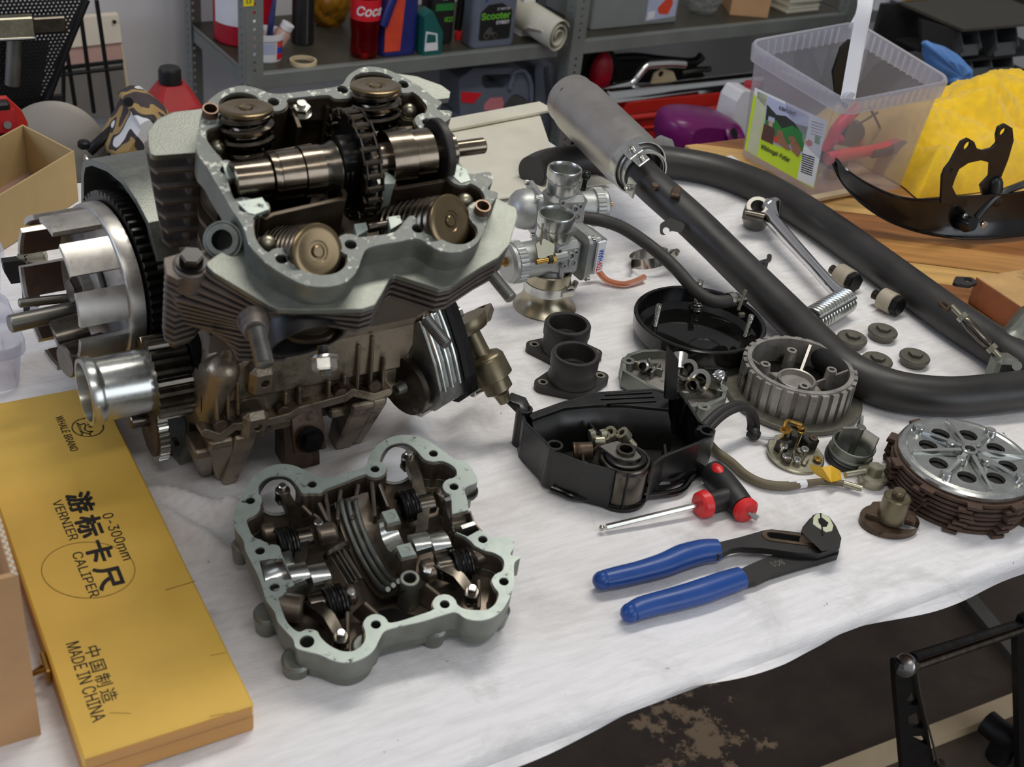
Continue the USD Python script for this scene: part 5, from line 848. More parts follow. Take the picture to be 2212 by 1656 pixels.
# ---- exhaust: silver muffler clamped to a black pipe
ma, mb = G(1232, 213, 0.092), G(1388, 368, 0.080); md = (mb - ma) / np.linalg.norm(mb - ma); ML = np.linalg.norm(mb - ma)
EX = thing('exhaust', 'silver muffler can clamped to a long black exhaust pipe', 'exhaust', mb * [1, 1, 0])
part(EX, 'muffler_can', lathe([(0.030, 0.012), (0.0315, 0.0), (0.0335, 0.0), (0.0345, 0.002), (0.0345, 0.020), (0.036, 0.022), (0.037, 0.030), (0.037, ML - 0.03), (0.034, ML - 0.014), (0.030, ML - 0.012), (0.0, ML - 0.012)], ma, md, 56), 'muffler_alloy', 'brushed silver muffler can')
part(EX, 'end_baffle', lathe([(0.0, 0.012), (0.0312, 0.012)], ma, md, 40), 'shade_dark')
XF = Fr(ma, aim(md))
def oncan(px, py, rr, s=0.0): d = ray(px, py); o = EYE - ma; du = d - md * np.dot(d, md); ou = o - md * np.dot(o, md); a_, b_, c_ = np.dot(du, du), 2 * np.dot(du, ou), np.dot(ou, ou) - rr * rr; k = (-b_ - math.sqrt(max(0, b_ * b_ - 4 * a_ * c_))) / (2 * a_); return EYE + d * k
r_ = oncan(1216, 196, 0.0346); n_ = r_ - ma; n_ -= md * np.dot(n_, md); n_ /= np.linalg.norm(n_); part(EX, 'rivet', cyl(r_ - n_ * 0.001, r_ + n_ * 0.0012, 0.0042, n=16), 'dark_steel')
part(EX, 'clamp_band', cat(lathe([(0.0335, 0), (0.0352, 0), (0.0352, 0.014), (0.0335, 0.014)], mb - md * 0.020, md, 48), lathe([(0.027, 0), (0.029, 0), (0.029, 0.012), (0.027, 0.012)], mb - md * 0.004, md, 40)), 'machined')
part(EX, 'muffler_neck', lathe([(0.034, 0), (0.031, 0.010), (0.0275, 0.014), (0.0275, 0.024), (0.025, 0.024)], mb - md * 0.018, md, 44), 'muffler_alloy')
for px, py, w, h in ((1366, 326, 0.020, 0.026), (1385, 345, 0.016, 0.02), (1365, 405, 0.020, 0.018)):
    q = oncan(px, py, 0.036); n_ = q - ma; n_ -= md * np.dot(n_, md); n_ /= np.linalg.norm(n_); R = np.stack([np.cross(n_, md), md, n_], 1); k = part(EX, 'clamp_lug', box(q + n_ * 0.001, (w, h, 0.003), R, 0.001), 'machined'); part(k, 'clamp_bolt', cat(cyl(q, q + n_ * 0.007, 0.0042, n=16, bev=0.001), cyl(q + n_ * 0.006, q + n_ * 0.009, 0.0025, n=8)), 'bright_steel')
pz = lambda px, py, z: G(px, py, z)
pA = [mb - md * 0.02, pz(1400, 392, 0.077), pz(1500, 482, 0.058), pz(1600, 580, 0.040), pz(1700, 678, 0.028), pz(1775, 752, 0.024), pz(1840, 805, 0.022), pz(1930, 842, 0.021), pz(2040, 856, 0.0205), pz(2140, 850, 0.0205), pz(2260, 835, 0.0205)]
rA = [0.021, 0.021, 0.0208, 0.0205, 0.0205, 0.0205, 0.0205, 0.0205, 0.0205, 0.0205, 0.0205]
part(EX, 'pipe', tube(pA, rA, 28, 8), 'pipe_black', 'matt black exhaust pipe')
tb_ = pz(1450, 495, 0.058); tf = Fr(tb_, np.stack([RGT, np.cross(UPV, RGT) * -1 @ np.eye(3) if False else UPV, np.cross(RGT, UPV)], 1))
part(EX, 'mount_tab', extr(rnd(poly([(-0.013, -0.010), (-0.013, 0.006), (-0.002, 0.013), (0.016, 0.006), (0.012, -0.004), (0.0, -0.002)]), 0.004).difference(circ(-0.006, -0.002, 0.0042)), 0, 0.003, Fr(tb_, np.stack([RGT, UPV, -FWD], 1))), 'pipe_black')
hk = pz(1645, 568, 0.02); part(EX, 'hook', cat(tube([pz(1606, 572, 0.040), pz(1628, 572, 0.034), pz(1648, 566, 0.026), pz(1660, 562, 0.022), pz(1662, 552, 0.024)], 0.003, 8), box(pz(1650, 580, 0.020), (0.006, 0.004, 0.016))), 'pipe_black')
q = pz(1462, 408, 0.090); part(EX, 'weld_patch', cat(box(q - [0, 0, 0.004], (0.012, 0.026, 0.006), rotz(-0.75), 0.002), cyl(q + [-0.018, 0.02, -0.006], q + [-0.018, 0.018, 0.0], 0.004, n=12)), 'rust_steel')
# ---- second header pipe
pB = [pz(1150, 372, 0.021), pz(1185, 356, 0.021), pz(1260, 346, 0.021), pz(1360, 345, 0.021), pz(1460, 352, 0.021), pz(1560, 372, 0.021), pz(1660, 412, 0.021), pz(1760, 472, 0.021), pz(1860, 542, 0.021), pz(1960, 615, 0.021), pz(2060, 688, 0.021), pz(2140, 740, 0.021), pz(2260, 820, 0.021)]
HPp = thing('header_pipe', 'bare black header pipe looping behind the muffler and down the right side', 'exhaust pipe', pB[6] * [1, 1, 0]); part(HPp, 'pipe', tube(pB, 0.0215, 28, 8), 'pipe_black')
q = pz(2085, 612, 0.03); part(HPp, 'lug', extr(rnd(poly([(-0.020, -0.010), (-0.010, 0.008), (0.010, 0.010), (0.014, -0.002), (0.0, -0.012)]), 0.004).difference(circ(0.003, 0.002, 0.005)), 0, 0.004, Fr(q, rotz(-0.5))), 'pipe_black'); part(HPp, 'pipe_end', lathe([(0.0175, -0.006), (0.0195, -0.0005), (0.0, -0.006)], pB[0], pB[0] - pB[1], 28), 'shade_dark')
q = pz(2040, 655, 0.062); part(HPp, 'ferrule', ring(q - [0, 0, 0.004], (0.2, -0.3, 1), 0.004, 0.008, 0.003, 20), 'rust_steel')
# ---- linkage rod and alloy lever at the right edge
ln = thing('brake_link', 'threaded adjuster rod joined to an alloy lever at the right edge', 'linkage', pz(2150, 770, 0))
a, b = pz(2055, 660, 0.062), pz(2165, 775, 0.030); d = (b - a) / np.linalg.norm(b - a); L = np.linalg.norm(b - a)
part(ln, 'rod', cat(cyl(a, b, 0.0028)), 'zinc'); part(ln, 'turnbuckle', lathe([(0.003, 0.018), (0.0055, 0.022), (0.0065, 0.03), (0.0065, L - 0.03), (0.0055, L - 0.022), (0.003, L - 0.018)], a, d, 16), 'dark_steel'); part(ln, 'lock_nut', cat(hexhead(a + d * 0.014, d, 0.006, 0.006), hexhead(a + d * (L - 0.018), d, 0.006, 0.006)), 'zinc')
part(ln, 'clevis', cut(box(pz(2178, 795, 0.018), (0.04, 0.022, 0.03), rotz(-0.4), 0.004), cyl(pz(2195, 790, 0.02) + [0, -0.05, 0], pz(2195, 790, 0.02) + [0, 0.05, 0], 0.004)), 'cast_alloy'); part(ln, 'lever', hull(sphere(pz(2185, 740, 0.03), 0.016, 8).vertices, sphere(pz(2235, 700, 0.03), 0.024, 8).vertices, sphere(pz(2240, 770, 0.02), 0.020, 8).vertices), 'cast_alloy'); part(ln, 'pin', cyl(pz(2197, 790, 0.036), pz(2197, 790, 0.040), 0.005, n=16), 'bright_steel')
# ---- kick starter lever
kh = pz(1637, 470, 0.0); KL = thing('kick_lever', 'chromed kick-start lever with ribbed foot peg between the two pipes', 'kick lever', kh)
ht, hb = pz(1638, 440, 0.042), pz(1632, 478, 0.008); part(KL, 'boss', cat(lathe([(0.009, 0.0), (0.0155, 0.0), (0.0165, 0.004), (0.0165, 0.026), (0.014, 0.036), (0.009, 0.036), (0.009, 0.002)], hb, ht - hb, 32)), 'steel_dull'); part(KL, 'pinch_bolt', cat(cyl(pz(1608, 462, 0.03), pz(1650, 470, 0.03), 0.0065), hexhead(pz(1613, 463, 0.03), pz(1600, 460, 0.03) - pz(1620, 464, 0.03), 0.007, 0.005)), 'dark_steel')
part(KL, 'joint', hull(sphere(pz(1660, 448, 0.034), 0.012, 8).vertices, sphere(pz(1672, 440, 0.036), 0.009, 8).vertices, sphere(pz(1668, 470, 0.026), 0.010, 8).vertices), 'chrome')
part(KL, 'arm', tube([pz(1660, 466, 0.028), pz(1700, 512, 0.026), pz(1760, 578, 0.024), pz(1800, 622, 0.022), pz(1822, 640, 0.02)], [0.0095, 0.0085, 0.0072, 0.0075, 0.010], 18, 6), 'chrome')
a, b = pz(1828, 648, 0.017), pz(1750, 693, 0.017); n = 13; pr = [(0, 0)]
for k in range(n): pr += [(0.0116, k / n), (0.0146, (k + 0.25) / n), (0.0152, (k + 0.45) / n), (0.0146, (k + 0.65) / n), (0.0116, (k + 0.9) / n)]
Lp = np.linalg.norm(b - a); part(KL, 'ribbed_peg', lathe([(r, z * Lp) for r, z in pr] + [(0, Lp)], a, b - a, 32), 'machined'); part(KL, 'peg_seam', tube([a + [0, -0.012, 0.0095], b + [0, -0.012, 0.0095]], 0.0022, 8, 0), 'machined')
# ---- spacer bolts
for (p0, p1, p2, p3, lab) in (((1795, 580), (1812, 590), (1838, 606), (1851, 612), 'hex bolt with pale spacer beside the kick lever arm'), ((1886, 634), (1904, 643), (1932, 657), (1946, 664), 'hex bolt with pale spacer, closer to the header pipe')):
    a, b, c, d_ = pz(*p0, 0.013), pz(*p1, 0.013), pz(*p2, 0.0135), pz(*p3, 0.0135); T_ = thing('spacer_bolt', lab, 'bolt', b * [1, 1, 0]); ax = c - b
    part(T_, 'shank', thread(b, a, 0.0058), 'dark_steel'); part(T_, 'spacer', cyl(b, c, 0.0128, bev=0.0008, n=28), 'spacer_beige'); part(T_, 'hex_head', hexhead(c, ax, 0.0118, 0.009), 'black_iron')
# ---- tappet caps
first = None
for i, (px, py, a, lab) in enumerate(((1842, 727, 0.2, 'grey tappet cap lying left of the farthest one, beside the black pipe'), (1908, 712, 0.25, 'grey tappet cap lying farthest back of the four'), (1896, 775, 0.3, 'grey tappet cap half hidden by the black pipe'), (1977, 767, 0.35, 'grey tappet cap lying clear on the right'))):
    c = pz(px, py, 0.010); c[2] = 0.0
    if first is None:
        first = thing('tappet_cap', lab, 'tappet cap', c, 'hexagon tappet caps on the sheet'); part(first, 'cap', lathe([(0, 0), (0.0135, 0), (0.0140, 0.0015), (0.0140, 0.004), (0.0150, 0.0045), (0.0162, 0.0055), (0.0165, 0.0085), (0.0155, 0.0100), (0.0, 0.0104)], c, n=40), 'cap_grey'); part(first, 'hex', extr(hexa(0.0082, a), 0.0098, 0.0138, Fr(c, np.eye(3))), 'cap_grey')
    else: copy(first, c, a - 0.2, lab)
# ---- black sprocket cover and what lies in it
QS = lambda x, y: (1080 + x / 3.568, 740 + y / 3.568)
RH_ = 0.044
sc = lambda pts, z=RH_: [tuple(G(*QS(*p), z)[:2]) for p in pts]
SC = thing('sprocket_cover', 'black upturned sprocket cover with slotted rim and tall tab, used as a parts tray', 'engine cover', G(1340, 960))
so = rnd(poly(sc([(150, 480), (235, 535), (470, 450), (762, 372), (1190, 345), (1300, 372), (1400, 385), (1450, 440), (1545, 590), (1645, 655), (1645, 715), (1545, 765), (1275, 870), (1150, 965), (1000, 1005), (860, 975), (650, 925), (480, 860), (390, 815), (330, 745), (180, 600)])), 0.003)
rim = poly(sc([(225, 560), (470, 475), (762, 395), (1190, 368), (1300, 400), (1300, 512), (1180, 500), (950, 478), (740, 478), (500, 500), (250, 590)]))
def zcut(g, hi, lo): return g
bc_ = G(*QS(970, 878), 0.043); bc_[2] = 0.004; drum_gap = circ(bc_[0], bc_[1], 0.0245, 32)
part(SC, 'wall', extr(so.difference(so.buffer(-0.0028)).difference(drum_gap), 0.004, RH_ - 0.001), 'satin_black'); part(SC, 'drum_rest', extr(drum_gap, 0.001, 0.0039), 'satin_black')
part(SC, 'tray_floor', extr(so.buffer(-0.001), 0.002, 0.0055), 'satin_black')
slots = unary_union([LineString(sc([(a, y), (b, y - 18)])).buffer(0.0013) for a, b, y in ((815, 1165, 405), (785, 1180, 438), (830, 1195, 472))])
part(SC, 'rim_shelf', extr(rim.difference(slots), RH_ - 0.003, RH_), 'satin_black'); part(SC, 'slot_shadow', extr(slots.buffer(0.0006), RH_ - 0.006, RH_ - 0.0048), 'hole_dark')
bowl = []
for f, z in ((0.0, RH_ - 0.003), (0.006, RH_ - 0.010), (0.012, RH_ - 0.024), (0.014, 0.006)):
    p = LineString(sc([(250, 590), (500, 500), (740, 478), (950, 478), (1180, 500), (1300, 512)])); pts = np.array([p.interpolate(t, True).coords[0] for t in np.linspace(0, 1, 20)]); bowl.append(np.column_stack([pts[:, 0], pts[:, 1] - f, np.full(20, z)]))
part(SC, 'curved_back', quads(np.concatenate(bowl), 4, 20), 'satin_black')
tz0, tz1 = G(*QS(1290, 330), RH_), None; tb0 = G(*QS(1310, 440), RH_); th = YP(*QS(1300, 15), tb0[1])[2]
tq_ = lambda x, y: (lambda p: (p[0], p[2]))(YP(*QS(x, y), tb0[1]))
part(SC, 'tall_tab', extr(poly([tq_(*p) for p in ((1285, 18), (1362, 120), (1348, 430), (1262, 420), (1272, 200))]), 0, 0.003, Fr((0, tb0[1], 0), [[1, 0, 0], [0, 0, -1], [0, 1, 0.]])), 'tool_black')
part(SC, 'tab_edge', box([tb0[0] + 0.009, tb0[1] - 0.006, RH_ - 0.008], (0.003, 0.018, 0.03), rotz(-0.3), 0.001), 'satin_black')
for px, py, r in ((190, 505, 0.0078), (425, 785, 0.0075), (1382, 400, 0.0068), (1598, 672, 0.0078)):
    c = G(*QS(px, py), RH_ + 0.001); part(SC, 'screw_boss', lathe([(r * 0.62, -RH_ + 0.004), (r, -RH_ + 0.003), (r * 0.96, 0.0), (r * 0.66, 0.0), (r * 0.6, -0.012), (0, -0.012)], c, n=24), 'satin_black')
l0 = G(*QS(120, 440), 0.046); part(SC, 'ear', hull(box(l0, (0.014, 0.016, 0.004), rotz(0.6), 0.001).vertices, box(G(*QS(180, 520), 0.040), (0.012, 0.012, 0.004)).vertices), 'satin_black')
for px, py, qx, qy in ((650, 925, 640, 880), (1290, 860, 1270, 800), (700, 590, 745, 700), (1545, 760, 1300, 860)):
    a, b = G(*QS(px, py), RH_ - 0.004), G(*QS(qx, qy), RH_ - 0.010); d = b - a; L = np.linalg.norm(d[:2]); part(SC, 'rib', box((a + b) / 2 - [0, 0, 0.014], (L + 0.004, 0.0028, 0.026), rotz(math.atan2(d[1], d[0])), 0.0008), 'satin_black')
part(SC, 'outer_lip', cat(tube([G(*QS(x, y), 0.006) for x, y in ((400, 1120), (480, 1150), (600, 1195), (850, 1195), (1100, 1180), (1380, 1140), (1480, 1040), (1590, 985))], 0.003, 8), tube([G(*QS(x, y), 0.012) for x, y in ((1130, 1085), (1250, 1075), (1350, 1060), (1440, 985), (1510, 950), (1580, 985))], 0.0035, 8)), 'gloss_black')
part(SC, 'outer_rib', hull(cyl(G(*QS(655, 940), RH_ - 0.006), G(*QS(655, 1120), 0.006), 0.0035).vertices), 'satin_black')
TD = thing('bearing_drum', 'round steel bearing drum with lever plate lying in the sprocket cover', 'bearing', bc_)
part(TD, 'drum', lathe([(0, 0), (0.0212, 0), (0.0222, 0.004), (0.0222, 0.030), (0.0228, 0.031), (0.0228, 0.036), (0.0215, 0.038), (0.0195, 0.038), (0.0195, 0.034), (0.0, 0.034)], bc_, n=44), 'dark_steel')
part(TD, 'seal_ring', lathe([(0.0125, 0.034), (0.0185, 0.034), (0.0180, 0.0395), (0.0165, 0.0405), (0.0135, 0.0405), (0.0125, 0.039)], bc_, n=40), 'black_iron')
lv = [tuple(G(*QS(*p), 0.046)[:2]) for p in ((780, 800), (905, 765), (1040, 835), (1080, 880), (1030, 905), (960, 905), (890, 880))]; hb_ = circ(*G(*QS(968, 842), 0.046)[:2], 0.0062, 20)
part(TD, 'lever_plate', extr(rnd(poly(lv).buffer(0.001), 0.002).difference(hb_), 0.0445, 0.0465), 'steel_dull'); part(TD, 'hub_bush', ring(np.array([*hb_.centroid.coords[0], 0.044]), (0, 0, 1), 0.0058, 0.0085, 0.0055, 28), 'dark_steel')
s0, s1 = G(*QS(568, 840), 0.030), G(*QS(712, 835), 0.032); SPt = thing('return_spring', 'small brown coil spring inside the sprocket cover', 'spring', s0); part(SPt, 'coil', helix(s0, s1 - s0, 0.0075, 0.0011, 13, float(np.linalg.norm(s1 - s0)), 6), 'rust_steel'); part(SPt, 'hook', tube([s1, s1 + [0.006, 0, 0.004], G(*QS(775, 815), 0.036)], 0.0012, 6), 'rust_steel')
for i, (h0, h1, lab) in enumerate((((848, 685), (905, 755), 'socket-head bolt in the middle of the sprocket cover'), ((938, 690), (1035, 800), 'longest socket-head bolt in the sprocket cover'), ((815, 715), (850, 770), 'short bolt beside the longer ones in the sprocket cover'))):
    a, b = G(*QS(*h0), 0.036), G(*QS(*h1), 0.020); d = (b - a) / np.linalg.norm(b - a); T_ = thing('socket_bolt', lab, 'bolt', a * [1, 1, 0], 'loose bolts in the sprocket cover'); r = (0.0058, 0.0062, 0.0045)[i]
    part(T_, 'head', cat(lathe([(r * 0.5, 0.002), (r * 0.5, 0), (r, 0), (r, 0.008), (0, 0.008)], a, d, 20)), 'zinc'); part(T_, 'shank', thread(a + d * 0.008, b, r * 0.6), 'zinc')
T_ = thing('clevis_link', 'small forked steel link behind the spring in the sprocket cover', 'link', G(*QS(745, 740))); z = 0.03
for s in (705, 790): part(T_, 'fork', hull(box(G(*QS(s, 690), 0.038), (0.005, 0.004, 0.004)).vertices, box(G(*QS(s + 18, 760), 0.030), (0.006, 0.004, 0.004)).vertices), 'zinc')
part(T_, 'pivot', cyl(G(*QS(720, 770), 0.03), G(*QS(800, 760), 0.03), 0.006, bev=0.001), 'zinc')
# ---- small alloy casting behind the cover
sa = lambda pts, z=0.020: [tuple(G(*QS(*p), z)[:2]) for p in pts]
AC = thing('pump_casting', 'half-moon alloy pump casting with chromed plungers, behind the black sprocket cover', 'casting', G(1450, 830)); ao = rnd(poly(sa([(940, 135), (985, 85), (1090, 52), (1240, 48), (1370, 66), (1440, 115), (1700, 318), (1755, 362), (1738, 425), (1610, 490), (1470, 488), (1330, 425), (1130, 325), (945, 215)])), 0.003)
part(AC, 'wall', extr(ao.difference(ao.buffer(-0.004)), 0.002, 0.020), 'cast_alloy'); part(AC, 'floor', extr(ao.buffer(-0.002), 0.002, 0.011), 'hub_alloy')
for px, py in ((990, 135), (1375, 78), (1705, 345), (1575, 488)): c = G(*QS(px, py), 0.0205); part(AC, 'screw_lug', lathe([(0.0028, -0.018), (0.0075, -0.018), (0.0070, 0.0), (0.003, 0.0), (0.0028, -0.006), (0, -0.006)], c, n=20), 'cast_alloy')
for a, b, r in (((1390, 100), (1380, 250), 0.009), ((1440, 210), (1500, 250), 0.012), ((1530, 300), (1600, 340), 0.0135), ((1480, 330), (1540, 330), 0.0075), ((1350, 265), (1430, 290), 0.005), ((1100, 180), (1130, 190), 0.006)): part(AC, 'plunger_bore', lathe([(r * 0.6, 0.002), (r * 0.65, 0), (r, 0.0005), (r, 0.02), (0, 0.02)], G(*QS(*a), 0.026), G(*QS(*b), 0.016) - G(*QS(*a), 0.026), 24), 'bright_steel')
c = G(*QS(1690, 265), 0.020); part(AC, 'ball', cat(sphere(c, 0.0085, 10), cyl(c - [0, 0, 0.012], c, 0.006)), 'chrome')
for px, py, qx, qy in ((1020, 170, 1250, 240), (1140, 150, 1180, 240), (1230, 190, 1160, 260), (1300, 420, 1620, 400)): a, b = G(*QS(px, py), 0.014), G(*QS(qx, qy), 0.014); d = b - a; part(AC, 'rib', box((a + b) / 2 + [0, 0, 0.001], (np.linalg.norm(d), 0.003, 0.009), rotz(math.atan2(d[1], d[0])), 0.0008), 'cast_alloy')
# ---- clutch hub on its plate
hc_ = G(1713, 850, 0.003); hc_[2] = 0; HB = thing('clutch_hub', 'fluted alloy clutch hub standing on its round brown plate', 'clutch hub', hc_)
part(HB, 'base_plate', lathe([(0, 0), (0.0690, 0), (0.0697, 0.0008), (0.0697, 0.0045), (0.0690, 0.0052), (0, 0.0052)], hc_, n=72), 'cap_grey', 'brownish round base plate')
h2 = G(1727, 793, 0.034); HFr = Fr([(h2[0] + hc_[0] * 2) / 3 , (h2[1] + hc_[1] * 2) / 3, 0.005], np.eye(3)); pts = []
for k in range(30):
    for a, r in ((0.03, 0.0540), (0.03, 0.0575), (0.62, 0.0575), (0.62, 0.0540)): t = 2 * math.pi * (k + a) / 30; pts.append((r * math.cos(t), r * math.sin(t)))
part(HB, 'fluted_drum', extr(Polygon(pts).difference(circ(0, 0, 0.0495, 72)), 0, 0.032, HFr), 'hub_alloy'); part(HB, 'drum_rim', HFr.m(lathe([(0.0490, 0.0), (0.0535, 0.0), (0.0535, 0.0335), (0.0490, 0.0335), (0.0490, 0.0)], n=72)), 'hub_alloy')
part(HB, 'hub_floor', HFr.m(cyl((0, 0, 0), (0, 0, 0.006), 0.0495, n=60)), 'black_iron'); part(HB, 'centre_ring', HFr.m(lathe([(0.0165, 0.006), (0.0195, 0.006), (0.0195, 0.016), (0.0185, 0.0168), (0.0170, 0.016), (0.0160, 0.010), (0.011, 0.0095), (0.010, 0.0085), (0.006, 0.0085), (0.0, 0.0065)], n=44)), 'hub_alloy')
for px, py in ((1711, 755), (1654, 785), (1797, 797), (1738, 832)):
    c = HFr.inv(G(px, py, 0.034)); part(HB, 'spring_post', HFr.m(lathe([(0.0024, 0.02), (0.0064, 0.0) if False else (0.0066, 0.006), (0.0056, 0.028), (0.0050, 0.029), (0.0028, 0.029), (0.0026, 0.02), (0, 0.02)], (c[0], c[1], 0), n=20)), 'hub_alloy')
for a in (2.5, 0.65, -0.5): part(HB, 'web', HFr.m(hull(box((0.021 * math.cos(a), 0.021 * math.sin(a), 0.010), (0.002, 0.003, 0.008), rotz(a)).vertices, box((0.049 * math.cos(a), 0.049 * math.sin(a), 0.017), (0.001, 0.003, 0.028), rotz(a)).vertices)), 'hub_alloy')
part(HB, 'spider', HFr.m(extr(rnd(poly([(0.03 * math.cos(k * math.pi / 2 + 0.5 + (k % 1)), 0.03 * math.sin(k * math.pi / 2 + 0.5)) for k in range(4)]), 0.004), 0.006, 0.0105)), 'hub_alloy'); part(HB, 'paint_dab', HFr.m(extr(affinity.scale(circ(0.012, -0.034, 0.006), 1, 0.6), 0.0061, 0.0066)), 'label_blue')
# ---- clutch plates under the pressure plate
pc = G(2090, 984, 0.040); pc[2] = 0; PK = thing('clutch_plates', 'stack of brown friction plates and steels under a spoked alloy pressure plate', 'clutch pack', pc)
z = 0.001
for k in range(7):
    rot = rng.uniform(-0.10, 0.10) + 0.05 * k; ox, oy = rng.uniform(-.0012, .0012), rng.uniform(-.0012, .0012); F = Fr(pc + [ox, oy, 0], rotz(rot))
    fr_ = circ(0, 0, 0.0645, 64).union(unary_union([affinity.rotate(sbox(0.060, -0.0062, 0.0705, 0.0062), 36 * j, origin=(0, 0)) for j in range(10)])).difference(circ(0, 0, 0.05, 40))
    part(PK, 'friction_plate', extr(fr_, z, z + 0.0030, F), 'friction_brown'); z += 0.0032
    if k < 6: part(PK, 'steel_plate', extr(circ(0, 0, 0.0628, 64).difference(circ(0, 0, 0.05, 40)), z, z + 0.0016, F), 'plate_dark'); z += 0.0018
F = Fr(pc + [0, 0, z], rotz(0.35)); NS = 8
pp = circ(0, 0, 0.0560, 80).difference(unary_union([circ(0.0355 * math.cos(2 * math.pi * (k + 0.5) / NS), 0.0355 * math.sin(2 * math.pi * (k + 0.5) / NS), 0.0085, 28) for k in range(NS)])).difference(circ(0, 0, 0.0045, 20))
PP = part(PK, 'pressure_plate', cat(F.m(lathe([(0.0540, 0.0), (0.0612, 0.0), (0.0620, 0.001), (0.0620, 0.0045), (0.0600, 0.0065), (0.0560, 0.0072), (0.0540, 0.0060)], n=80)), extr(pp, 0.002, 0.006, F)), 'machined', 'spoked alloy pressure plate')
for k in range(NS):
    a = 2 * math.pi * k / NS; c, s = math.cos(a), math.sin(a); sp_ = part(PP, 'spoke', F.m(hull(box((0.009 * c, 0.009 * s, 0.010), (0.002, 0.0045, 0.006), rotz(a)).vertices, box((0.050 * c, 0.050 * s, 0.0085), (0.006, 0.0024, 0.002), rotz(a)).vertices, box((0.05 * c, 0.05 * s, 0.006), (0.006, 0.004, 0.001), rotz(a)).vertices)), 'machined')
    if k % 2 == 0: part(PP, 'spring_boss', F.m(lathe([(0, 0), (0.0062, 0), (0.0052, 0.006), (0.0045, 0.007), (0, 0.0066)], (0.050 * c, 0.050 * s, 0.005), n=16)), 'machined'); part(PP, 'inner_boss', F.m(cyl((0.017 * c, 0.017 * s, 0.006), (0.017 * c, 0.017 * s, 0.0125), 0.0046, bev=0.001)), 'machined')
part(PP, 'centre_hub', F.m(lathe([(0.0045, 0.004), (0.0085, 0.005), (0.0075, 0.0135), (0.0065, 0.0142), (0.0048, 0.0142), (0.0045, 0.01)], n=28)), 'machined'); part(PK, 'inner_dark', cyl(pc, pc + [0, 0, z + 0.001], 0.05, n=40), 'dark_oil')
# ---- contact breaker plate, vaned cup, condenser with tape, advance unit
bp = G(1716, 985, 0.0); BPt = thing('breaker_plate', 'round contact-breaker plate crowded with brass terminals and screws', 'breaker plate', bp); F = Fr(bp, rotz(0.2) @ rotx(0.12))
part(BPt, 'plate', F.m(lathe([(0, 0.001), (0.0270, 0.001), (0.0278, 0.002), (0.0278, 0.0035), (0.0265, 0.0045), (0, 0.0045)], n=44)), 'zinc')
for k, (x, y, zz, w, d, h, m_) in enumerate(((-0.010, 0.010, 0.010, 0.014, 0.010, 0.012, 'plastic_black'), (0.006, 0.013, 0.012, 0.016, 0.008, 0.016, 'plastic_black'), (0.017, 0.000, 0.010, 0.012, 0.014, 0.012, 'plastic_black'), (-0.016, -0.002, 0.008, 0.008, 0.012, 0.008, 'dark_steel'), (0.002, -0.004, 0.008, 0.012, 0.006, 0.008, 'bright_steel'), (-0.004, -0.014, 0.006, 0.010, 0.005, 0.004, 'zinc'))): part(BPt, 'contact_block', F.m(box((x, y, zz), (w, d, h), rotz(k * 0.7), 0.0012)), m_)
for k, (x, y, zz, m_) in enumerate(((-0.004, 0.016, 0.022, 'brass'), (0.012, 0.010, 0.020, 'brass'), (-0.016, 0.006, 0.016, 'bright_steel'), (0.002, -0.006, 0.014, 'bright_steel'), (0.018, -0.002, 0.018, 'rust_steel'), (-0.012, -0.010, 0.010, 'bright_steel'), (0.010, -0.018, 0.008, 'brass'), (-0.020, -0.002, 0.012, 'bright_steel'))): part(BPt, 'terminal_screw', F.m(cat(cyl((x, y, 0.004), (x, y, zz), 0.0022, n=10), cyl((x, y, zz - 0.002), (x, y, zz), 0.0042, n=14, bev=0.0006))), m_)
part(BPt, 'terminal_loop', F.m(cat(tube([(-0.006, 0.018, 0.024), (0.002, 0.022, 0.026), (0.010, 0.018, 0.024), (0.016, 0.014, 0.022)], 0.002, 8), ring((-0.004, 0.016, 0.021), (0, 0.3, 1), 0.003, 0.006, 0.002, 18), ring((0.014, 0.013, 0.020), (0.4, 0.3, 1), 0.003, 0.006, 0.002, 18))), 'brass')
vc_ = G(1830, 992, 0.0); VN = thing('vaned_cup', 'grey alloy rotor cup with upright vanes beside the breaker plate', 'rotor', vc_); F = Fr(vc_, rotz(0.3) @ rotx(0.10))
part(VN, 'cup', F.m(lathe([(0, 0.002), (0.019, 0.001), (0.0200, 0.003), (0.0185, 0.006), (0.0205, 0.008), (0.0215, 0.010), (0.0200, 0.012), (0.0210, 0.020), (0.0200, 0.021), (0.0185, 0.020), (0.0180, 0.010), (0, 0.009)], n=44)), 'cast_alloy'); part(VN, 'gasket', F.m(ring((0, 0, 0.0005), (0, 0, 1), 0.014, 0.0222, 0.004, 40)), 'rubber')
for k, a in enumerate((0.5, 2.6, 4.7)): part(VN, 'vane', F.m(hull(box((0.005 * math.cos(a), 0.005 * math.sin(a), 0.025), (0.002, 0.0030, 0.030), rotz(a)).vertices, box((0.0185 * math.cos(a), 0.0185 * math.sin(a), 0.029), (0.002, 0.0026, 0.022), rotz(a)).vertices)), 'machined')
part(VN, 'spindle', F.m(cyl((0, 0, 0.008), (0, 0, 0.041), 0.0045, bev=0.001)), 'steel_dull')
cd = G(1882, 1042, 0.0); CD = thing('condenser', 'round condenser with two wire lugs and yellow tape', 'condenser', cd)
part(CD, 'can', lathe([(0, 0), (0.0125, 0), (0.0125, 0.008), (0.0150, 0.0085), (0.0152, 0.0105), (0.0145, 0.0115), (0.0, 0.0115)], cd, n=36), 'zinc'); part(CD, 'nut', hexhead(cd + [0, 0, 0.0115], (0, 0, 1), 0.0075, 0.008), 'zinc')
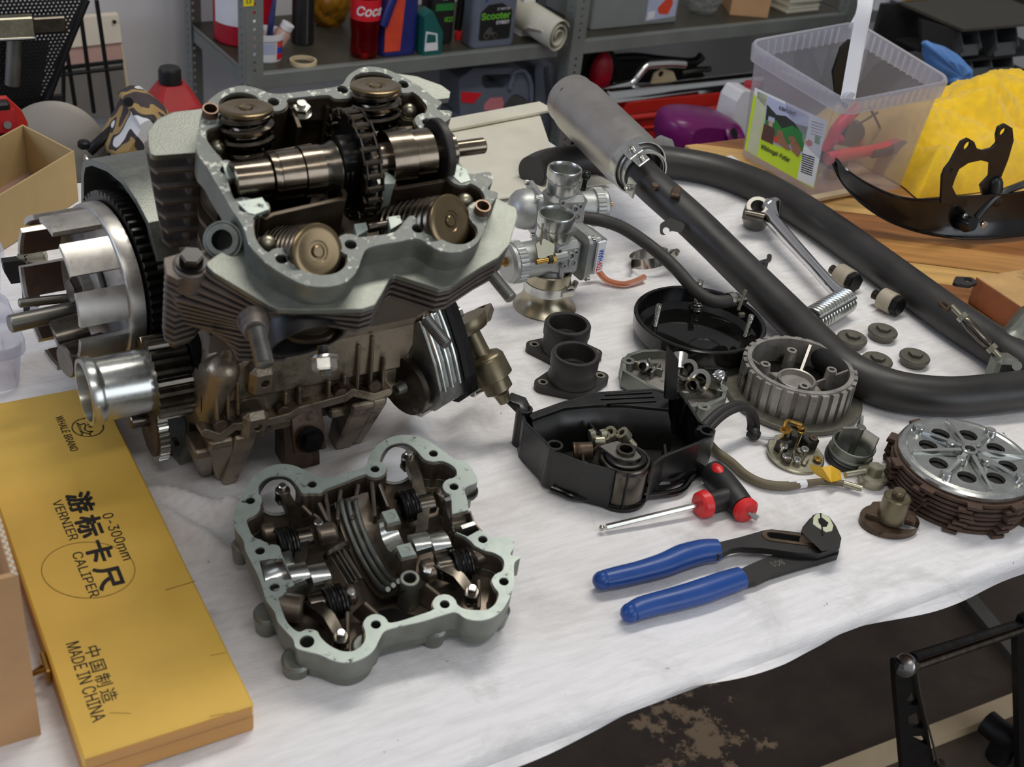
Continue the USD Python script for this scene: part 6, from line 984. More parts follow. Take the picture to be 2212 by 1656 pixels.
part(CD, 'lug', cat(cyl(G(1868, 1018, 0.013), G(1826, 1026, 0.012), 0.0032), cyl(G(1862, 1055, 0.006), G(1822, 1044, 0.006), 0.003)), 'zinc')
tp = [G(1748, 1004, 0.010), G(1775, 1010, 0.016), G(1795, 1006, 0.016), G(1815, 1018, 0.012)]; tq = [G(1758, 1022, 0.006), G(1778, 1034, 0.008), G(1795, 1042, 0.012), G(1818, 1038, 0.006)]
part(CD, 'tape_flag', cat(quads(np.array(tp + tq), 2, 4), quads(np.array([p + [0, 0, 0.0008] for p in tp] + [p + [0, 0, 0.0008] for p in tq]), 2, 4)), 'yellow_tape', 'folded yellow tape flag', smooth=False)
cbp = [G(1520, 940, 0.010), G(1545, 972, 0.006), G(1580, 998, 0.005), G(1612, 1026, 0.005), G(1650, 1044, 0.005), G(1695, 1049, 0.005), G(1740, 1044, 0.005), G(1780, 1040, 0.005), G(1822, 1044, 0.006)]
WR = thing('ignition_cable', 'olive-grey cable running from the sprocket cover to the condenser', 'cable', cbp[4]); part(WR, 'cable', tube(cbp, [0.0042] * 6 + [0.0036, 0.0032, 0.003], 12, 8), 'cable_grey'); part(WR, 'white_sleeve', tube(cbp[5:7], 0.0040, 12, 2), 'label_white')
wp = [G(1508, 936, 0.036), G(1535, 905, 0.040), G(1562, 884, 0.042), G(1592, 874, 0.040), G(1615, 885, 0.030), G(1623, 910, 0.016), G(1622, 930, 0.008)]
LP = thing('loop_cable', 'black double cable arching out of the sprocket cover to the breaker plate', 'cable', wp[3]); part(LP, 'cable', tube(wp, 0.0042, 12, 8), 'rubber'); part(LP, 'cable', tube([p + [0.004, -0.004, -0.002] for p in wp], 0.0032, 10, 8), 'rubber'); part(LP, 'boot', tube([wp[-1], G(1632, 938, 0.007), G(1640, 942, 0.006)], [0.007, 0.0065, 0.004], 10), 'plastic_black'); part(LP, 'white_sleeve', tube([G(1636, 938, 0.006), G(1655, 943, 0.007), G(1672, 944, 0.008)], 0.0036, 10), 'label_white')
ad = G(1918, 1132, 0.0); AD = thing('advance_unit', 'rusty brown ignition advance unit with a short steel spindle', 'advance unit', ad); F = Fr(ad, rotz(-0.35))
bs = affinity.scale(circ(0, 0, 0.027, 40), 1.0, 0.78); part(AD, 'base', extr(bs.difference(affinity.scale(circ(0.012, -0.008, 0.010, 20), 1.3, 0.7)), 0.0005, 0.0065, F), 'rust_steel')
part(AD, 'weight', extr(rnd(poly([(-0.024, 0.002), (-0.010, 0.018), (0.006, 0.018), (0.004, 0.004), (-0.010, -0.006)]), 0.003), 0.0065, 0.0115, F), 'rust_steel'); part(AD, 'weight', extr(rnd(poly([(0.024, 0.0), (0.012, 0.014), (0.0, 0.008), (0.006, -0.006), (0.018, -0.012)]), 0.003), 0.0065, 0.0115, F), 'rust_steel')
s0 = G(1926, 1112, 0.012); s0[2] = 0.008; part(AD, 'spindle', lathe([(0, 0), (0.0125, 0), (0.0118, 0.024), (0.0105, 0.025), (0.0055, 0.025), (0.0055, 0.031), (0.005, 0.0315), (0, 0.0315)], s0, n=32), 'olive_metal')
# ---- T-handle hex key
AK = thing('hex_key', 'T-handle hex key with black and red grip in front of the sprocket cover', 'hex key', G(1560, 1100)); gz = 0.012
a, b = G(1300, 1140, 0.005), G(1535, 1083, gz); F = Fr(a, aim(b - a)); part(AK, 'shaft', cat(extr(hexa(0.0026), 0.004, float(np.linalg.norm(b - a)), F), sphere(a, 0.0026, 8)), 'bright_steel')
a, b = G(1508, 1092, gz), G(1530, 1086, gz); part(AK, 'red_collar', cyl(a, b, 0.0115, 0.0125, bev=0.002, n=28), 'red_plastic'); part(AK, 'stem', tube([G(1524, 1087, gz), G(1550, 1080, gz), G(1590, 1070, gz)], [0.0098, 0.0092, 0.0100], 20), 'plastic_black')
part(AK, 'cross_grip', tube([G(1536, 1018, gz), G(1560, 1042, gz), G(1585, 1072, gz), G(1604, 1094, gz)], [0.0118, 0.0126, 0.0122, 0.0108], 24), 'plastic_black'); a, b = G(1602, 1092, gz), G(1617, 1108, gz); part(AK, 'red_cap', cyl(a, b, 0.0112, 0.0118, bev=0.003, n=28), 'red_plastic')
part(AK, 'red_inlay', sphere(G(1551, 1020, 0.022), 0.0075, 10, (1, 1, 1)), 'red_plastic') if False else part(AK, 'red_inlay', tube([G(1540, 1006, 0.0185), G(1550, 1017, 0.0200), G(1562, 1031, 0.0195)], [0.004, 0.0062, 0.004], 14), 'red_plastic')
a, b = G(1612, 1102, gz), G(1637, 1120, 0.010); part(AK, 'short_tip', extr(hexa(0.0026), 0, float(np.linalg.norm(b - a)), Fr(a, aim(b - a))), 'bright_steel')
# ---- slip-joint pliers
QP = lambda x, y: (1260 + x / 3.6867, 1060 + y / 3.6867)
pl = lambda pts, z: [tuple(G(*QP(*p), z)[:2]) for p in pts]
PL = thing('pliers', 'slip-joint water pump pliers with blue dipped handles', 'pliers', G(1560, 1220))
up = poly(pl([(1040, 420), (1250, 370), (1440, 315), (1500, 308), (1730, 335), (1745, 290), (1800, 225), (1850, 185), (1900, 180), (1960, 210), (2010, 280), (2055, 380), (2040, 450), (1930, 485), (1880, 500), (1700, 495), (1450, 460), (1260, 450), (1180, 462), (1080, 515), (1050, 500)], 0.014)); slot = LineString(pl([(1500, 360), (1770, 400)], 0.014)).buffer(0.0042)
part(PL, 'upper_arm', extr(rnd(up, 0.001).difference(slot), 0.0085, 0.0145), 'tool_black'); so_ = LineString(pl([(1490, 360), (1820, 405)], 0.014)).buffer(0.0072)
part(PL, 'slot_rim', extr(so_.difference(LineString(pl([(1500, 360), (1800, 400)], 0.014)).buffer(0.0042)), 0.0144, 0.0152), 'rust_steel'); part(PL, 'slot_teeth', extr(unary_union([circ(*G(*QP(1490 + 44 * k, 375 + 6 * k), 0.014)[:2], 0.0034, 12) for k in range(7)]).difference(slot.buffer(-0.0014)), 0.009, 0.0138), 'black_iron'); part(PL, 'pivot', cyl(G(*QP(1778, 398), 0.009), G(*QP(1778, 398), 0.0150), 0.0060, n=24), 'rust_steel')
lo_ = poly(pl([(1235, 630), (1340, 580), (1480, 520), (1620, 480), (1700, 470), (1900, 490), (2040, 470), (2030, 505), (1880, 550), (1700, 600), (1500, 660), (1380, 715), (1265, 740)], 0.008)); part(PL, 'lower_arm', extr(rnd(lo_, 0.001), 0.0022, 0.0082), 'tool_black')
jw = hull(np.array([G(*QP(*p), z) for p in ((1740, 330), (1830, 190), (1900, 175), (1985, 240), (2050, 380), (2040, 460), (1900, 480)) for z in (0.006, 0.020)])); part(PL, 'jaw_head', jw, 'tool_black')
jf = poly(pl([(1832, 215), (1850, 190), (1905, 182), (1960, 215), (1990, 280), (1980, 320), (1930, 330), (1860, 290), (1828, 265)], 0.0202)); gap = poly(pl([(1870, 225), (1905, 222), (1950, 260), (1935, 290), (1900, 290), (1872, 255)], 0.0202)); part(PL, 'jaw_face', extr(jf.difference(gap), 0.0198, 0.0208), 'label_paper', 'worn bright jaw face'); part(PL, 'jaw_gap', extr(gap.union(LineString(pl([(1888, 185), (1905, 350)], 0.0202)).buffer(0.0006)), 0.0199, 0.0212), 'hole_dark')
gp = lambda pts, z: [G(*QP(*p), z) for p in pts]
part(PL, 'handle_grip', tube(gp([(1072, 470), (960, 478), (800, 520), (640, 585), (450, 640), (280, 680), (165, 705)], 0.0105), [0.0100, 0.0108, 0.0112, 0.0102, 0.0092, 0.0090, 0.0082], 20, 8, flat=0.85), 'grip_blue'); part(PL, 'handle_grip', tube(gp([(1255, 690), (1120, 735), (950, 795), (760, 850), (580, 895), (460, 930), (385, 965)], 0.0095), [0.0098, 0.0104, 0.0106, 0.0100, 0.0094, 0.0092, 0.0080], 20, 8, flat=0.85), 'grip_blue')
ct = G(*QP(148, 712), 0.0105); part(PL, 'grip_end', sphere(ct, 0.0078, 8), 'grip_blue'); part(PL, 'grip_end', sphere(G(*QP(372, 970), 0.0095), 0.0078, 8), 'grip_blue')
pa, pb = G(*QP(1575, 548), 0.0082)[:2], G(*QP(1480, 572), 0.0082)[:2]; part(PL, 'stamp', text_on('BGS', WF, pa, pb, 0.0058, 0.0083), 'steel_dull', smooth=False)
# ---- wood block
wbk = thing('wood_block', 'rough cut-off wood block on the plank top at the right edge', 'wood block', G(2150, 640)); a, b = G(2098, 640, 0.0)[:2], G(2212, 715, 0.0)[:2]
zt = 0.034; c1, c2, c3 = G(2110, 598, zt), G(2215, 668, zt), G(2215, 560, zt); c1, c2, c3 = [np.array(q) for q in (c1, c2, c3)]; u = c2 - c1; v = np.cross([0, 0, 1.0], u / np.linalg.norm(u)) * 0.10
tp_ = poly([tuple(q[:2]) for q in (c1, c2 + u * 0.5, c2 + u * 0.5 + v, c1 + v)]); part(wbk, 'block', extr(tp_, 0.0, zt), 'wood_block'); mid = c1 + u * 0.75; part(wbk, 'end_grain', box(np.array([mid[0], mid[1], zt / 2]) - v / np.linalg.norm(v) * 0.0004, (np.linalg.norm(u) * 1.5, 0.0008, zt - 0.002), rotz(math.atan2(u[1], u[0]))), 'wood_block_end', 'reddish sawn end')
# ---- black fender bracket at the right
FB = thing('fender_bracket', 'black steel fender bracket with a two-eyed upright plate, leaning by the towel', 'bracket', G(2080, 500))
zz = lambda px, py, z: G(px, py, z)
inner = [zz(1806, 343, 0.085), zz(1835, 372, 0.078), zz(1880, 400, 0.066), zz(1940, 425, 0.058), zz(2010, 432, 0.056), zz(2090, 425, 0.06), zz(2170, 420, 0.062), zz(2240, 410, 0.065)]; outer = [zz(1800, 352, 0.078), zz(1822, 396, 0.055), zz(1862, 438, 0.034), zz(1920, 476, 0.016), zz(1995, 502, 0.008), zz(2080, 514, 0.006), zz(2160, 512, 0.006), zz(2260, 500, 0.006)]
mid_ = [(a * 0.5 + b * 0.5) + [0.004, 0.006, -0.010] for a, b in zip(inner, outer)]; I, Mm, O = smoothpath(inner, 5), smoothpath(mid_, 5), smoothpath(outer, 5); n = len(I)
part(FB, 'shell', cat(quads(np.concatenate([I, Mm, O]), 3, n), quads(np.concatenate([I, Mm, O]) - [0, -0.001, 0.002], 3, n), tube(O, 0.0022, 8, 0), tube(I, 0.0018, 8, 0)), 'gloss_black')
uy = G(2060, 470, 0.03)[1]; up_ = lambda pts: [(YP(px, py, uy)[0], YP(px, py, uy)[2]) for px, py in pts]
Qb = lambda x, y: (1560 + x / 3.3926, y / 3.3926); ub = poly(up_([Qb(*p) for p in ((1600, 1280), (1590, 1480), (1860, 1520), (1990, 1490), (2030, 1330), (2020, 1310), (2080, 1160), (2120, 1020), (2110, 930), (2060, 900), (2010, 925), (1995, 985), (2000, 1040), (1960, 1080), (1900, 1095), (1850, 1080), (1830, 1030), (1790, 1005), (1740, 1030), (1715, 1075), (1660, 1180), (1620, 1230))]))
hl = unary_union([affinity.scale(circ(*up_([Qb(2043, 958)])[0], 0.0058, 16), 1, 0.9), circ(*up_([Qb(1780, 1060)])[0], 0.0058, 16), circ(*up_([Qb(1660, 1240)])[0], 0.0028, 12), rnd(poly(up_([Qb(*p) for p in ((1690, 1300), (1720, 1230), (1790, 1185), (1880, 1165), (1950, 1185), (1945, 1280), (1880, 1350), (1900, 1440), (1780, 1460), (1700, 1420), (1670, 1360))])), 0.002)])
part(FB, 'upright_plate', extr(rnd(ub, 0.002).difference(hl), 0, 0.004, Fr((0, uy, 0), [[1, 0, 0], [0, 0, -1], [0, 1, 0]])), 'satin_black')
for px, py in ((2123, 486), (2082, 466), (2137, 486)): c = YP(px, py, uy - 0.012); part(FB, 'rivet', cyl(c, c + [0, -0.004, 0.001], 0.006 if px == 2123 else 0.004, bev=0.001), 'chrome')
part(FB, 'cross_brace', cat(tube([YP(2110, 470, uy - 0.01), YP(2150, 425, uy - 0.012), YP(2205, 400, uy - 0.015), YP(2250, 385, uy - 0.02)], 0.005, 8), hull(sphere(YP(2150, 395, uy - 0.004), 0.010, 6).vertices, sphere(YP(2145, 430, uy - 0.006), 0.012, 6).vertices)), 'satin_black'); part(FB, 'lamp_stub', lathe([(0, 0), (0.010, 0), (0.012, 0.01), (0.009, 0.02), (0, 0.02)], YP(2075, 480, uy - 0.006), (0, -0.9, 0.3), 24), 'gloss_black')

# ================================================================== bucket, towel
def bil(c, k): c = np.array(c, float); u, v = k; return (c[0] * (1 - u) * (1 - v) + c[1] * u * (1 - v) + c[2] * u * v + c[3] * (1 - u) * v)
BB = [np.array(q) for q in ((1.183, 1.289, 0.001), (1.195, 1.141, 0.001), (1.337, 1.13, 0.001), (1.325, 1.278, 0.001))]     # L F R back
BTp = [np.array(q) for q in ((1.184, 1.312, 0.157), (1.170, 1.108, 0.155), (1.360, 1.128, 0.158), (1.398, 1.345, 0.160))]
def bsec(t, grow=0.0, r=0.13, drop=0.0):
    c = [a * (1 - t) + b * t for a, b in zip(BB, BTp)]; m_ = np.mean(c, 0); c = [q + (q - m_) / np.linalg.norm(q - m_) * grow for q in c]; p = rrect(1, 1, r, 6) + 0.5; return np.array([bil(c, q) for q in p]) - [0, 0, drop]
BK_ = thing('plastic_bucket', 'clear plastic bucket with green wild-bird food label and white handle, holding red-handled tools', 'bucket', (1.26, 1.22, 0))
secs = [bsec(0.02, -0.002, 0.1), bsec(0.0, 0.008, 0.10), bsec(0.25, 0.008, 0.1), bsec(0.5, 0.008, 0.1), bsec(0.75, 0.008, 0.1), bsec(1.0, 0.008, 0.1)]; ns = len(secs[0])
part(BK_, 'body', quads(np.concatenate(secs), len(secs), ns, False, True), 'clear_plastic', smooth=50)
part(BK_, 'bottom', trimesh.Trimesh(np.vstack([secs[0], secs[0].mean(0)]), [[i, (i + 1) % ns, ns] for i in range(ns)], process=False), 'clear_plastic')
rsec = [bsec(0.86, 0.0085, 0.1), bsec(0.86, 0.014, 0.1), bsec(0.985, 0.015, 0.1), bsec(1.01, 0.012, 0.1), bsec(1.0, 0.008, 0.1)]; part(BK_, 'rim', quads(np.concatenate(rsec), 5, ns, False, True), 'clear_rim', smooth=50)
top_ = [BTp[i] for i in range(4)]
for i in range(4):
    a, b = top_[i], top_[(i + 1) % 4]; a0, b0 = a * 0.86 + BB[i] * 0.14, b * 0.86 + BB[(i + 1) % 4] * 0.14
    for k in range(2, 13): t = k / 14; p, q = a0 * (1 - t) + b0 * t, a * (1 - t) + b * t; d = (b - a) / np.linalg.norm(b - a); o = np.cross(d, [0, 0, 1]) * -0.0045 * (1 if np.dot(np.cross(d, [0, 0, 1]), a - np.mean(top_, 0)) < 0 else -1); part(BK_, 'rim_rib', hull(box(p + o, (0.0008, 0.004, 0.002), rotz(math.atan2(d[1], d[0]))).vertices, box(q + o - [0, 0, 0.003], (0.0008, 0.004, 0.002), rotz(math.atan2(d[1], d[0]))).vertices), 'clear_rim')
hs = YP(1832, 206, 1.102); ht_ = YP(1872, -12, 1.115); hm = (top_[0] * 0 + top_[2] + top_[1]) / 2; arch = [hs + [0, -0.001, -0.004], hs * 0.5 + ht_ * 0.5, ht_, ht_ + [0.03, 0.05, 0.075], ht_ + [0.075, 0.12, 0.09], ht_ + [0.115, 0.19, 0.06], np.array([1.40, 1.345, 0.20]), np.array([1.404, 1.352, 0.15])]
part(BK_, 'handle', tube(arch, 0.0095, 12, 8, flat=0.2, up=(0.45, 0.85, 0.1)), 'white_plastic', 'white plastic carrying handle')
part(BK_, 'handle_lug', cyl(hs + [0, 0.004, -0.002], hs + [0, -0.005, -0.002], 0.008, n=16), 'clear_rim')
n_ = np.cross(BB[1] - BB[0], BTp[0] - BB[0]); n_ /= np.linalg.norm(n_); n_ = n_ if n_[0] < 0 else -n_; ux = (BB[1] - BB[0]) / np.linalg.norm(BB[1] - BB[0]); ux = ux - n_ * np.dot(ux, n_); ux /= np.linalg.norm(ux)
LFm = Fr((BB[0] + BB[1] + BTp[0] + BTp[1]) / 4 + n_ * 0.0075, np.stack([ux, np.cross(n_, ux), n_], 1))
lq = lambda pts: poly([tuple(LFm.hit(*Qb(*p))[:2]) for p in pts]); LB = None
def lab(pts, k, m_, l=None, nm='print', r=0.0): global LB; g = lq(pts); p = part(LB or BK_, nm if LB else 'label', extr(rnd(g, r) if r else g, 0.0002 * k, 0.0002 * k + 0.0002, LFm), m_, l, smooth=False); LB = LB or p
lab([(238, 655), (345, 700), (772, 888), (670, 1385), (165, 1095)], 0, 'label_lime', 'lime and white bird-food label', r=0.001)
lab([(240, 640), (772, 888), (758, 960), (640, 930), (330, 800), (235, 690)], 1, 'label_white')
lab([(262, 668), (335, 702), (258, 1142), (182, 1098)], 1, 'label_paper'); lab([(335, 702), (640, 850), (585, 1135), (500, 1100), (290, 1022)], 2, 'label_sky')
lab([(332, 765), (400, 840), (470, 850), (540, 905), (630, 930), (612, 1010), (318, 900)], 3, 'bush_dark'); lab([(320, 880), (400, 880), (440, 940), (520, 920), (615, 985), (590, 1110), (500, 1060), (295, 1000)], 4, 'leaf_green')
lab([(312, 905), (392, 945), (375, 1058), (288, 1018)], 5, 'sign_brown'); lab([(345, 850), (390, 865), (385, 900), (340, 885)], 5, 'label_sky'); lab([(350, 880), (378, 890), (372, 930), (345, 918)], 6, 'pinkish_cloth')
lab([(415, 950), (440, 955), (470, 1030), (510, 1100), (480, 1098), (410, 1050), (385, 1040)], 6, 'bird_brown'); lab([(490, 1000), (530, 1000), (585, 1090), (560, 1150), (520, 1110)], 6, 'bird_brown'); lab([(385, 1000), (415, 1000), (410, 1040), (382, 1030)], 7, 'label_orange')
lab([(648, 865), (772, 905), (672, 1372), (550, 1312)], 3, 'label_white'); lab([(612, 1040), (640, 1018), (668, 1040), (660, 1070), (630, 1070)], 4, 'label_red'); lab([(685, 990), (725, 1005), (715, 1060), (680, 1045)], 4, 'leaf_green')
for k in range(9): a, b = (590 + k * 2 - k * 3.2, 1122 + k * 16), (682 - k * 2.6, 1152 + k * 16); lab([a, b, (b[0] - 1, b[1] + 8), (a[0] - 1, a[1] + 8)], 4, 'label_black')
for k in range(5): a = (660 - k * 2, 885 + k * 22); lab([a, (a[0] + 85, a[1] + 28), (a[0] + 85, a[1] + 33), (a[0], a[1] + 6)], 4, 'cap_grey')
lh = lambda x, y: LFm.hit(*Qb(x, y))[:2]
part(LB, 'print', text_on("Wildvogel-Futter", LFm, lh(285, 1085), lh(495, 1190), 0.0062, 0.0011, True), 'bush_dark', smooth=False); part(LB, 'print', text_on("K\u00f6lle's Best!", LFm, lh(420, 803), lh(540, 848), 0.0055, 0.0010), 'label_black', smooth=False); part(LB, 'print', text_on("1,5 kg", LFm, lh(270, 1165), lh(320, 1190), 0.003, 0.0011), 'bush_dark', smooth=False) if False else None
# things in the bucket
yb = 1.205
def yq(x, y, yy=yb): return YP(*Qb(x, y), yy)
PT1 = thing('pliers', 'pliers with long red handle reaching up inside the clear bucket', 'pliers', yq(880, 1050)); part(PT1, 'handle', tube([yq(1015, 775), yq(930, 850), yq(850, 930), yq(800, 1030), yq(745, 1110)], [0.007, 0.0085, 0.009, 0.0085, 0.007], 14, 6), 'red_grip'); part(PT1, 'handle', tube([yq(830, 1015, 1.23), yq(930, 1035, 1.23), yq(1100, 1085, 1.23)], [0.008, 0.008, 0.006], 14, 6), 'red_grip'); part(PT1, 'jaw', hull(sphere(yq(760, 1110, 1.23), 0.012, 6).vertices, sphere(yq(740, 1180, 1.23), 0.008, 6).vertices), 'tool_black')
PT2 = thing('wire_cutters', 'red and black handled wire cutters lying across the bottom of the clear bucket', 'cutters', yq(1060, 1150)); part(PT2, 'handle', tube([yq(770, 1165, 1.18), yq(900, 1135, 1.18), yq(1050, 1110, 1.18), yq(1200, 1085, 1.18), yq(1310, 1045, 1.18)], [0.009, 0.009, 0.008, 0.0095, 0.009], 14, 6), 'red_grip'); part(PT2, 'grip_inlay', tube([yq(1100, 1130, 1.173), yq(1220, 1105, 1.173), yq(1350, 1045, 1.173)], [0.006, 0.007, 0.007], 12, 6), 'tool_black'); part(PT2, 'head', hull(sphere(yq(800, 1190, 1.19), 0.010, 6).vertices, sphere(yq(870, 1180, 1.19), 0.012, 6).vertices), 'tool_black')
for i, (pts, l) in enumerate((([(965, 920), (1040, 885), (1140, 822)], 'straight black wire sticking up inside the clear bucket'), ([(1080, 785), (1120, 860), (1160, 950), (1178, 1065)], 'curved black wire hanging down inside the clear bucket'))): solo('wire', l, 'wire', tube([yq(*p, 1.21) for p in pts], 0.0018, 7, 6), 'plastic_black')
solo('tool_blade', 'broad dark blade standing at the back inside the clear bucket', 'tool', extr(poly([(YP(*Qb(*p), 1.29)[0], YP(*Qb(*p), 1.29)[2]) for p in ((800, 520), (860, 340), (920, 285), (1000, 300), (1010, 420), (960, 590), (900, 800), (820, 700))]), 0, 0.004, Fr((0, 1.29, 0), [[1, 0, 0], [0, 0, -1], [0, 1, 0]])), 'black_frame'); solo('plug_disc', 'round dark plug beside the red handle in the bucket', 'plug', cyl(yq(940, 975, 1.22), yq(950, 970, 1.235), 0.019, bev=0.002), 'tool_black')
g = G(*Qb(850, 1400), 0.008); solo('wood_stick', 'flat pale wood stick lying between bucket and black bracket', 'stick', box(G(*Qb(850, 1420), 0.006), (0.10, 0.012, 0.006), rotz(0.05), 0.001), 'wood_pale')
# yellow towel: a lumpy heap
ux_, uy_ = np.meshgrid(np.linspace(0, 1, 170), np.linspace(0, 1, 90), indexing='ij'); tX = 1.34 + 0.62 * ux_; tY = 1.085 + 0.255 * uy_
ed = np.minimum(np.minimum(ux_ / 0.09, (1 - ux_) / 0.06), np.minimum(uy_ / 0.16, (1 - uy_) / 0.12)).clip(0, 1); edge = np.sin(ed * math.pi / 2) ** 0.7
P3 = np.stack([tX * 13, tY * 13, 0 * tX], -1); pk = lambda x, y, sx, sy, h: h * np.exp(-((tX - x) / sx) ** 2 - ((tY - y) / sy) ** 2)
hgt = 0.048 + 0.035 * (meshkit.fbm(P3, 3, 5) - 0.5) + pk(1.555, 1.215, 0.06, 0.05, 0.045) + pk(1.42, 1.19, 0.08, 0.06, 0.024) + pk(1.68, 1.24, 0.1, 0.06, 0.03) - pk(1.60, 1.16, 0.05, 0.03, 0.02) + 0.014 * np.abs(np.sin(tX * 30 + 22 * tY + 4 * meshkit.noise(P3, 8))) + 0.006 * (meshkit.noise(np.stack([tX * 170, tY * 170, 0 * tX], -1), 4) - 0.5)
tZ = np.maximum(0.0012, hgt * edge); tw = np.stack([tX + 0.012 * (meshkit.noise(P3 * 1.7, 2) - 0.5), tY + 0.014 * (meshkit.noise(P3 * 1.5, 3) - 0.5), tZ], -1).reshape(-1, 3); solo('yellow_towel', 'crumpled bright yellow terry towel heaped behind the black bracket', 'towel', quads(tw, 170, 90), 'towel_yellow', smooth=True)

# ================================================================== on the shelf
XZ0 = np.array([[1, 0, 0], [0, 0, -1], [0, 1, 0.]])
def sbase(px, py, z=SW): return G(px, py, z)
def vbox(name, label, cat_, x0, x1, yb_, yt, depth, m_, y=None, z=SW, bev=0.004, group=None, yaw=0.0592):
    c = G((x0 + x1) / 2, yb_, z) if y is None else YP((x0 + x1) / 2, yb_, y); w = (x1 - x0) * mpp(c); h_ = YP((x0 + x1) / 2, yt, c[1])[2] - c[2]; T_ = thing(name, label, cat_, c, group); R = rotz(yaw); F = Fr(c, R); return T_, F, w, h_
def bottle(name, label, cat_, px, pyb, prof, m_, z=SW, y=None):               # prof in px of radius/height
    c = G(px, pyb, z) if y is None else YP(px, pyb, y); s = mpp(c); T_ = thing(name, label, cat_, c); return T_, c, s
tg = [SF.inv(YP(px, py, 2.32)) for px, py in ((527, 14), (550, 14), (550, -8), (527, -8))]; tz_ = [q[2] for q in tg]; TFr = Fr(SF((0, -0.0016, 0)), SF.R @ XZ0)
tgp = part(sh, 'shelf_tag', extr(sbox(tg[0][0], min(tz_), tg[1][0], max(tz_)), 0, 0.0008, TFr), 'label_yellow', 'yellow number tag on the left post'); part(tgp, 'print', text_on('13', TFr, (tg[0][0] + 0.005, min(tz_) + 0.006), (tg[0][0] + 0.016, min(tz_) + 0.006), 0.008, 0.0009, True), 'label_black', smooth=False)
# fire-red canister
c = G(527, 84, SW); RC = thing('red_canister', 'tall red canister with white label behind the left shelf post', 'canister', c); part(RC, 'body', lathe([(0, 0), (0.058, 0), (0.063, 0.005), (0.063, 0.22), (0.05, 0.24), (0, 0.24)], c, n=48), 'red_crimson'); part(RC, 'label', lathe([(0.0634, 0.045), (0.0634, 0.20)], c, n=20, a0=math.radians(186), a1=math.radians(250), R=np.eye(3)), 'label_white')
c = G(577, 126, SW); PP_ = thing('paint_pot', 'small white paint pot with coloured label holding a brush and bottles', 'pot', c); part(PP_, 'pot', lathe([(0, 0), (0.028, 0), (0.0295, 0.003), (0.0315, 0.045), (0.0345, 0.046), (0.0350, 0.058), (0.0330, 0.058), (0.0310, 0.046), (0.028, 0.006), (0, 0.006)], c, n=40), 'label_white')
for a0, a1, z0, z1, m_ in ((290, 350, 0.031, 0.043, 'label_orange'), (290, 350, 0.018, 0.031, 'label_blue'), (290, 350, 0.005, 0.018, 'label_red'), (215, 285, 0.018, 0.040, 'label_sky')): part(PP_, 'label', lathe([(0.0298 + z0 * 0.045, z0), (0.0298 + z1 * 0.045, z1)], c, n=12, a0=math.radians(a0), a1=math.radians(a1), R=np.eye(3)), m_)
BR = thing('paint_brush', 'dark blue brush handle standing in the white paint pot', 'brush', c + [0.004, 0, 0.01]); part(BR, 'handle', tube([c + [0.002, 0, 0.015], c + [0.008, 0, 0.07], c + [0.014, 0.0, 0.11], c + [0.018, 0, 0.13]], [0.012, 0.011, 0.008, 0.004], 12, 6, flat=0.5), 'brush_blue')
for i, (dx, dz, tl, l) in enumerate(((-0.022, 0.055, -0.15, 'small bottle with round white lid, left of the brush in the paint pot'), (0.026, 0.05, 0.5, 'small bottle with white lid leaning right in the paint pot'))): o = c + [dx, 0, dz - 0.012]; d = np.array([tl, -0.2, 1.0]); T_ = thing('dropper_bottle', l, 'bottle', o, 'small bottles in the paint pot'); part(T_, 'bottle', lathe([(0, -0.02), (0.015, -0.02), (0.017, 0.015), (0.011, 0.026), (0, 0.026)], o, d, 20), 'pinkish_cloth'); part(T_, 'lid', lathe([(0, 0.026), (0.0135, 0.026), (0.0135, 0.038), (0, 0.039)], o, d, 20), 'label_white')
c = G(655, 137, SW); solo('tape_roll', 'thin cream ring of masking tape lying on the shelf', 'tape', lathe([(0.0235, 0), (0.0275, 0), (0.0275, 0.008), (0.0235, 0.008), (0.0235, 0)], c, n=44), 'tape_cream')
c = G(654, 92, SW); T_ = thing('black_canister', 'slim black cylinder with a grey seam on the shelf', 'canister', c); part(T_, 'body', cyl(c, c + [0, 0, 0.16], 0.0235, n=28, bev=0.002), 'plastic_black'); part(T_, 'seam', box(c + [0.0, -0.0235, 0.08], (0.003, 0.002, 0.15)), 'steel_dull')
c = G(722, 62, SW); sg = trimesh.creation.icosphere(4, 1.0); v = sg.vertices; v = v * (1 + 0.35 * (meshkit.fbm(v * 2.2 + 5, 3, 2)[:, None] - 0.5)) * [0.048, 0.04, 0.065] + c + [0, 0.03, 0.055]; solo('amber_bag', 'crumpled amber plastic bag behind the cola bottle', 'bag', trimesh.Trimesh(v, sg.faces), 'bag_amber')
c = G(786, 120, SW); CO = thing('cola_bottle', 'red cola bottle with white script label on the shelf', 'bottle', c); part(CO, 'bottle', lathe([(0, 0.003), (0.022, 0.0), (0.028, 0.003), (0.0305, 0.012), (0.0300, 0.030), (0.0285, 0.042), (0.0305, 0.060), (0.0318, 0.075), (0.0318, 0.125), (0.028, 0.16), (0.014, 0.20), (0.0125, 0.22), (0, 0.22)], c, n=44), 'cola', smooth=60)
part(CO, 'label', lathe([(0.0321, 0.082), (0.0321, 0.126)], c, n=40), 'label_red'); CLb = lathe([(0.0324, 0), (0.0324, 0)], c)
m = meshkit.text_mesh('Coca-Cola', 0.0185, 0.0004, True); v = m.vertices.copy(); sl = v[:, 0] + 0.25 * v[:, 1]; a = (sl - 0.026) / 0.0325 + math.radians(252); m.vertices = np.stack([c[0] + (0.0325 + v[:, 2]) * np.cos(a), c[1] + (0.0325 + v[:, 2]) * np.sin(a), c[2] + 0.094 + v[:, 1]], 1); part(CO, 'print', m, 'label_white', smooth=False)
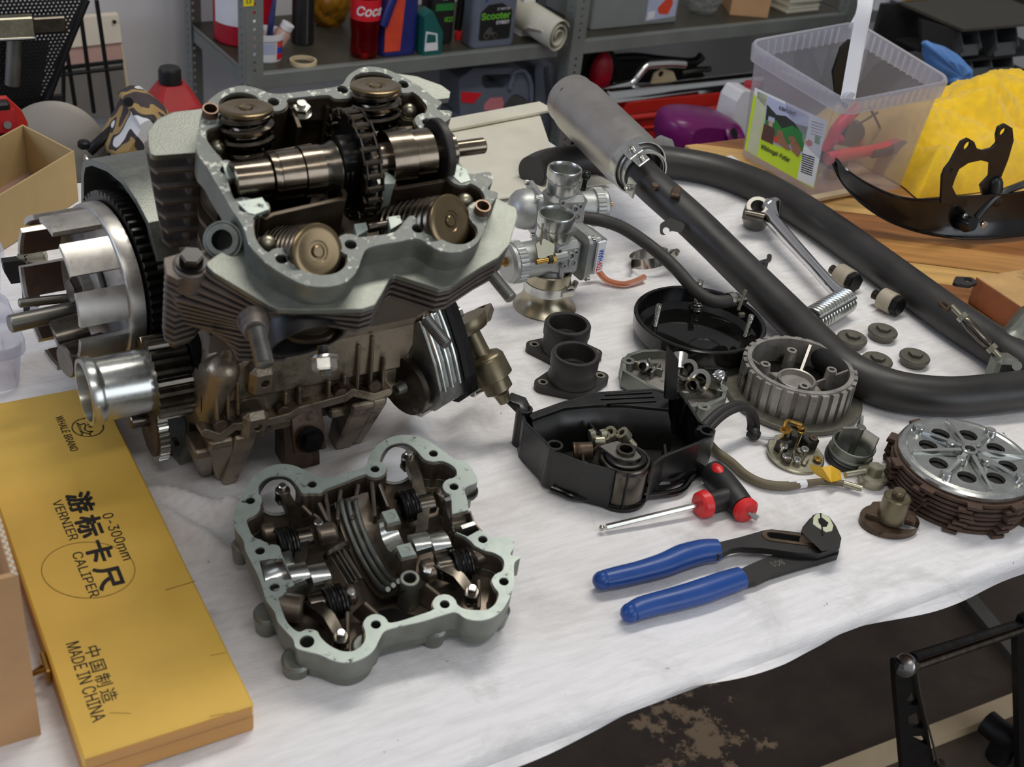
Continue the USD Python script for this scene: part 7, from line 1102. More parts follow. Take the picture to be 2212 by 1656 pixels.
def jug(name, label, x0, x1, yb_, h_, dp, m_, lb=None, skew=0.0, group=None, yaw=0.0592):
    c = G((x0 + x1) / 2, yb_, SW); w = (x1 - x0) * mpp(c); T_ = thing(name, label, 'bottle', c, group); F = Fr(c + [0, 0, 0], rotz(yaw)); secs = []
    for t, kw in ((0, 0.94), (0.02, 1.0), (0.72, 1.0), (0.86, 0.86), (0.97, 0.42), (1.0, 0.40)): p = rrect(w * kw, dp * kw, min(w, dp) * kw * 0.28, 5); secs.append(F(np.column_stack([p[:, 0] + skew * t * h_, p[:, 1] + dp / 2, np.full(len(p), t * h_)])))
    part(T_, 'body', loft(secs), m_, smooth=50); return T_, F, w, dp
T_, F, w, d = jug('oil_bottle', 'dark blue oil bottle with slanted orange label', 820, 908, 121, 0.25, 0.06, 'jug_blue'); part(T_, 'label', extr(poly([(-w * 0.45, 0.012), (-w * 0.02, 0.012), (w * 0.08, 0.15), (-w * 0.45, 0.15)]), 0, 0.0008, Fr(F((0, -0.0006, 0)), F.R @ np.array([[1, 0, 0], [0, 0, -1], [0, 1, 0.]]))), 'label_orange'); part(T_, 'handle', tube([F((-w * 0.5, 0.0, 0.07)), F((-w * 0.3, -0.006, 0.13)), F((-w * 0.0, -0.004, 0.18))], 0.010, 10), 'jug_blue')
c = G(925, 116, SW); T_ = thing('oil_bottle', 'small teal oil bottle with sloping shoulder and white label', 'bottle', c); F = Fr(c, rotz(0.06)); XZf = Fr(F((0, 0.02, 0)), F.R @ np.array([[1, 0, 0], [0, 0, -1], [0, 1, 0.]])); part(T_, 'body', extr(rnd(poly([(-0.021, 0), (0.024, 0), (0.024, 0.05), (-0.006, 0.100), (-0.024, 0.085)]), 0.004), 0, 0.035, XZf), 'can_green'); part(T_, 'label', extr(poly([(-0.019, 0.012), (0.014, 0.012), (0.010, 0.048), (-0.018, 0.055)]), 0.035, 0.0358, XZf), 'label_white'); part(T_, 'label_print', extr(poly([(-0.016, 0.030), (0.008, 0.030), (0.006, 0.046), (-0.015, 0.050)]), 0.0358, 0.0362, XZf), 'can_green')
T_, F, w, d = jug('oil_bottle', 'black oil bottle with green print behind the teal one', 920, 985, 96, 0.22, 0.05, 'label_black'); FF = Fr(F((0, -0.0006, 0)), F.R @ np.array([[1, 0, 0], [0, 0, -1], [0, 1, 0.]])); part(T_, 'print', text_on('4T', FF, (-0.006, 0.098), (0.010, 0.098), 0.013, 0.0005, True), 'label_white', smooth=False); part(T_, 'print', text_on('HC13', FF, (0.004, 0.05), (0.024, 0.05), 0.010, 0.0005, True), 'label_green', smooth=False); part(T_, 'print', extr(poly([(-0.02, 0.075), (0.025, 0.075), (0.025, 0.09), (-0.02, 0.09)]), 0, 0.0006, FF), 'leaf_green')
c = G(992, 84, SW); T_ = thing('spray_nozzle', 'black spray tube with bright red cap on the shelf', 'nozzle', c); part(T_, 'cap', lathe([(0, 0), (0.011, 0), (0.012, 0.012), (0.010, 0.018), (0, 0.018)], c, n=20), 'red_plastic'); part(T_, 'tube', cyl(c + [0, 0.01, 0.018], c + [0.004, 0.01, 0.15], 0.009, n=16), 'plastic_black'); part(T_, 'highlight_strip', cyl(c + [0.012, 0.004, 0.03], c + [0.014, 0.004, 0.15], 0.003, n=8), 'steel_dull')
T_, F, w, d = jug('oil_bottle', 'grey scooter oil bottle with black picture label', 1010, 1122, 102, 0.23, 0.055, 'jug_grey'); FF = Fr(F((0, -0.0006, 0)), F.R @ np.array([[1, 0, 0], [0, 0, -1], [0, 1, 0.]])); lb = part(T_, 'label', extr(rnd(poly([(-w * 0.36, 0.018), (w * 0.34, 0.018), (w * 0.34, 0.082), (w * 0.1, 0.098), (-w * 0.2, 0.096), (-w * 0.36, 0.080)]), 0.006), 0, 0.0006, FF), 'label_black')
part(lb, 'print', text_on('Scooter', FF, (-w * 0.34, 0.064), (w * 0.30, 0.064), 0.014, 0.0007, True), 'label_green', smooth=False); part(lb, 'print', text_on('STREET', FF, (0.0, 0.052), (w * 0.3, 0.052), 0.007, 0.0007, True), 'label_white', smooth=False); part(lb, 'print', text_on('2T MOTOR', FF, (0.0, 0.083), (w * 0.28, 0.083), 0.005, 0.0007), 'label_white', smooth=False)
sc_ = unary_union([circ(-0.022, 0.028, 0.0075, 16).difference(circ(-0.022, 0.028, 0.005, 12)), circ(0.0, 0.027, 0.0065, 16).difference(circ(0.0, 0.027, 0.0045, 12)), poly([(-0.028, 0.034), (-0.018, 0.046), (-0.010, 0.046), (-0.008, 0.036), (0.002, 0.034), (-0.006, 0.028), (-0.016, 0.030)])]); part(lb, 'print', extr(sc_, 0.0006, 0.0010, FF), 'steel_dull', 'small scooter picture')
b2 = part(T_, 'brand_label', extr(poly([(-0.006, 0.118), (0.030, 0.112), (0.030, 0.16), (-0.006, 0.16)]), 0, 0.0006, FF), 'label_red'); part(b2, 'print', text_on('LIQUI', FF, (-0.003, 0.133), (0.028, 0.133), 0.0085, 0.0007, True), 'label_white', smooth=False); part(b2, 'print', text_on('MOLY', FF, (-0.003, 0.120), (0.028, 0.120), 0.0085, 0.0007, True), 'label_white', smooth=False); part(b2, 'band', extr(poly([(-0.006, 0.1435), (0.030, 0.1435), (0.030, 0.16), (-0.006, 0.16)]), 0.0006, 0.0010, FF), 'label_blue'); part(T_, 'shoulder_stripe', extr(poly([(-0.03, 0.10), (-0.012, 0.125), (-0.012, 0.16), (-0.035, 0.125)]), 0, 0.0006, FF), 'label_blue')
c = G(1136, 78, SW); T_ = thing('carton', 'white carton with black lettering beside the grey oil bottle', 'box', c); F = Fr(c, rotz(0.06)); part(T_, 'box', F.m(box((0, 0.03, 0.07), (0.032, 0.06, 0.14), bev=0.001)), 'label_white'); FF = Fr(F((0, -0.0004, 0)), F.R @ np.array([[1, 0, 0], [0, 0, -1], [0, 1, 0.]])); part(T_, 'print', text_on('ch', FF, (-0.006, 0.056), (0.013, 0.056), 0.016, 0.0003, True), 'label_black', smooth=False); part(T_, 'print', extr(poly([(0.004, 0.036), (0.013, 0.036), (0.013, 0.047), (0.004, 0.047)]), 0, 0.0006, FF), 'label_orange')
c = G(1160, 76, SW); solo('grey_carton', 'narrow dark grey carton between the white carton and the rolled paper', 'box', box(c + [0.002, 0.04, 0.08], (0.024, 0.08, 0.16), rotz(0.06), 0.002), 'bin_grey')
c = G(1207, 80, SW + 0.032); d = np.array([-0.18, 0.95, 0.10]); d /= np.linalg.norm(d); T_ = thing('paper_roll', 'loosely rolled cream paper beside the shelf post', 'paper roll', c - [0, 0, 0.03]); F = Fr(c, aim(d)); sp = []
for k in range(70): a = k * 0.22; r = 0.010 + 0.0016 * a; sp.append((r * math.cos(a) * 0.92, r * math.sin(a) * 1.15))
part(T_, 'scroll', extr(LineString(sp).buffer(0.0007), 0, 0.22, F), 'paper_roll'); part(T_, 'loose_corner', hull(box(c + [-0.03, 0.05, -0.004], (0.004, 0.07, 0.002), rotz(0.5)).vertices, box(c + [-0.046, 0.03, 0.012], (0.002, 0.03, 0.002), rotz(0.6)).vertices), 'paper_roll')
# second bay
T_, F, w, h_ = vbox('grey_crate', 'large grey carton with an orange picture label on the second bay', 'box', 1258, 1492, 60, -60, 0.2, 'box_grey'); part(T_, 'body', F.m(box((0, 0.11, 0.09), (w, 0.2, 0.18), bev=0.003)), 'box_grey'); FF = Fr(F((0, 0.0095, 0)), F.R @ np.array([[1, 0, 0], [0, 0, -1], [0, 1, 0.]])); part(T_, 'label', extr(poly([(w * 0.12, 0.010), (w * 0.47, 0.016), (w * 0.47, 0.14), (w * 0.12, 0.14)]), 0, 0.0006, FF), 'label_sky')
part(T_, 'picture', extr(rnd(poly([(w * 0.27, 0.026), (w * 0.38, 0.022), (w * 0.42, 0.05), (w * 0.38, 0.07), (w * 0.30, 0.055), (w * 0.24, 0.04)]), 0.006), 0.0006, 0.0012, FF), 'label_orange'); part(T_, 'barcode', extr(poly([(w * 0.14, 0.014), (w * 0.22, 0.016), (w * 0.22, 0.034), (w * 0.14, 0.032)]), 0.0006, 0.001, FF), 'label_white'); part(T_, 'print', text_on('Kombi', FF, (w * 0.15, 0.075), (w * 0.34, 0.078), 0.012, 0.0007), 'label_black', smooth=False) if False else None
c = G(1530, 34, SW); sg = trimesh.creation.icosphere(4, 1.0); v = sg.vertices; v = v * (1 + 0.5 * (meshkit.fbm(v * 3 + 1, 3, 9)[:, None] - 0.5)) * [0.045, 0.04, 0.04] + c + [0, 0.03, 0.034]; solo('clear_bag', 'crumpled clear plastic bag between the grey carton and the cardboard box', 'bag', trimesh.Trimesh(v, sg.faces), 'bag_clear', smooth=False)
c = G(1617, 36, SW); T_ = thing('cardboard_box', 'brown cardboard box with white flap on the second shelf bay', 'box', c); F = Fr(c, rotz(-0.45)); part(T_, 'body', F.m(box((0.0, 0.06, 0.07), (0.10, 0.12, 0.14), bev=0.001)), 'cardboard'); part(T_, 'flap', F.m(box((-0.02, -0.003, 0.10), (0.05, 0.001, 0.06))), 'label_white')
for k in range(5): c = G(1735, 28, SW); solo('paper_pad', ('bottom cream pad of the low stack by the third post', 'cream pad second from the bottom of the low stack', 'middle cream pad of the low stack by the third post', 'cream pad second from the top of the low stack', 'topmost cream pad of the low stack by the third post')[k], 'paper pad', box(c + [0.004 * (k % 2), 0.05 + 0.003 * (k % 3), 0.004 + 0.0085 * k], (0.115, 0.09, 0.0075), rotz(0.06 + 0.03 * (k % 3)), 0.001), 'paper_roll', 'paper pads stacked by the third post')
c = G(1895, 18, SW); solo('white_cup', 'translucent white cup on the third shelf bay', 'cup', lathe([(0, 0.002), (0.026, 0), (0.031, 0.09), (0.030, 0.09), (0.025, 0.004), (0, 0.004)], c, n=32), 'label_white')
c = G(1985, 6, SW); solo('yellow_roll', 'yellow roll lying on the third shelf bay', 'roll', cyl(c + [-0.05, 0.02, 0.03], c + [0.05, 0.02, 0.03], 0.028, n=32, bev=0.004), 'yellow_tape'); solo('white_tray', 'thin white tray under the yellow roll', 'tray', box(c + [0.01, 0.03, 0.002], (0.16, 0.10, 0.004), rotz(0.06), 0.001), 'label_sky')
c = G(2120, 8, SW); sg = trimesh.creation.icosphere(4, 1.0); v = sg.vertices; v = v * (1 + 0.5 * (meshkit.fbm(v * 2 + 3, 3, 4)[:, None] - 0.5)) * [0.085, 0.05, 0.032] + c + [0, 0.04, 0.026]; solo('pink_rag', 'pale pink rag on the third shelf bay', 'rag', trimesh.Trimesh(v, sg.faces), 'pinkish_cloth')

# ================================================================== under the shelf and behind the bench
XZ0 = np.array([[1, 0, 0], [0, 0, -1], [0, 1, 0.]])
def yl(pts, y): return [(YP(px, py, y)[0], YP(px, py, y)[2]) for px, py in pts]
Q4b = lambda x, y: (960 + x / 2.9105, y / 2.9105)
LOWZ = -0.585
def upright(name, label, cat_, y, depth, pts, m_, holes=(), r=0.008, foot=True):
    g = rnd(poly(yl(pts, y)), r); xs_ = [p[0] for p in g.exterior.coords]; zs_ = [p[1] for p in g.exterior.coords]; z0 = LOWZ if foot else min(zs_)
    if foot: g = g.union(sbox(min(xs_) + 0.004, LOWZ, max(xs_) - 0.004, min(zs_) + 0.03))
    for h_ in holes: g = g.difference(rnd(poly(yl(h_, y)), 0.006))
    c = np.array([(min(xs_) + max(xs_)) / 2, y, z0]); T_ = thing(name, label, cat_, c); part(T_, 'body', extr(g, 0, depth, Fr((0, y + depth, 0), XZ0)), m_); return T_, Fr((0, y - 0.0006, 0), XZ0)
T_, FF = upright('oil_jug', 'grey oil jug with moulded handle and red label under the shelf', 'jug', 2.40, 0.10, [Q4b(*p) for p in ((90, 500), (180, 430), (420, 425), (500, 440), (545, 500), (555, 640), (545, 760), (100, 760))], 'jug_grey', holes=[[Q4b(*p) for p in ((235, 470), (420, 465), (415, 500), (390, 555), (260, 560), (235, 530))]]); part(T_, 'label', extr(poly(yl([Q4b(*p) for p in ((105, 575), (235, 585), (180, 650), (105, 640))], 2.40)), 0, 0.001, FF), 'label_red'); part(T_, 'label', extr(poly(yl([Q4b(*p) for p in ((285, 615), (360, 610), (372, 640), (365, 700), (245, 690), (250, 655))], 2.40)), 0, 0.001, FF), 'label_pink'); part(T_, 'cap', cyl(YP(*Q4b(440, 690), 2.385), YP(*Q4b(440, 690), 2.40), 0.035, n=24, bev=0.003), 'plastic_black')
part(T_, 'handle_edge', tube([YP(*Q4b(*p), 2.398) for p in ((410, 560), (425, 500), (440, 455), (500, 450), (540, 520), (545, 640))], 0.006, 8), 'jug_grey')
T_, FF = upright('oil_jug', 'second grey oil jug seen edge-on beside the shelf post', 'jug', 2.44, 0.16, [Q4b(*p) for p in ((570, 420), (620, 385), (680, 400), (705, 450), (705, 560), (690, 660), (640, 740), (570, 740))], 'jug_grey'); part(T_, 'ribs', cat(*[box(YP(*Q4b(640, 440 + 45 * k), 2.438), (0.010, 0.004, 0.016), bev=0.002) for k in range(5)]), 'jug_dark') if False else None
for k in range(5): part(T_, 'grip_rib', box(YP(*Q4b(642 + 3 * k, 440 + 42 * k), 2.438), (0.012, 0.005, 0.018), bev=0.003), 'jug_dark')
c = YP(*Q4b(985, 455), 2.45); T_ = thing('tail_light', 'dark pink tail-light lens under the second shelf bay', 'lamp', c - [0, 0, 0.1]); part(T_, 'lens', hull(sphere(c, 0.04, 8, (0.8, 0.6, 1.3)).vertices), 'label_pink' if False else 'red_crimson'); part(T_, 'housing', lathe([(0, 0), (0.06, 0), (0.06, 0.05), (0, 0.05)], c + [0, 0.02, 0], (0, 1, 0), 28), 'black_frame'); part(T_, 'bracket', hull(box(c + [0.0, 0.05, -0.06], (0.05, 0.05, 0.01)).vertices, box([c[0], 2.50, LOWZ + 0.005], (0.08, 0.06, 0.01)).vertices), 'black_frame')
T_ = thing('frame_part', 'tangle of black motorcycle frame parts under the second shelf bay', 'frame part', YP(*Q4b(1350, 470), 2.5)); part(T_, 'bar', tube([YP(*Q4b(*p), 2.50) for p in ((1050, 370), (1200, 360), (1380, 380), (1560, 390), (1620, 350))], 0.012, 10), 'black_frame'); part(T_, 'panel', extr(poly(yl([Q4b(*p) for p in ((1040, 390), (1300, 380), (1580, 400), (1640, 480), (1600, 530), (1300, 520), (1060, 520))], 2.49)), 0, 0.03, Fr((0, 2.52, 0), XZ0)), 'shade_dark'); part(T_, 'strut', tube([YP(*Q4b(*p), 2.46) for p in ((1490, 455), (1580, 440), (1670, 435))], 0.008, 8), 'bright_steel'); part(T_, 'panel', extr(poly(yl([Q4b(*p) for p in ((830, 330), (1060, 330), (1060, 620), (830, 620))], 2.53)), 0, 0.02, Fr((0, 2.55, 0), XZ0)), 'shade_dark')
solo('crash_bar', 'bent chrome tube under the second shelf bay', 'bar', tube([YP(*Q4b(*p), 2.38) for p in ((930, 590), (1080, 550), (1170, 525), (1220, 470), (1270, 415), (1320, 405), (1420, 400), (1510, 405))], 0.010, 14, 6), 'chrome')
solo('mount_plate', 'beige plate with one bolt hole above the chrome pipe', 'bracket', extr(rnd(poly(yl([Q4b(*p) for p in ((1290, 545), (1320, 460), (1370, 430), (1440, 450), (1470, 530), (1470, 560))], 2.40)), 0.008).difference(circ(*yl([Q4b(1362, 465)], 2.40)[0], 0.008)), 0, 0.004, Fr((0, 2.404, 0), XZ0)), 'tape_cream')
solo('chrome_pipe', 'long polished chrome pipe lying over the red crate', 'pipe', cyl(YP(*Q4b(1000, 640), 2.34), YP(*Q4b(1960, 520), 2.42), 0.030, n=40, bev=0.003), 'chrome')
CRt = thing('red_crate', 'bright red slatted plastic crate behind the purple tank', 'crate', [YP(*Q4b(1400, 800), 2.25)[0], 2.3, -0.84]); xa, xb = YP(*Q4b(1080, 760), 2.25)[0], YP(*Q4b(1850, 660), 2.25)[0]; zt_ = YP(*Q4b(1450, 690), 2.25)[2]
gR = sbox(xa, zt_ - 0.18, xb, zt_).difference(unary_union([rnd(sbox(xa + 0.03 + 0.15 * k, zt_ - 0.085, xa + 0.13 + 0.15 * k, zt_ - 0.05), 0.008) for k in range(5)])).difference(unary_union([rnd(sbox(xa + 0.03 + 0.15 * k, zt_ - 0.15, xa + 0.13 + 0.15 * k, zt_ - 0.11), 0.008) for k in range(5)]))
part(CRt, 'front_panel', extr(gR, 0, 0.006, Fr((0, 2.256, 0), XZ0)), 'crate_red'); part(CRt, 'rim', box(((xa + xb) / 2, 2.246, zt_ - 0.004), (xb - xa, 0.022, 0.008), bev=0.002), 'crate_red'); part(CRt, 'rim', box(((xa + xb) / 2, 2.246, zt_ - 0.034), (xb - xa, 0.012, 0.006), bev=0.002), 'crate_red'); part(CRt, 'back_panel', box(((xa + xb) / 2, 2.32, zt_ - 0.09), (xb - xa, 0.006, 0.18)), 'crate_red'); part(CRt, 'base', box(((xa + xb) / 2, 2.29, zt_ - 0.18), (xb - xa, 0.08, 0.006)), 'crate_red')
for s in (xa + 0.005, xb - 0.005): part(CRt, 'side_panel', box((s, 2.29, zt_ - 0.09), (0.006, 0.07, 0.18)), 'crate_red'); part(CRt, 'leg', box((s, 2.29, (zt_ - 0.18 - 0.85) / 2), (0.02, 0.05, 0.85 + zt_ - 0.18)), 'shade_dark')
yt_ = 2.02; tk = poly(yl([Q4b(*p) for p in ((1375, 830), (1400, 740), (1450, 705), (1560, 690), (1740, 710), (1850, 770), (1890, 860), (1880, 960), (1700, 990), (1440, 990), (1385, 930))], yt_)); gtk = rnd(tk, 0.012); T_ = thing('fuel_tank', 'glossy purple motorcycle fuel tank with round filler recess', 'fuel tank', [gtk.centroid.x, yt_, -0.84]); pts = np.array([gtk.exterior.interpolate(t, True).coords[0] for t in np.linspace(0, 1, 48, endpoint=False)]); cc_ = pts.mean(0); secs = [np.column_stack([cc_[0] + (pts[:, 0] - cc_[0]) * k, np.full(48, yt_ + dy), cc_[1] + (pts[:, 1] - cc_[1]) * k]) for k, dy in ((0.62, -0.045), (0.82, -0.035), (0.94, -0.015), (1.0, 0.01), (0.97, 0.04), (0.85, 0.06))]
part(T_, 'shell', loft(secs), 'purple_tank', smooth=70); fc = YP(*Q4b(1815, 845), yt_ - 0.045); part(T_, 'filler', cat(lathe([(0.012, -0.004), (0.022, 0.0), (0.026, 0.004), (0.022, 0.008), (0.014, 0.006), (0.012, 0.004)], fc, (0.2, -0.8, 0.6), 28)), 'purple_tank'); part(T_, 'filler_well', cyl(fc, fc + np.array([0.2, -0.8, 0.6]) * 0.004, 0.014, n=24), 'hole_dark'); part(T_, 'trestle', box([cc_[0], yt_ + 0.04, (pts[:, 1].min() - 0.85) / 2], (0.12, 0.08, 0.85 + pts[:, 1].min())), 'shade_dark')
T_, FF = upright('white_bottle', 'white plastic bottle with red cap beside the clear bucket', 'bottle', 2.05, 0.06, [Q4b(*p) for p in ((1810, 760), (1840, 640), (1880, 575), (1960, 580), (1960, 800), (1830, 790))], 'label_white'); part(T_, 'cap', cyl(YP(*Q4b(1925, 575), 2.08), YP(*Q4b(1935, 520), 2.08), 0.018, n=20), 'red_crimson')
solo('clear_bottle', 'small clear plastic bottle lying by the muffler end', 'bottle', cyl(G(1412, 316, 0.019), G(1447, 330, 0.019), 0.018, n=28, bev=0.006), 'bag_clear')
# dark bins, glove and board at the right
for k, (x0, x1, y0_, y1_) in enumerate(((2068, 2122, 75, 122), (2140, 2206, 68, 122), (2090, 2150, 128, 170), (2128, 2196, 122, 178))):
    yB = 1.95; lab_ = ('dark storage bin on the left of the upper bin row', 'dark storage bin on the right of the upper bin row', 'dark storage bin under the left upper one', 'dark storage bin under the right upper one')[k]
    a, b = YP(x0, y1_, yB), YP(x1, y0_, yB); w, h_ = (x1 - x0) * mpp(a), (y1_ - y0_) * mpp(a) * 1.05; T_ = thing('storage_bin', lab_, 'bin', a + [w / 2, 0, 0], 'dark plastic storage bins'); o = a
    part(T_, 'front_lip', box(o + [w / 2, -0.004, h_ * 0.28], (w, 0.004, h_ * 0.5), rotx(-0.35), 0.001), 'bin_grey')
    for s in (0, w): part(T_, 'side', extr(poly([(-0.012, h_ * 0.4), (0.012, h_), (0.06, h_), (0.06, 0), (0, 0)]), -0.002, 0.002, Fr(o + [s, 0, 0], [[0, 0, 1], [1, 0, 0], [0, 1, 0]])), 'bin_grey')
    part(T_, 'bottom', box(o + [w / 2, 0.03, 0.002], (w, 0.06, 0.004)), 'bin_grey'); part(T_, 'back', box(o + [w / 2, 0.058, h_ / 2], (w, 0.004, h_)), 'shade_dark')
a, b = YP(1990, 120, 2.0), YP(2230, 60, 2.0); T_ = thing('bin_cabinet', 'dark cabinet carrying the storage bins at the right', 'cabinet', [(a[0] + b[0]) / 2, 2.1, -0.84]); zt_ = YP(2100, 64, 1.93)[2]
part(T_, 'top', box([(a[0] + b[0]) / 2 + 0.02, 2.03, zt_], (0.34, 0.20, 0.006)), 'shelf_deck'); part(T_, 'side', extr(poly(yl([(1990, 42), (2055, 62), (2062, 200), (1995, 190)], 1.96)), 0, 0.01, Fr((0, 1.97, 0), XZ0)), 'shade_dark'); part(T_, 'back', box([(a[0] + b[0]) / 2 + 0.06, 2.15, (zt_ - 0.85) / 2], (0.50, 0.012, 0.85 + zt_ - 0.01)), 'shade_dark'); part(T_, 'shelf', box([(a[0] + b[0]) / 2 + 0.03, 2.03, YP(2120, 124, 1.95)[2] - 0.003], (0.36, 0.17, 0.004)), 'shade_dark'); part(T_, 'shelf', box([(a[0] + b[0]) / 2 + 0.03, 2.03, YP(2120, 180, 1.95)[2] - 0.003], (0.36, 0.17, 0.004)), 'shade_dark')
gpts = [(1994, 82), (2012, 92), (2040, 100), (2070, 118), (2088, 140), (2098, 165), (2120, 180), (2122, 205), (2112, 224), (2080, 218), (2072, 190), (2040, 182), (2010, 150)]; yg = 1.635; gg = rnd(poly(yl(gpts, yg)), 0.004); pts = np.array([gg.exterior.interpolate(t, True).coords[0] for t in np.linspace(0, 1, 60, endpoint=False)]); cg = pts.mean(0); wob = 0.012 * (meshkit.noise(np.stack([pts[:, 0] * 40, pts[:, 1] * 40, 0 * pts[:, 0]], -1), 3) - 0.5)
solo('blue_glove', 'limp light-blue glove hanging over the edge behind the towel', 'glove', loft([np.column_stack([cg[0] + (pts[:, 0] - cg[0]) * k, yg + dy + wob * (k < 1), cg[1] + (pts[:, 1] - cg[1]) * k]) for k, dy in ((0.5, -0.022), (0.85, -0.016), (1.0, 0.0), (0.9, 0.02))]), 'glove_blue', smooth=60)
bb = yl([(2000, 182), (2082, 180), (2084, 222), (2004, 220)], 1.66); bx0, bx1, bz0, bz1 = bb[0][0], bb[1][0], bb[2][1], bb[0][1]; T_ = thing('side_table', 'low brown side table edge below the blue glove', 'table', [(bx0 + bx1) / 2, 1.72, -0.85]); part(T_, 'apron', box([(bx0 + bx1) / 2, 1.66, (bz0 + bz1) / 2], (bx1 - bx0, 0.02, bz1 - bz0)), 'cardboard_pink'); part(T_, 'top', box([(bx0 + bx1) / 2, 1.73, bz1 + 0.004], (bx1 - bx0 + 0.02, 0.16, 0.008)), 'shade_dark')
for x in (bx0 + 0.015, bx1 - 0.015): part(T_, 'leg', box([x, 1.73, (bz0 - 0.85) / 2], (0.02, 0.1, 0.85 + bz0)), 'shade_dark')
# low dark cabinet behind the bench at the left, and what stands on it
LC_Z = -0.46; T_ = thing('low_cabinet', 'dark low cabinet behind the bench under the camouflage bag', 'cabinet', (0.45, 1.95, -0.85)); part(T_, 'body', box((0.42, 1.92, (LC_Z - 0.85) / 2), (0.9, 0.62, 0.85 + LC_Z), bev=0.004), 'shade_dark'); part(T_, 'top', box((0.42, 1.92, LC_Z - 0.006), (0.92, 0.64, 0.012), bev=0.002), 'cap_grey')
Q6 = lambda x, y: (x / 3.944, y / 3.944)
yj = 2.10; c = YP(*Q6(1480, 960), yj); c[2] = LC_Z; s = mpp(c); hj = YP(*Q6(1480, 700), yj)[2] - LC_Z; T_ = thing('jerrycan', 'red plastic jerrycan with black cap behind the engine', 'jerrycan', c)
secs = []
for z, k, kk in ((0, 0.95, 0.12), (0.01, 1, 0.14), (hj * 0.45, 1.0, 0.14), (hj * 0.60, 0.98, 0.14), (hj * 0.72, 0.92, 0.13), (hj * 0.82, 0.80, 0.12), (hj * 0.90, 0.64, 0.10), (hj * 0.96, 0.48, 0.08), (hj, 0.34, 0.07)): p = rrect(0.118 * k * 1.08, kk * k + 0.02, 0.025 * k, 6); secs.append(np.column_stack([p, np.full(len(p), z)]) + c)
part(T_, 'body', loft(secs), 'red_can', smooth=60); part(T_, 'handle', tube([c + [0.012, -0.05, hj * 0.90], c + [0.034, -0.075, hj * 0.62], c + [0.05, -0.08, hj * 0.35]], [0.014, 0.018, 0.022], 14, 6), 'red_can'); part(T_, 'cap', lathe([(0, 0), (0.019, 0), (0.0195, 0.002), (0.0195, 0.024), (0.017, 0.029), (0, 0.029)], c + [-0.004, 0, hj - 0.002], n=32), 'plastic_black'); part(T_, 'neck', cyl(c + [-0.004, 0, hj - 0.012], c + [-0.004, 0, hj], 0.021, n=28), 'red_can')
yc = 1.78; g = rnd(poly(yl([Q6(*p) for p in ((880, 1300), (1000, 1100), (1090, 930), (1060, 870), (1180, 800), (1270, 800), (1380, 880), (1450, 970), (1400, 1100), (1240, 1330))], yc)), 0.006); pts = np.array([g.exterior.interpolate(t, True).coords[0] for t in np.linspace(0, 1, 56, endpoint=False)]); cg = pts.mean(0)
T_ = thing('camo_bag', 'camouflage tube bag in tan, black and white behind the engine', 'bag', [cg[0], yc, LC_Z]); part(T_, 'bag', loft([np.column_stack([cg[0] + (pts[:, 0] - cg[0]) * k, np.full(56, yc + dy), cg[1] + (pts[:, 1] - cg[1]) * k]) for k, dy in ((0.55, -0.045), (0.85, -0.032), (1.0, 0.0), (0.9, 0.05))]), 'camo', smooth=60); part(T_, 'opening', lathe([(0, 0), (0.007, 0.0)], YP(*Q6(1095, 870), yc - 0.03), (-0.3, -0.8, 0.2), 20), 'hole_dark'); part(T_, 'bag_base', box([cg[0] + 0.02, yc + 0.02, (LC_Z + pts[:, 1].min()) / 2], (0.10, 0.05, max(0.01, pts[:, 1].min() - LC_Z))), 'camo')
yd = 1.86; c = YP(*Q6(470, 1300), yd); rd = abs(YP(*Q6(470, 885), yd)[2] - c[2]); T_ = thing('wheel_guard', 'large pale grey round guard with a dark inner disc, behind the cardboard box', 'guard', [c[0], yd, LC_Z]); dn = np.array([-0.15, -0.93, 0.33]); part(T_, 'guard_shell', lathe([(0, 0.012), (rd * 0.4, 0.012), (rd * 0.85, 0.006), (rd, 0), (rd * 0.99, -0.02), (0, -0.02)], c, dn, 64), 'disc_grey'); part(T_, 'inner_disc', lathe([(0, 0.0), (rd * 0.66, 0.0), (rd * 0.68, -0.004)], c + dn * 0.016 + np.array([-0.065, 0, -0.010]), dn, 48), 'shade_dark'); part(T_, 'foot', box([c[0], yd + 0.03, (c[2] - rd * 0.8 + LC_Z) / 2], (0.1, 0.04, abs(c[2] - rd * 0.8 - LC_Z) + 0.01)), 'shade_dark')
part(T_, 'strut', cat(tube([YP(*Q6(760, 1290), 1.80), YP(*Q6(880, 1180), 1.80), YP(*Q6(1010, 1060), 1.82)], 0.008, 10)), 'black_frame'); part(T_, 'clamp_knob', cyl(YP(*Q6(715, 1260), 1.78), YP(*Q6(715, 1200), 1.78), 0.009, bev=0.002), 'black_frame')
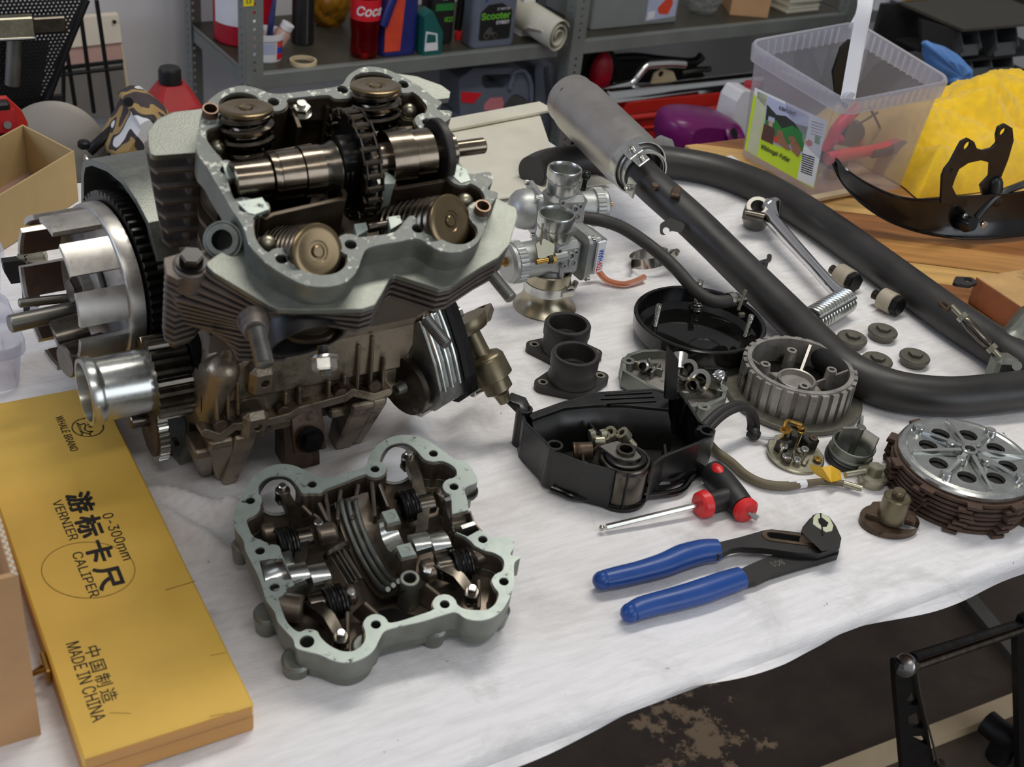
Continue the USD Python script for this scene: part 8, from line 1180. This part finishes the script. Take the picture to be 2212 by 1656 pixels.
# pale plank and dark tile against the wall
yw_ = 2.66; T_ = thing('wall_plank', 'pale planed plank with a bolt leaning on the wall behind the wire rack', 'plank', [YP(200, 200, yw_)[0], yw_, -0.85]); gA = poly(yl([Q6(*p) for p in ((560, 165), (1010, 128), (1040, 360), (560, 410))], yw_)); part(T_, 'upper_board', extr(gA, 0, 0.022, Fr((0, yw_ + 0.022, 0), XZ0)), 'plank_white'); part(T_, 'lower_board', extr(poly(yl([Q6(*p) for p in ((540, 410), (1040, 360), (1062, 520), (540, 560))], yw_ + 0.006)), 0, 0.018, Fr((0, yw_ + 0.024, 0), XZ0)), 'pinkish_cloth'); part(T_, 'dark_board', extr(poly(yl([Q6(*p) for p in ((480, 560), (1030, 520), (1110, 820), (1100, 990), (420, 990))], yw_ + 0.006)), 0, 0.018, Fr((0, yw_ + 0.024, 0), XZ0)), 'disc_grey'); part(T_, 'edge_strip', extr(poly(yl([Q6(*p) for p in ((1030, 380), (1045, 380), (1112, 810), (1085, 810))], yw_ + 0.003)), 0, 0.02, Fr((0, yw_ + 0.023, 0), XZ0)), 'tape_cream')
p = YP(*Q6(972, 183), yw_ - 0.002); part(T_, 'bolt_head', cyl(p, p + [0, -0.004, 0], 0.004, n=14), 'dark_steel'); part(T_, 'plank_leg', box([YP(200, 200, yw_)[0], yw_ + 0.012, (-0.85 + min(q[1] for q in gA.exterior.coords) - 0.2) / 2], (0.06, 0.02, 0.85 + min(q[1] for q in gA.exterior.coords) - 0.2)), 'shade_dark')
WRk = thing('wire_rack', 'black wire rack standing in front of the pale plank', 'rack', [YP(220, 200, 2.45)[0], 2.45, LC_Z])
for a, b in (((822, 0), (975, 1060)), ((690, 150), (800, 960)), ((570, 440), (640, 900)), ((480, 640), (1048, 575)), ((470, 585), (1040, 520)), ((540, 560), (540, 900))): part(WRk, 'wire', cyl(YP(*Q6(*a), 2.45), YP(*Q6(*b), 2.45 if a != (470, 585) else 2.5), 0.0042, n=10), 'black_frame')
p = YP(*Q6(975, 1060), 2.45); part(WRk, 'foot', cyl(p, [p[0], 2.45, -0.85], 0.0042, n=8), 'black_frame')
# perforated panel with bright strut
yp_ = 1.95; gP = poly(yl([Q6(*p) for p in ((-60, -60), (770, -60), (740, 10), (560, 440), (400, 880), (250, 900), (-60, 900))], yp_)); x0_, z0_, x1_, z1_ = gP.bounds; hl = []; st = 0.0062
for i in range(int((x1_ - x0_) / st)):
    for j in range(int((z1_ - z0_) / (st * 0.87))):
        q = Point(x0_ + st * (i + 0.5 * (j % 2)), z0_ + st * 0.87 * j)
        hl.append(q.buffer(0.0019, quad_segs=1))
inn = gP.buffer(-0.006); hl = [h_ for h_ in hl if inn.contains(h_)]
PN = thing('perforated_panel', 'black perforated steel panel with a bright strut at the top left', 'panel', [(x0_ + x1_) / 2, yp_, LC_Z]); part(PN, 'sheet', extr(gP.difference(unary_union(hl)), 0, 0.0015, Fr((0, yp_, 0), XZ0)), 'black_frame', smooth=False)
part(PN, 'edge_fold', tube([YP(*Q6(*p), yp_ - 0.003) for p in ((745, 0), (565, 440), (400, 880))], 0.0045, 8, 0), 'black_frame'); a, b = YP(*Q6(-40, 230), yp_ - 0.03), YP(*Q6(280, 215), yp_ - 0.03); c = YP(*Q6(560, 205), yp_ - 0.03)
part(PN, 'strut', box((a + b) / 2, (np.linalg.norm(b - a), 0.02, 0.030), rotz(0.0), 0.002), 'zinc'); part(PN, 'strut', box((b + c) / 2 + [0.0, 0.004, 0.0], (np.linalg.norm(c - b), 0.016, 0.024), bev=0.002), 'dark_steel'); part(PN, 'strut_edge', cyl(a - [0, 0.01, 0.016], b - [0, 0.01, 0.016], 0.0025, n=8), 'chrome'); part(PN, 'post', cyl(YP(*Q6(125, 290), yp_ - 0.02), YP(*Q6(105, 720), yp_ - 0.02), 0.011, n=16), 'steel_dull'); part(PN, 'backing', extr(poly(yl([Q6(*p) for p in ((-60, 340), (420, 340), (330, 880), (-60, 880))], yp_ + 0.05)), 0, 0.004, Fr((0, yp_ + 0.05, 0), XZ0)), 'shade_dark')
part(PN, 'panel_leg', box([YP(*Q6(200, 880), yp_)[0], yp_ + 0.01, (YP(*Q6(200, 880), yp_)[2] + LC_Z) / 2], (0.12, 0.01, abs(YP(*Q6(200, 880), yp_)[2] - LC_Z) + 0.01)), 'shade_dark')
T_ = thing('red_clamp', 'red metal clamp arm at the left edge above the cardboard box', 'clamp', YP(*Q6(60, 1090), 1.70)); part(T_, 'arm', hull(box(YP(*Q6(20, 860), 1.70), (0.012, 0.012, 0.01)).vertices, box(YP(*Q6(165, 1070), 1.70), (0.02, 0.012, 0.012)).vertices, box(YP(*Q6(90, 1010), 1.70), (0.03, 0.012, 0.02)).vertices), 'crate_red'); part(T_, 'body', hull(box(YP(*Q6(20, 1010), 1.69), (0.03, 0.02, 0.03)).vertices, sphere(YP(*Q6(60, 1070), 1.69), 0.014, 6).vertices), 'red_can'); part(T_, 'screw', cyl(YP(*Q6(65, 1065), 1.672), YP(*Q6(65, 1065), 1.68), 0.005, n=14), 'steel_dull'); part(T_, 'pad', box(YP(*Q6(12, 920), 1.69), (0.02, 0.02, 0.02), bev=0.003), 'black_frame'); p = YP(*Q6(40, 1080), 1.70); part(T_, 'post', cyl([p[0], 1.72, LC_Z], [p[0], 1.72, p[2]], 0.012, n=12), 'shade_dark')
# ------------------------------------------------------------------ black stand on the floor at the lower right
ys = 0.62; ST = thing('stand', 'black stand with triangular cut-outs, threaded bar and round alloy end cap on the dark floor', 'stand', [YP(1960, 1650, ys)[0], ys, -0.85]); QR = lambda x, y: (1500 + x / 3.107, 1140 + y / 3.107)
arm = poly(yl([QR(*p) for p in ((1345, 900), (1480, 900), (1500, 1000), (1620, 1640), (1640, 1900), (1420, 1900), (1395, 1560), (1350, 1040))], ys)); ho = unary_union([poly(yl([QR(*p) for p in q], ys)).buffer(0.0015) for q in (((1475, 1085), (1495, 1185), (1418, 1175)), ((1445, 1265), (1505, 1235), (1530, 1340), (1445, 1330)), ((1465, 1405), (1535, 1400), (1560, 1450)))])
part(ST, 'side_arm', extr(rnd(arm, 0.002).difference(ho), 0, 0.008, Fr((0, ys + 0.008, 0), XZ0)), 'black_frame'); a, b = YP(*QR(1450, 900), ys + 0.01), YP(*QR(2260, 640), ys + 0.10); d = (b - a) / np.linalg.norm(b - a)
part(ST, 'grip_bar', cyl(a, b, 0.0105, n=28, bev=0.002), 'black_frame'); part(ST, 'threaded_rod', thread(YP(*QR(1490, 925), ys - 0.012), YP(*QR(2260, 660), ys + 0.085), 0.0055, 0.0035), 'dark_steel'); ce = YP(*QR(1398, 925), ys - 0.002); part(ST, 'end_cap', lathe([(0, -0.003), (0.006, -0.003), (0.012, 0.0), (0.0138, 0.003), (0.0138, 0.008), (0, 0.008)], ce, d, 36), 'foot_alloy'); part(ST, 'end_screw', lathe([(0, -0.0045), (0.003, -0.0045), (0.004, -0.002)], ce, d, 16), 'steel_dull')
part(ST, 'cable', tube([YP(*QR(1485, 910), ys - 0.006), YP(*QR(1530, 1180), ys - 0.006), YP(*QR(1640, 1590), ys - 0.006)], 0.0014, 8), 'steel_dull'); part(ST, 'cable_nut', hexhead(YP(*QR(1640, 1590), ys - 0.006), (0, -0.3, 1), 0.007, 0.006), 'dark_steel'); part(ST, 'side_arm', hull(box(YP(*QR(2195, 640), ys + 0.09), (0.016, 0.012, 0.03)).vertices, box(YP(*QR(2230, 1640), ys + 0.09), (0.03, 0.012, 0.03)).vertices), 'black_frame')
f0 = YP(*QR(1520, 1800), ys); part(ST, 'foot', hull(box([f0[0], ys + 0.004, f0[2]], (0.05, 0.008, 0.01)).vertices, box([f0[0] + 0.03, ys + 0.05, -0.845], (0.08, 0.10, 0.01)).vertices), 'black_frame'); g = G(*QR(2130, 1360), -0.83); part(ST, 'rear_tube', tube([G(*QR(1960, 1300), -0.80), G(*QR(2100, 1400), -0.80), G(*QR(2300, 1430), -0.80)], 0.022, 12), 'black_frame')
part(ST, 'rear_foot', cyl(G(*QR(2100, 1400), -0.80), [G(*QR(2100, 1400), -0.80)[0], G(*QR(2100, 1400), -0.80)[1], -0.85], 0.02, n=12), 'black_frame')
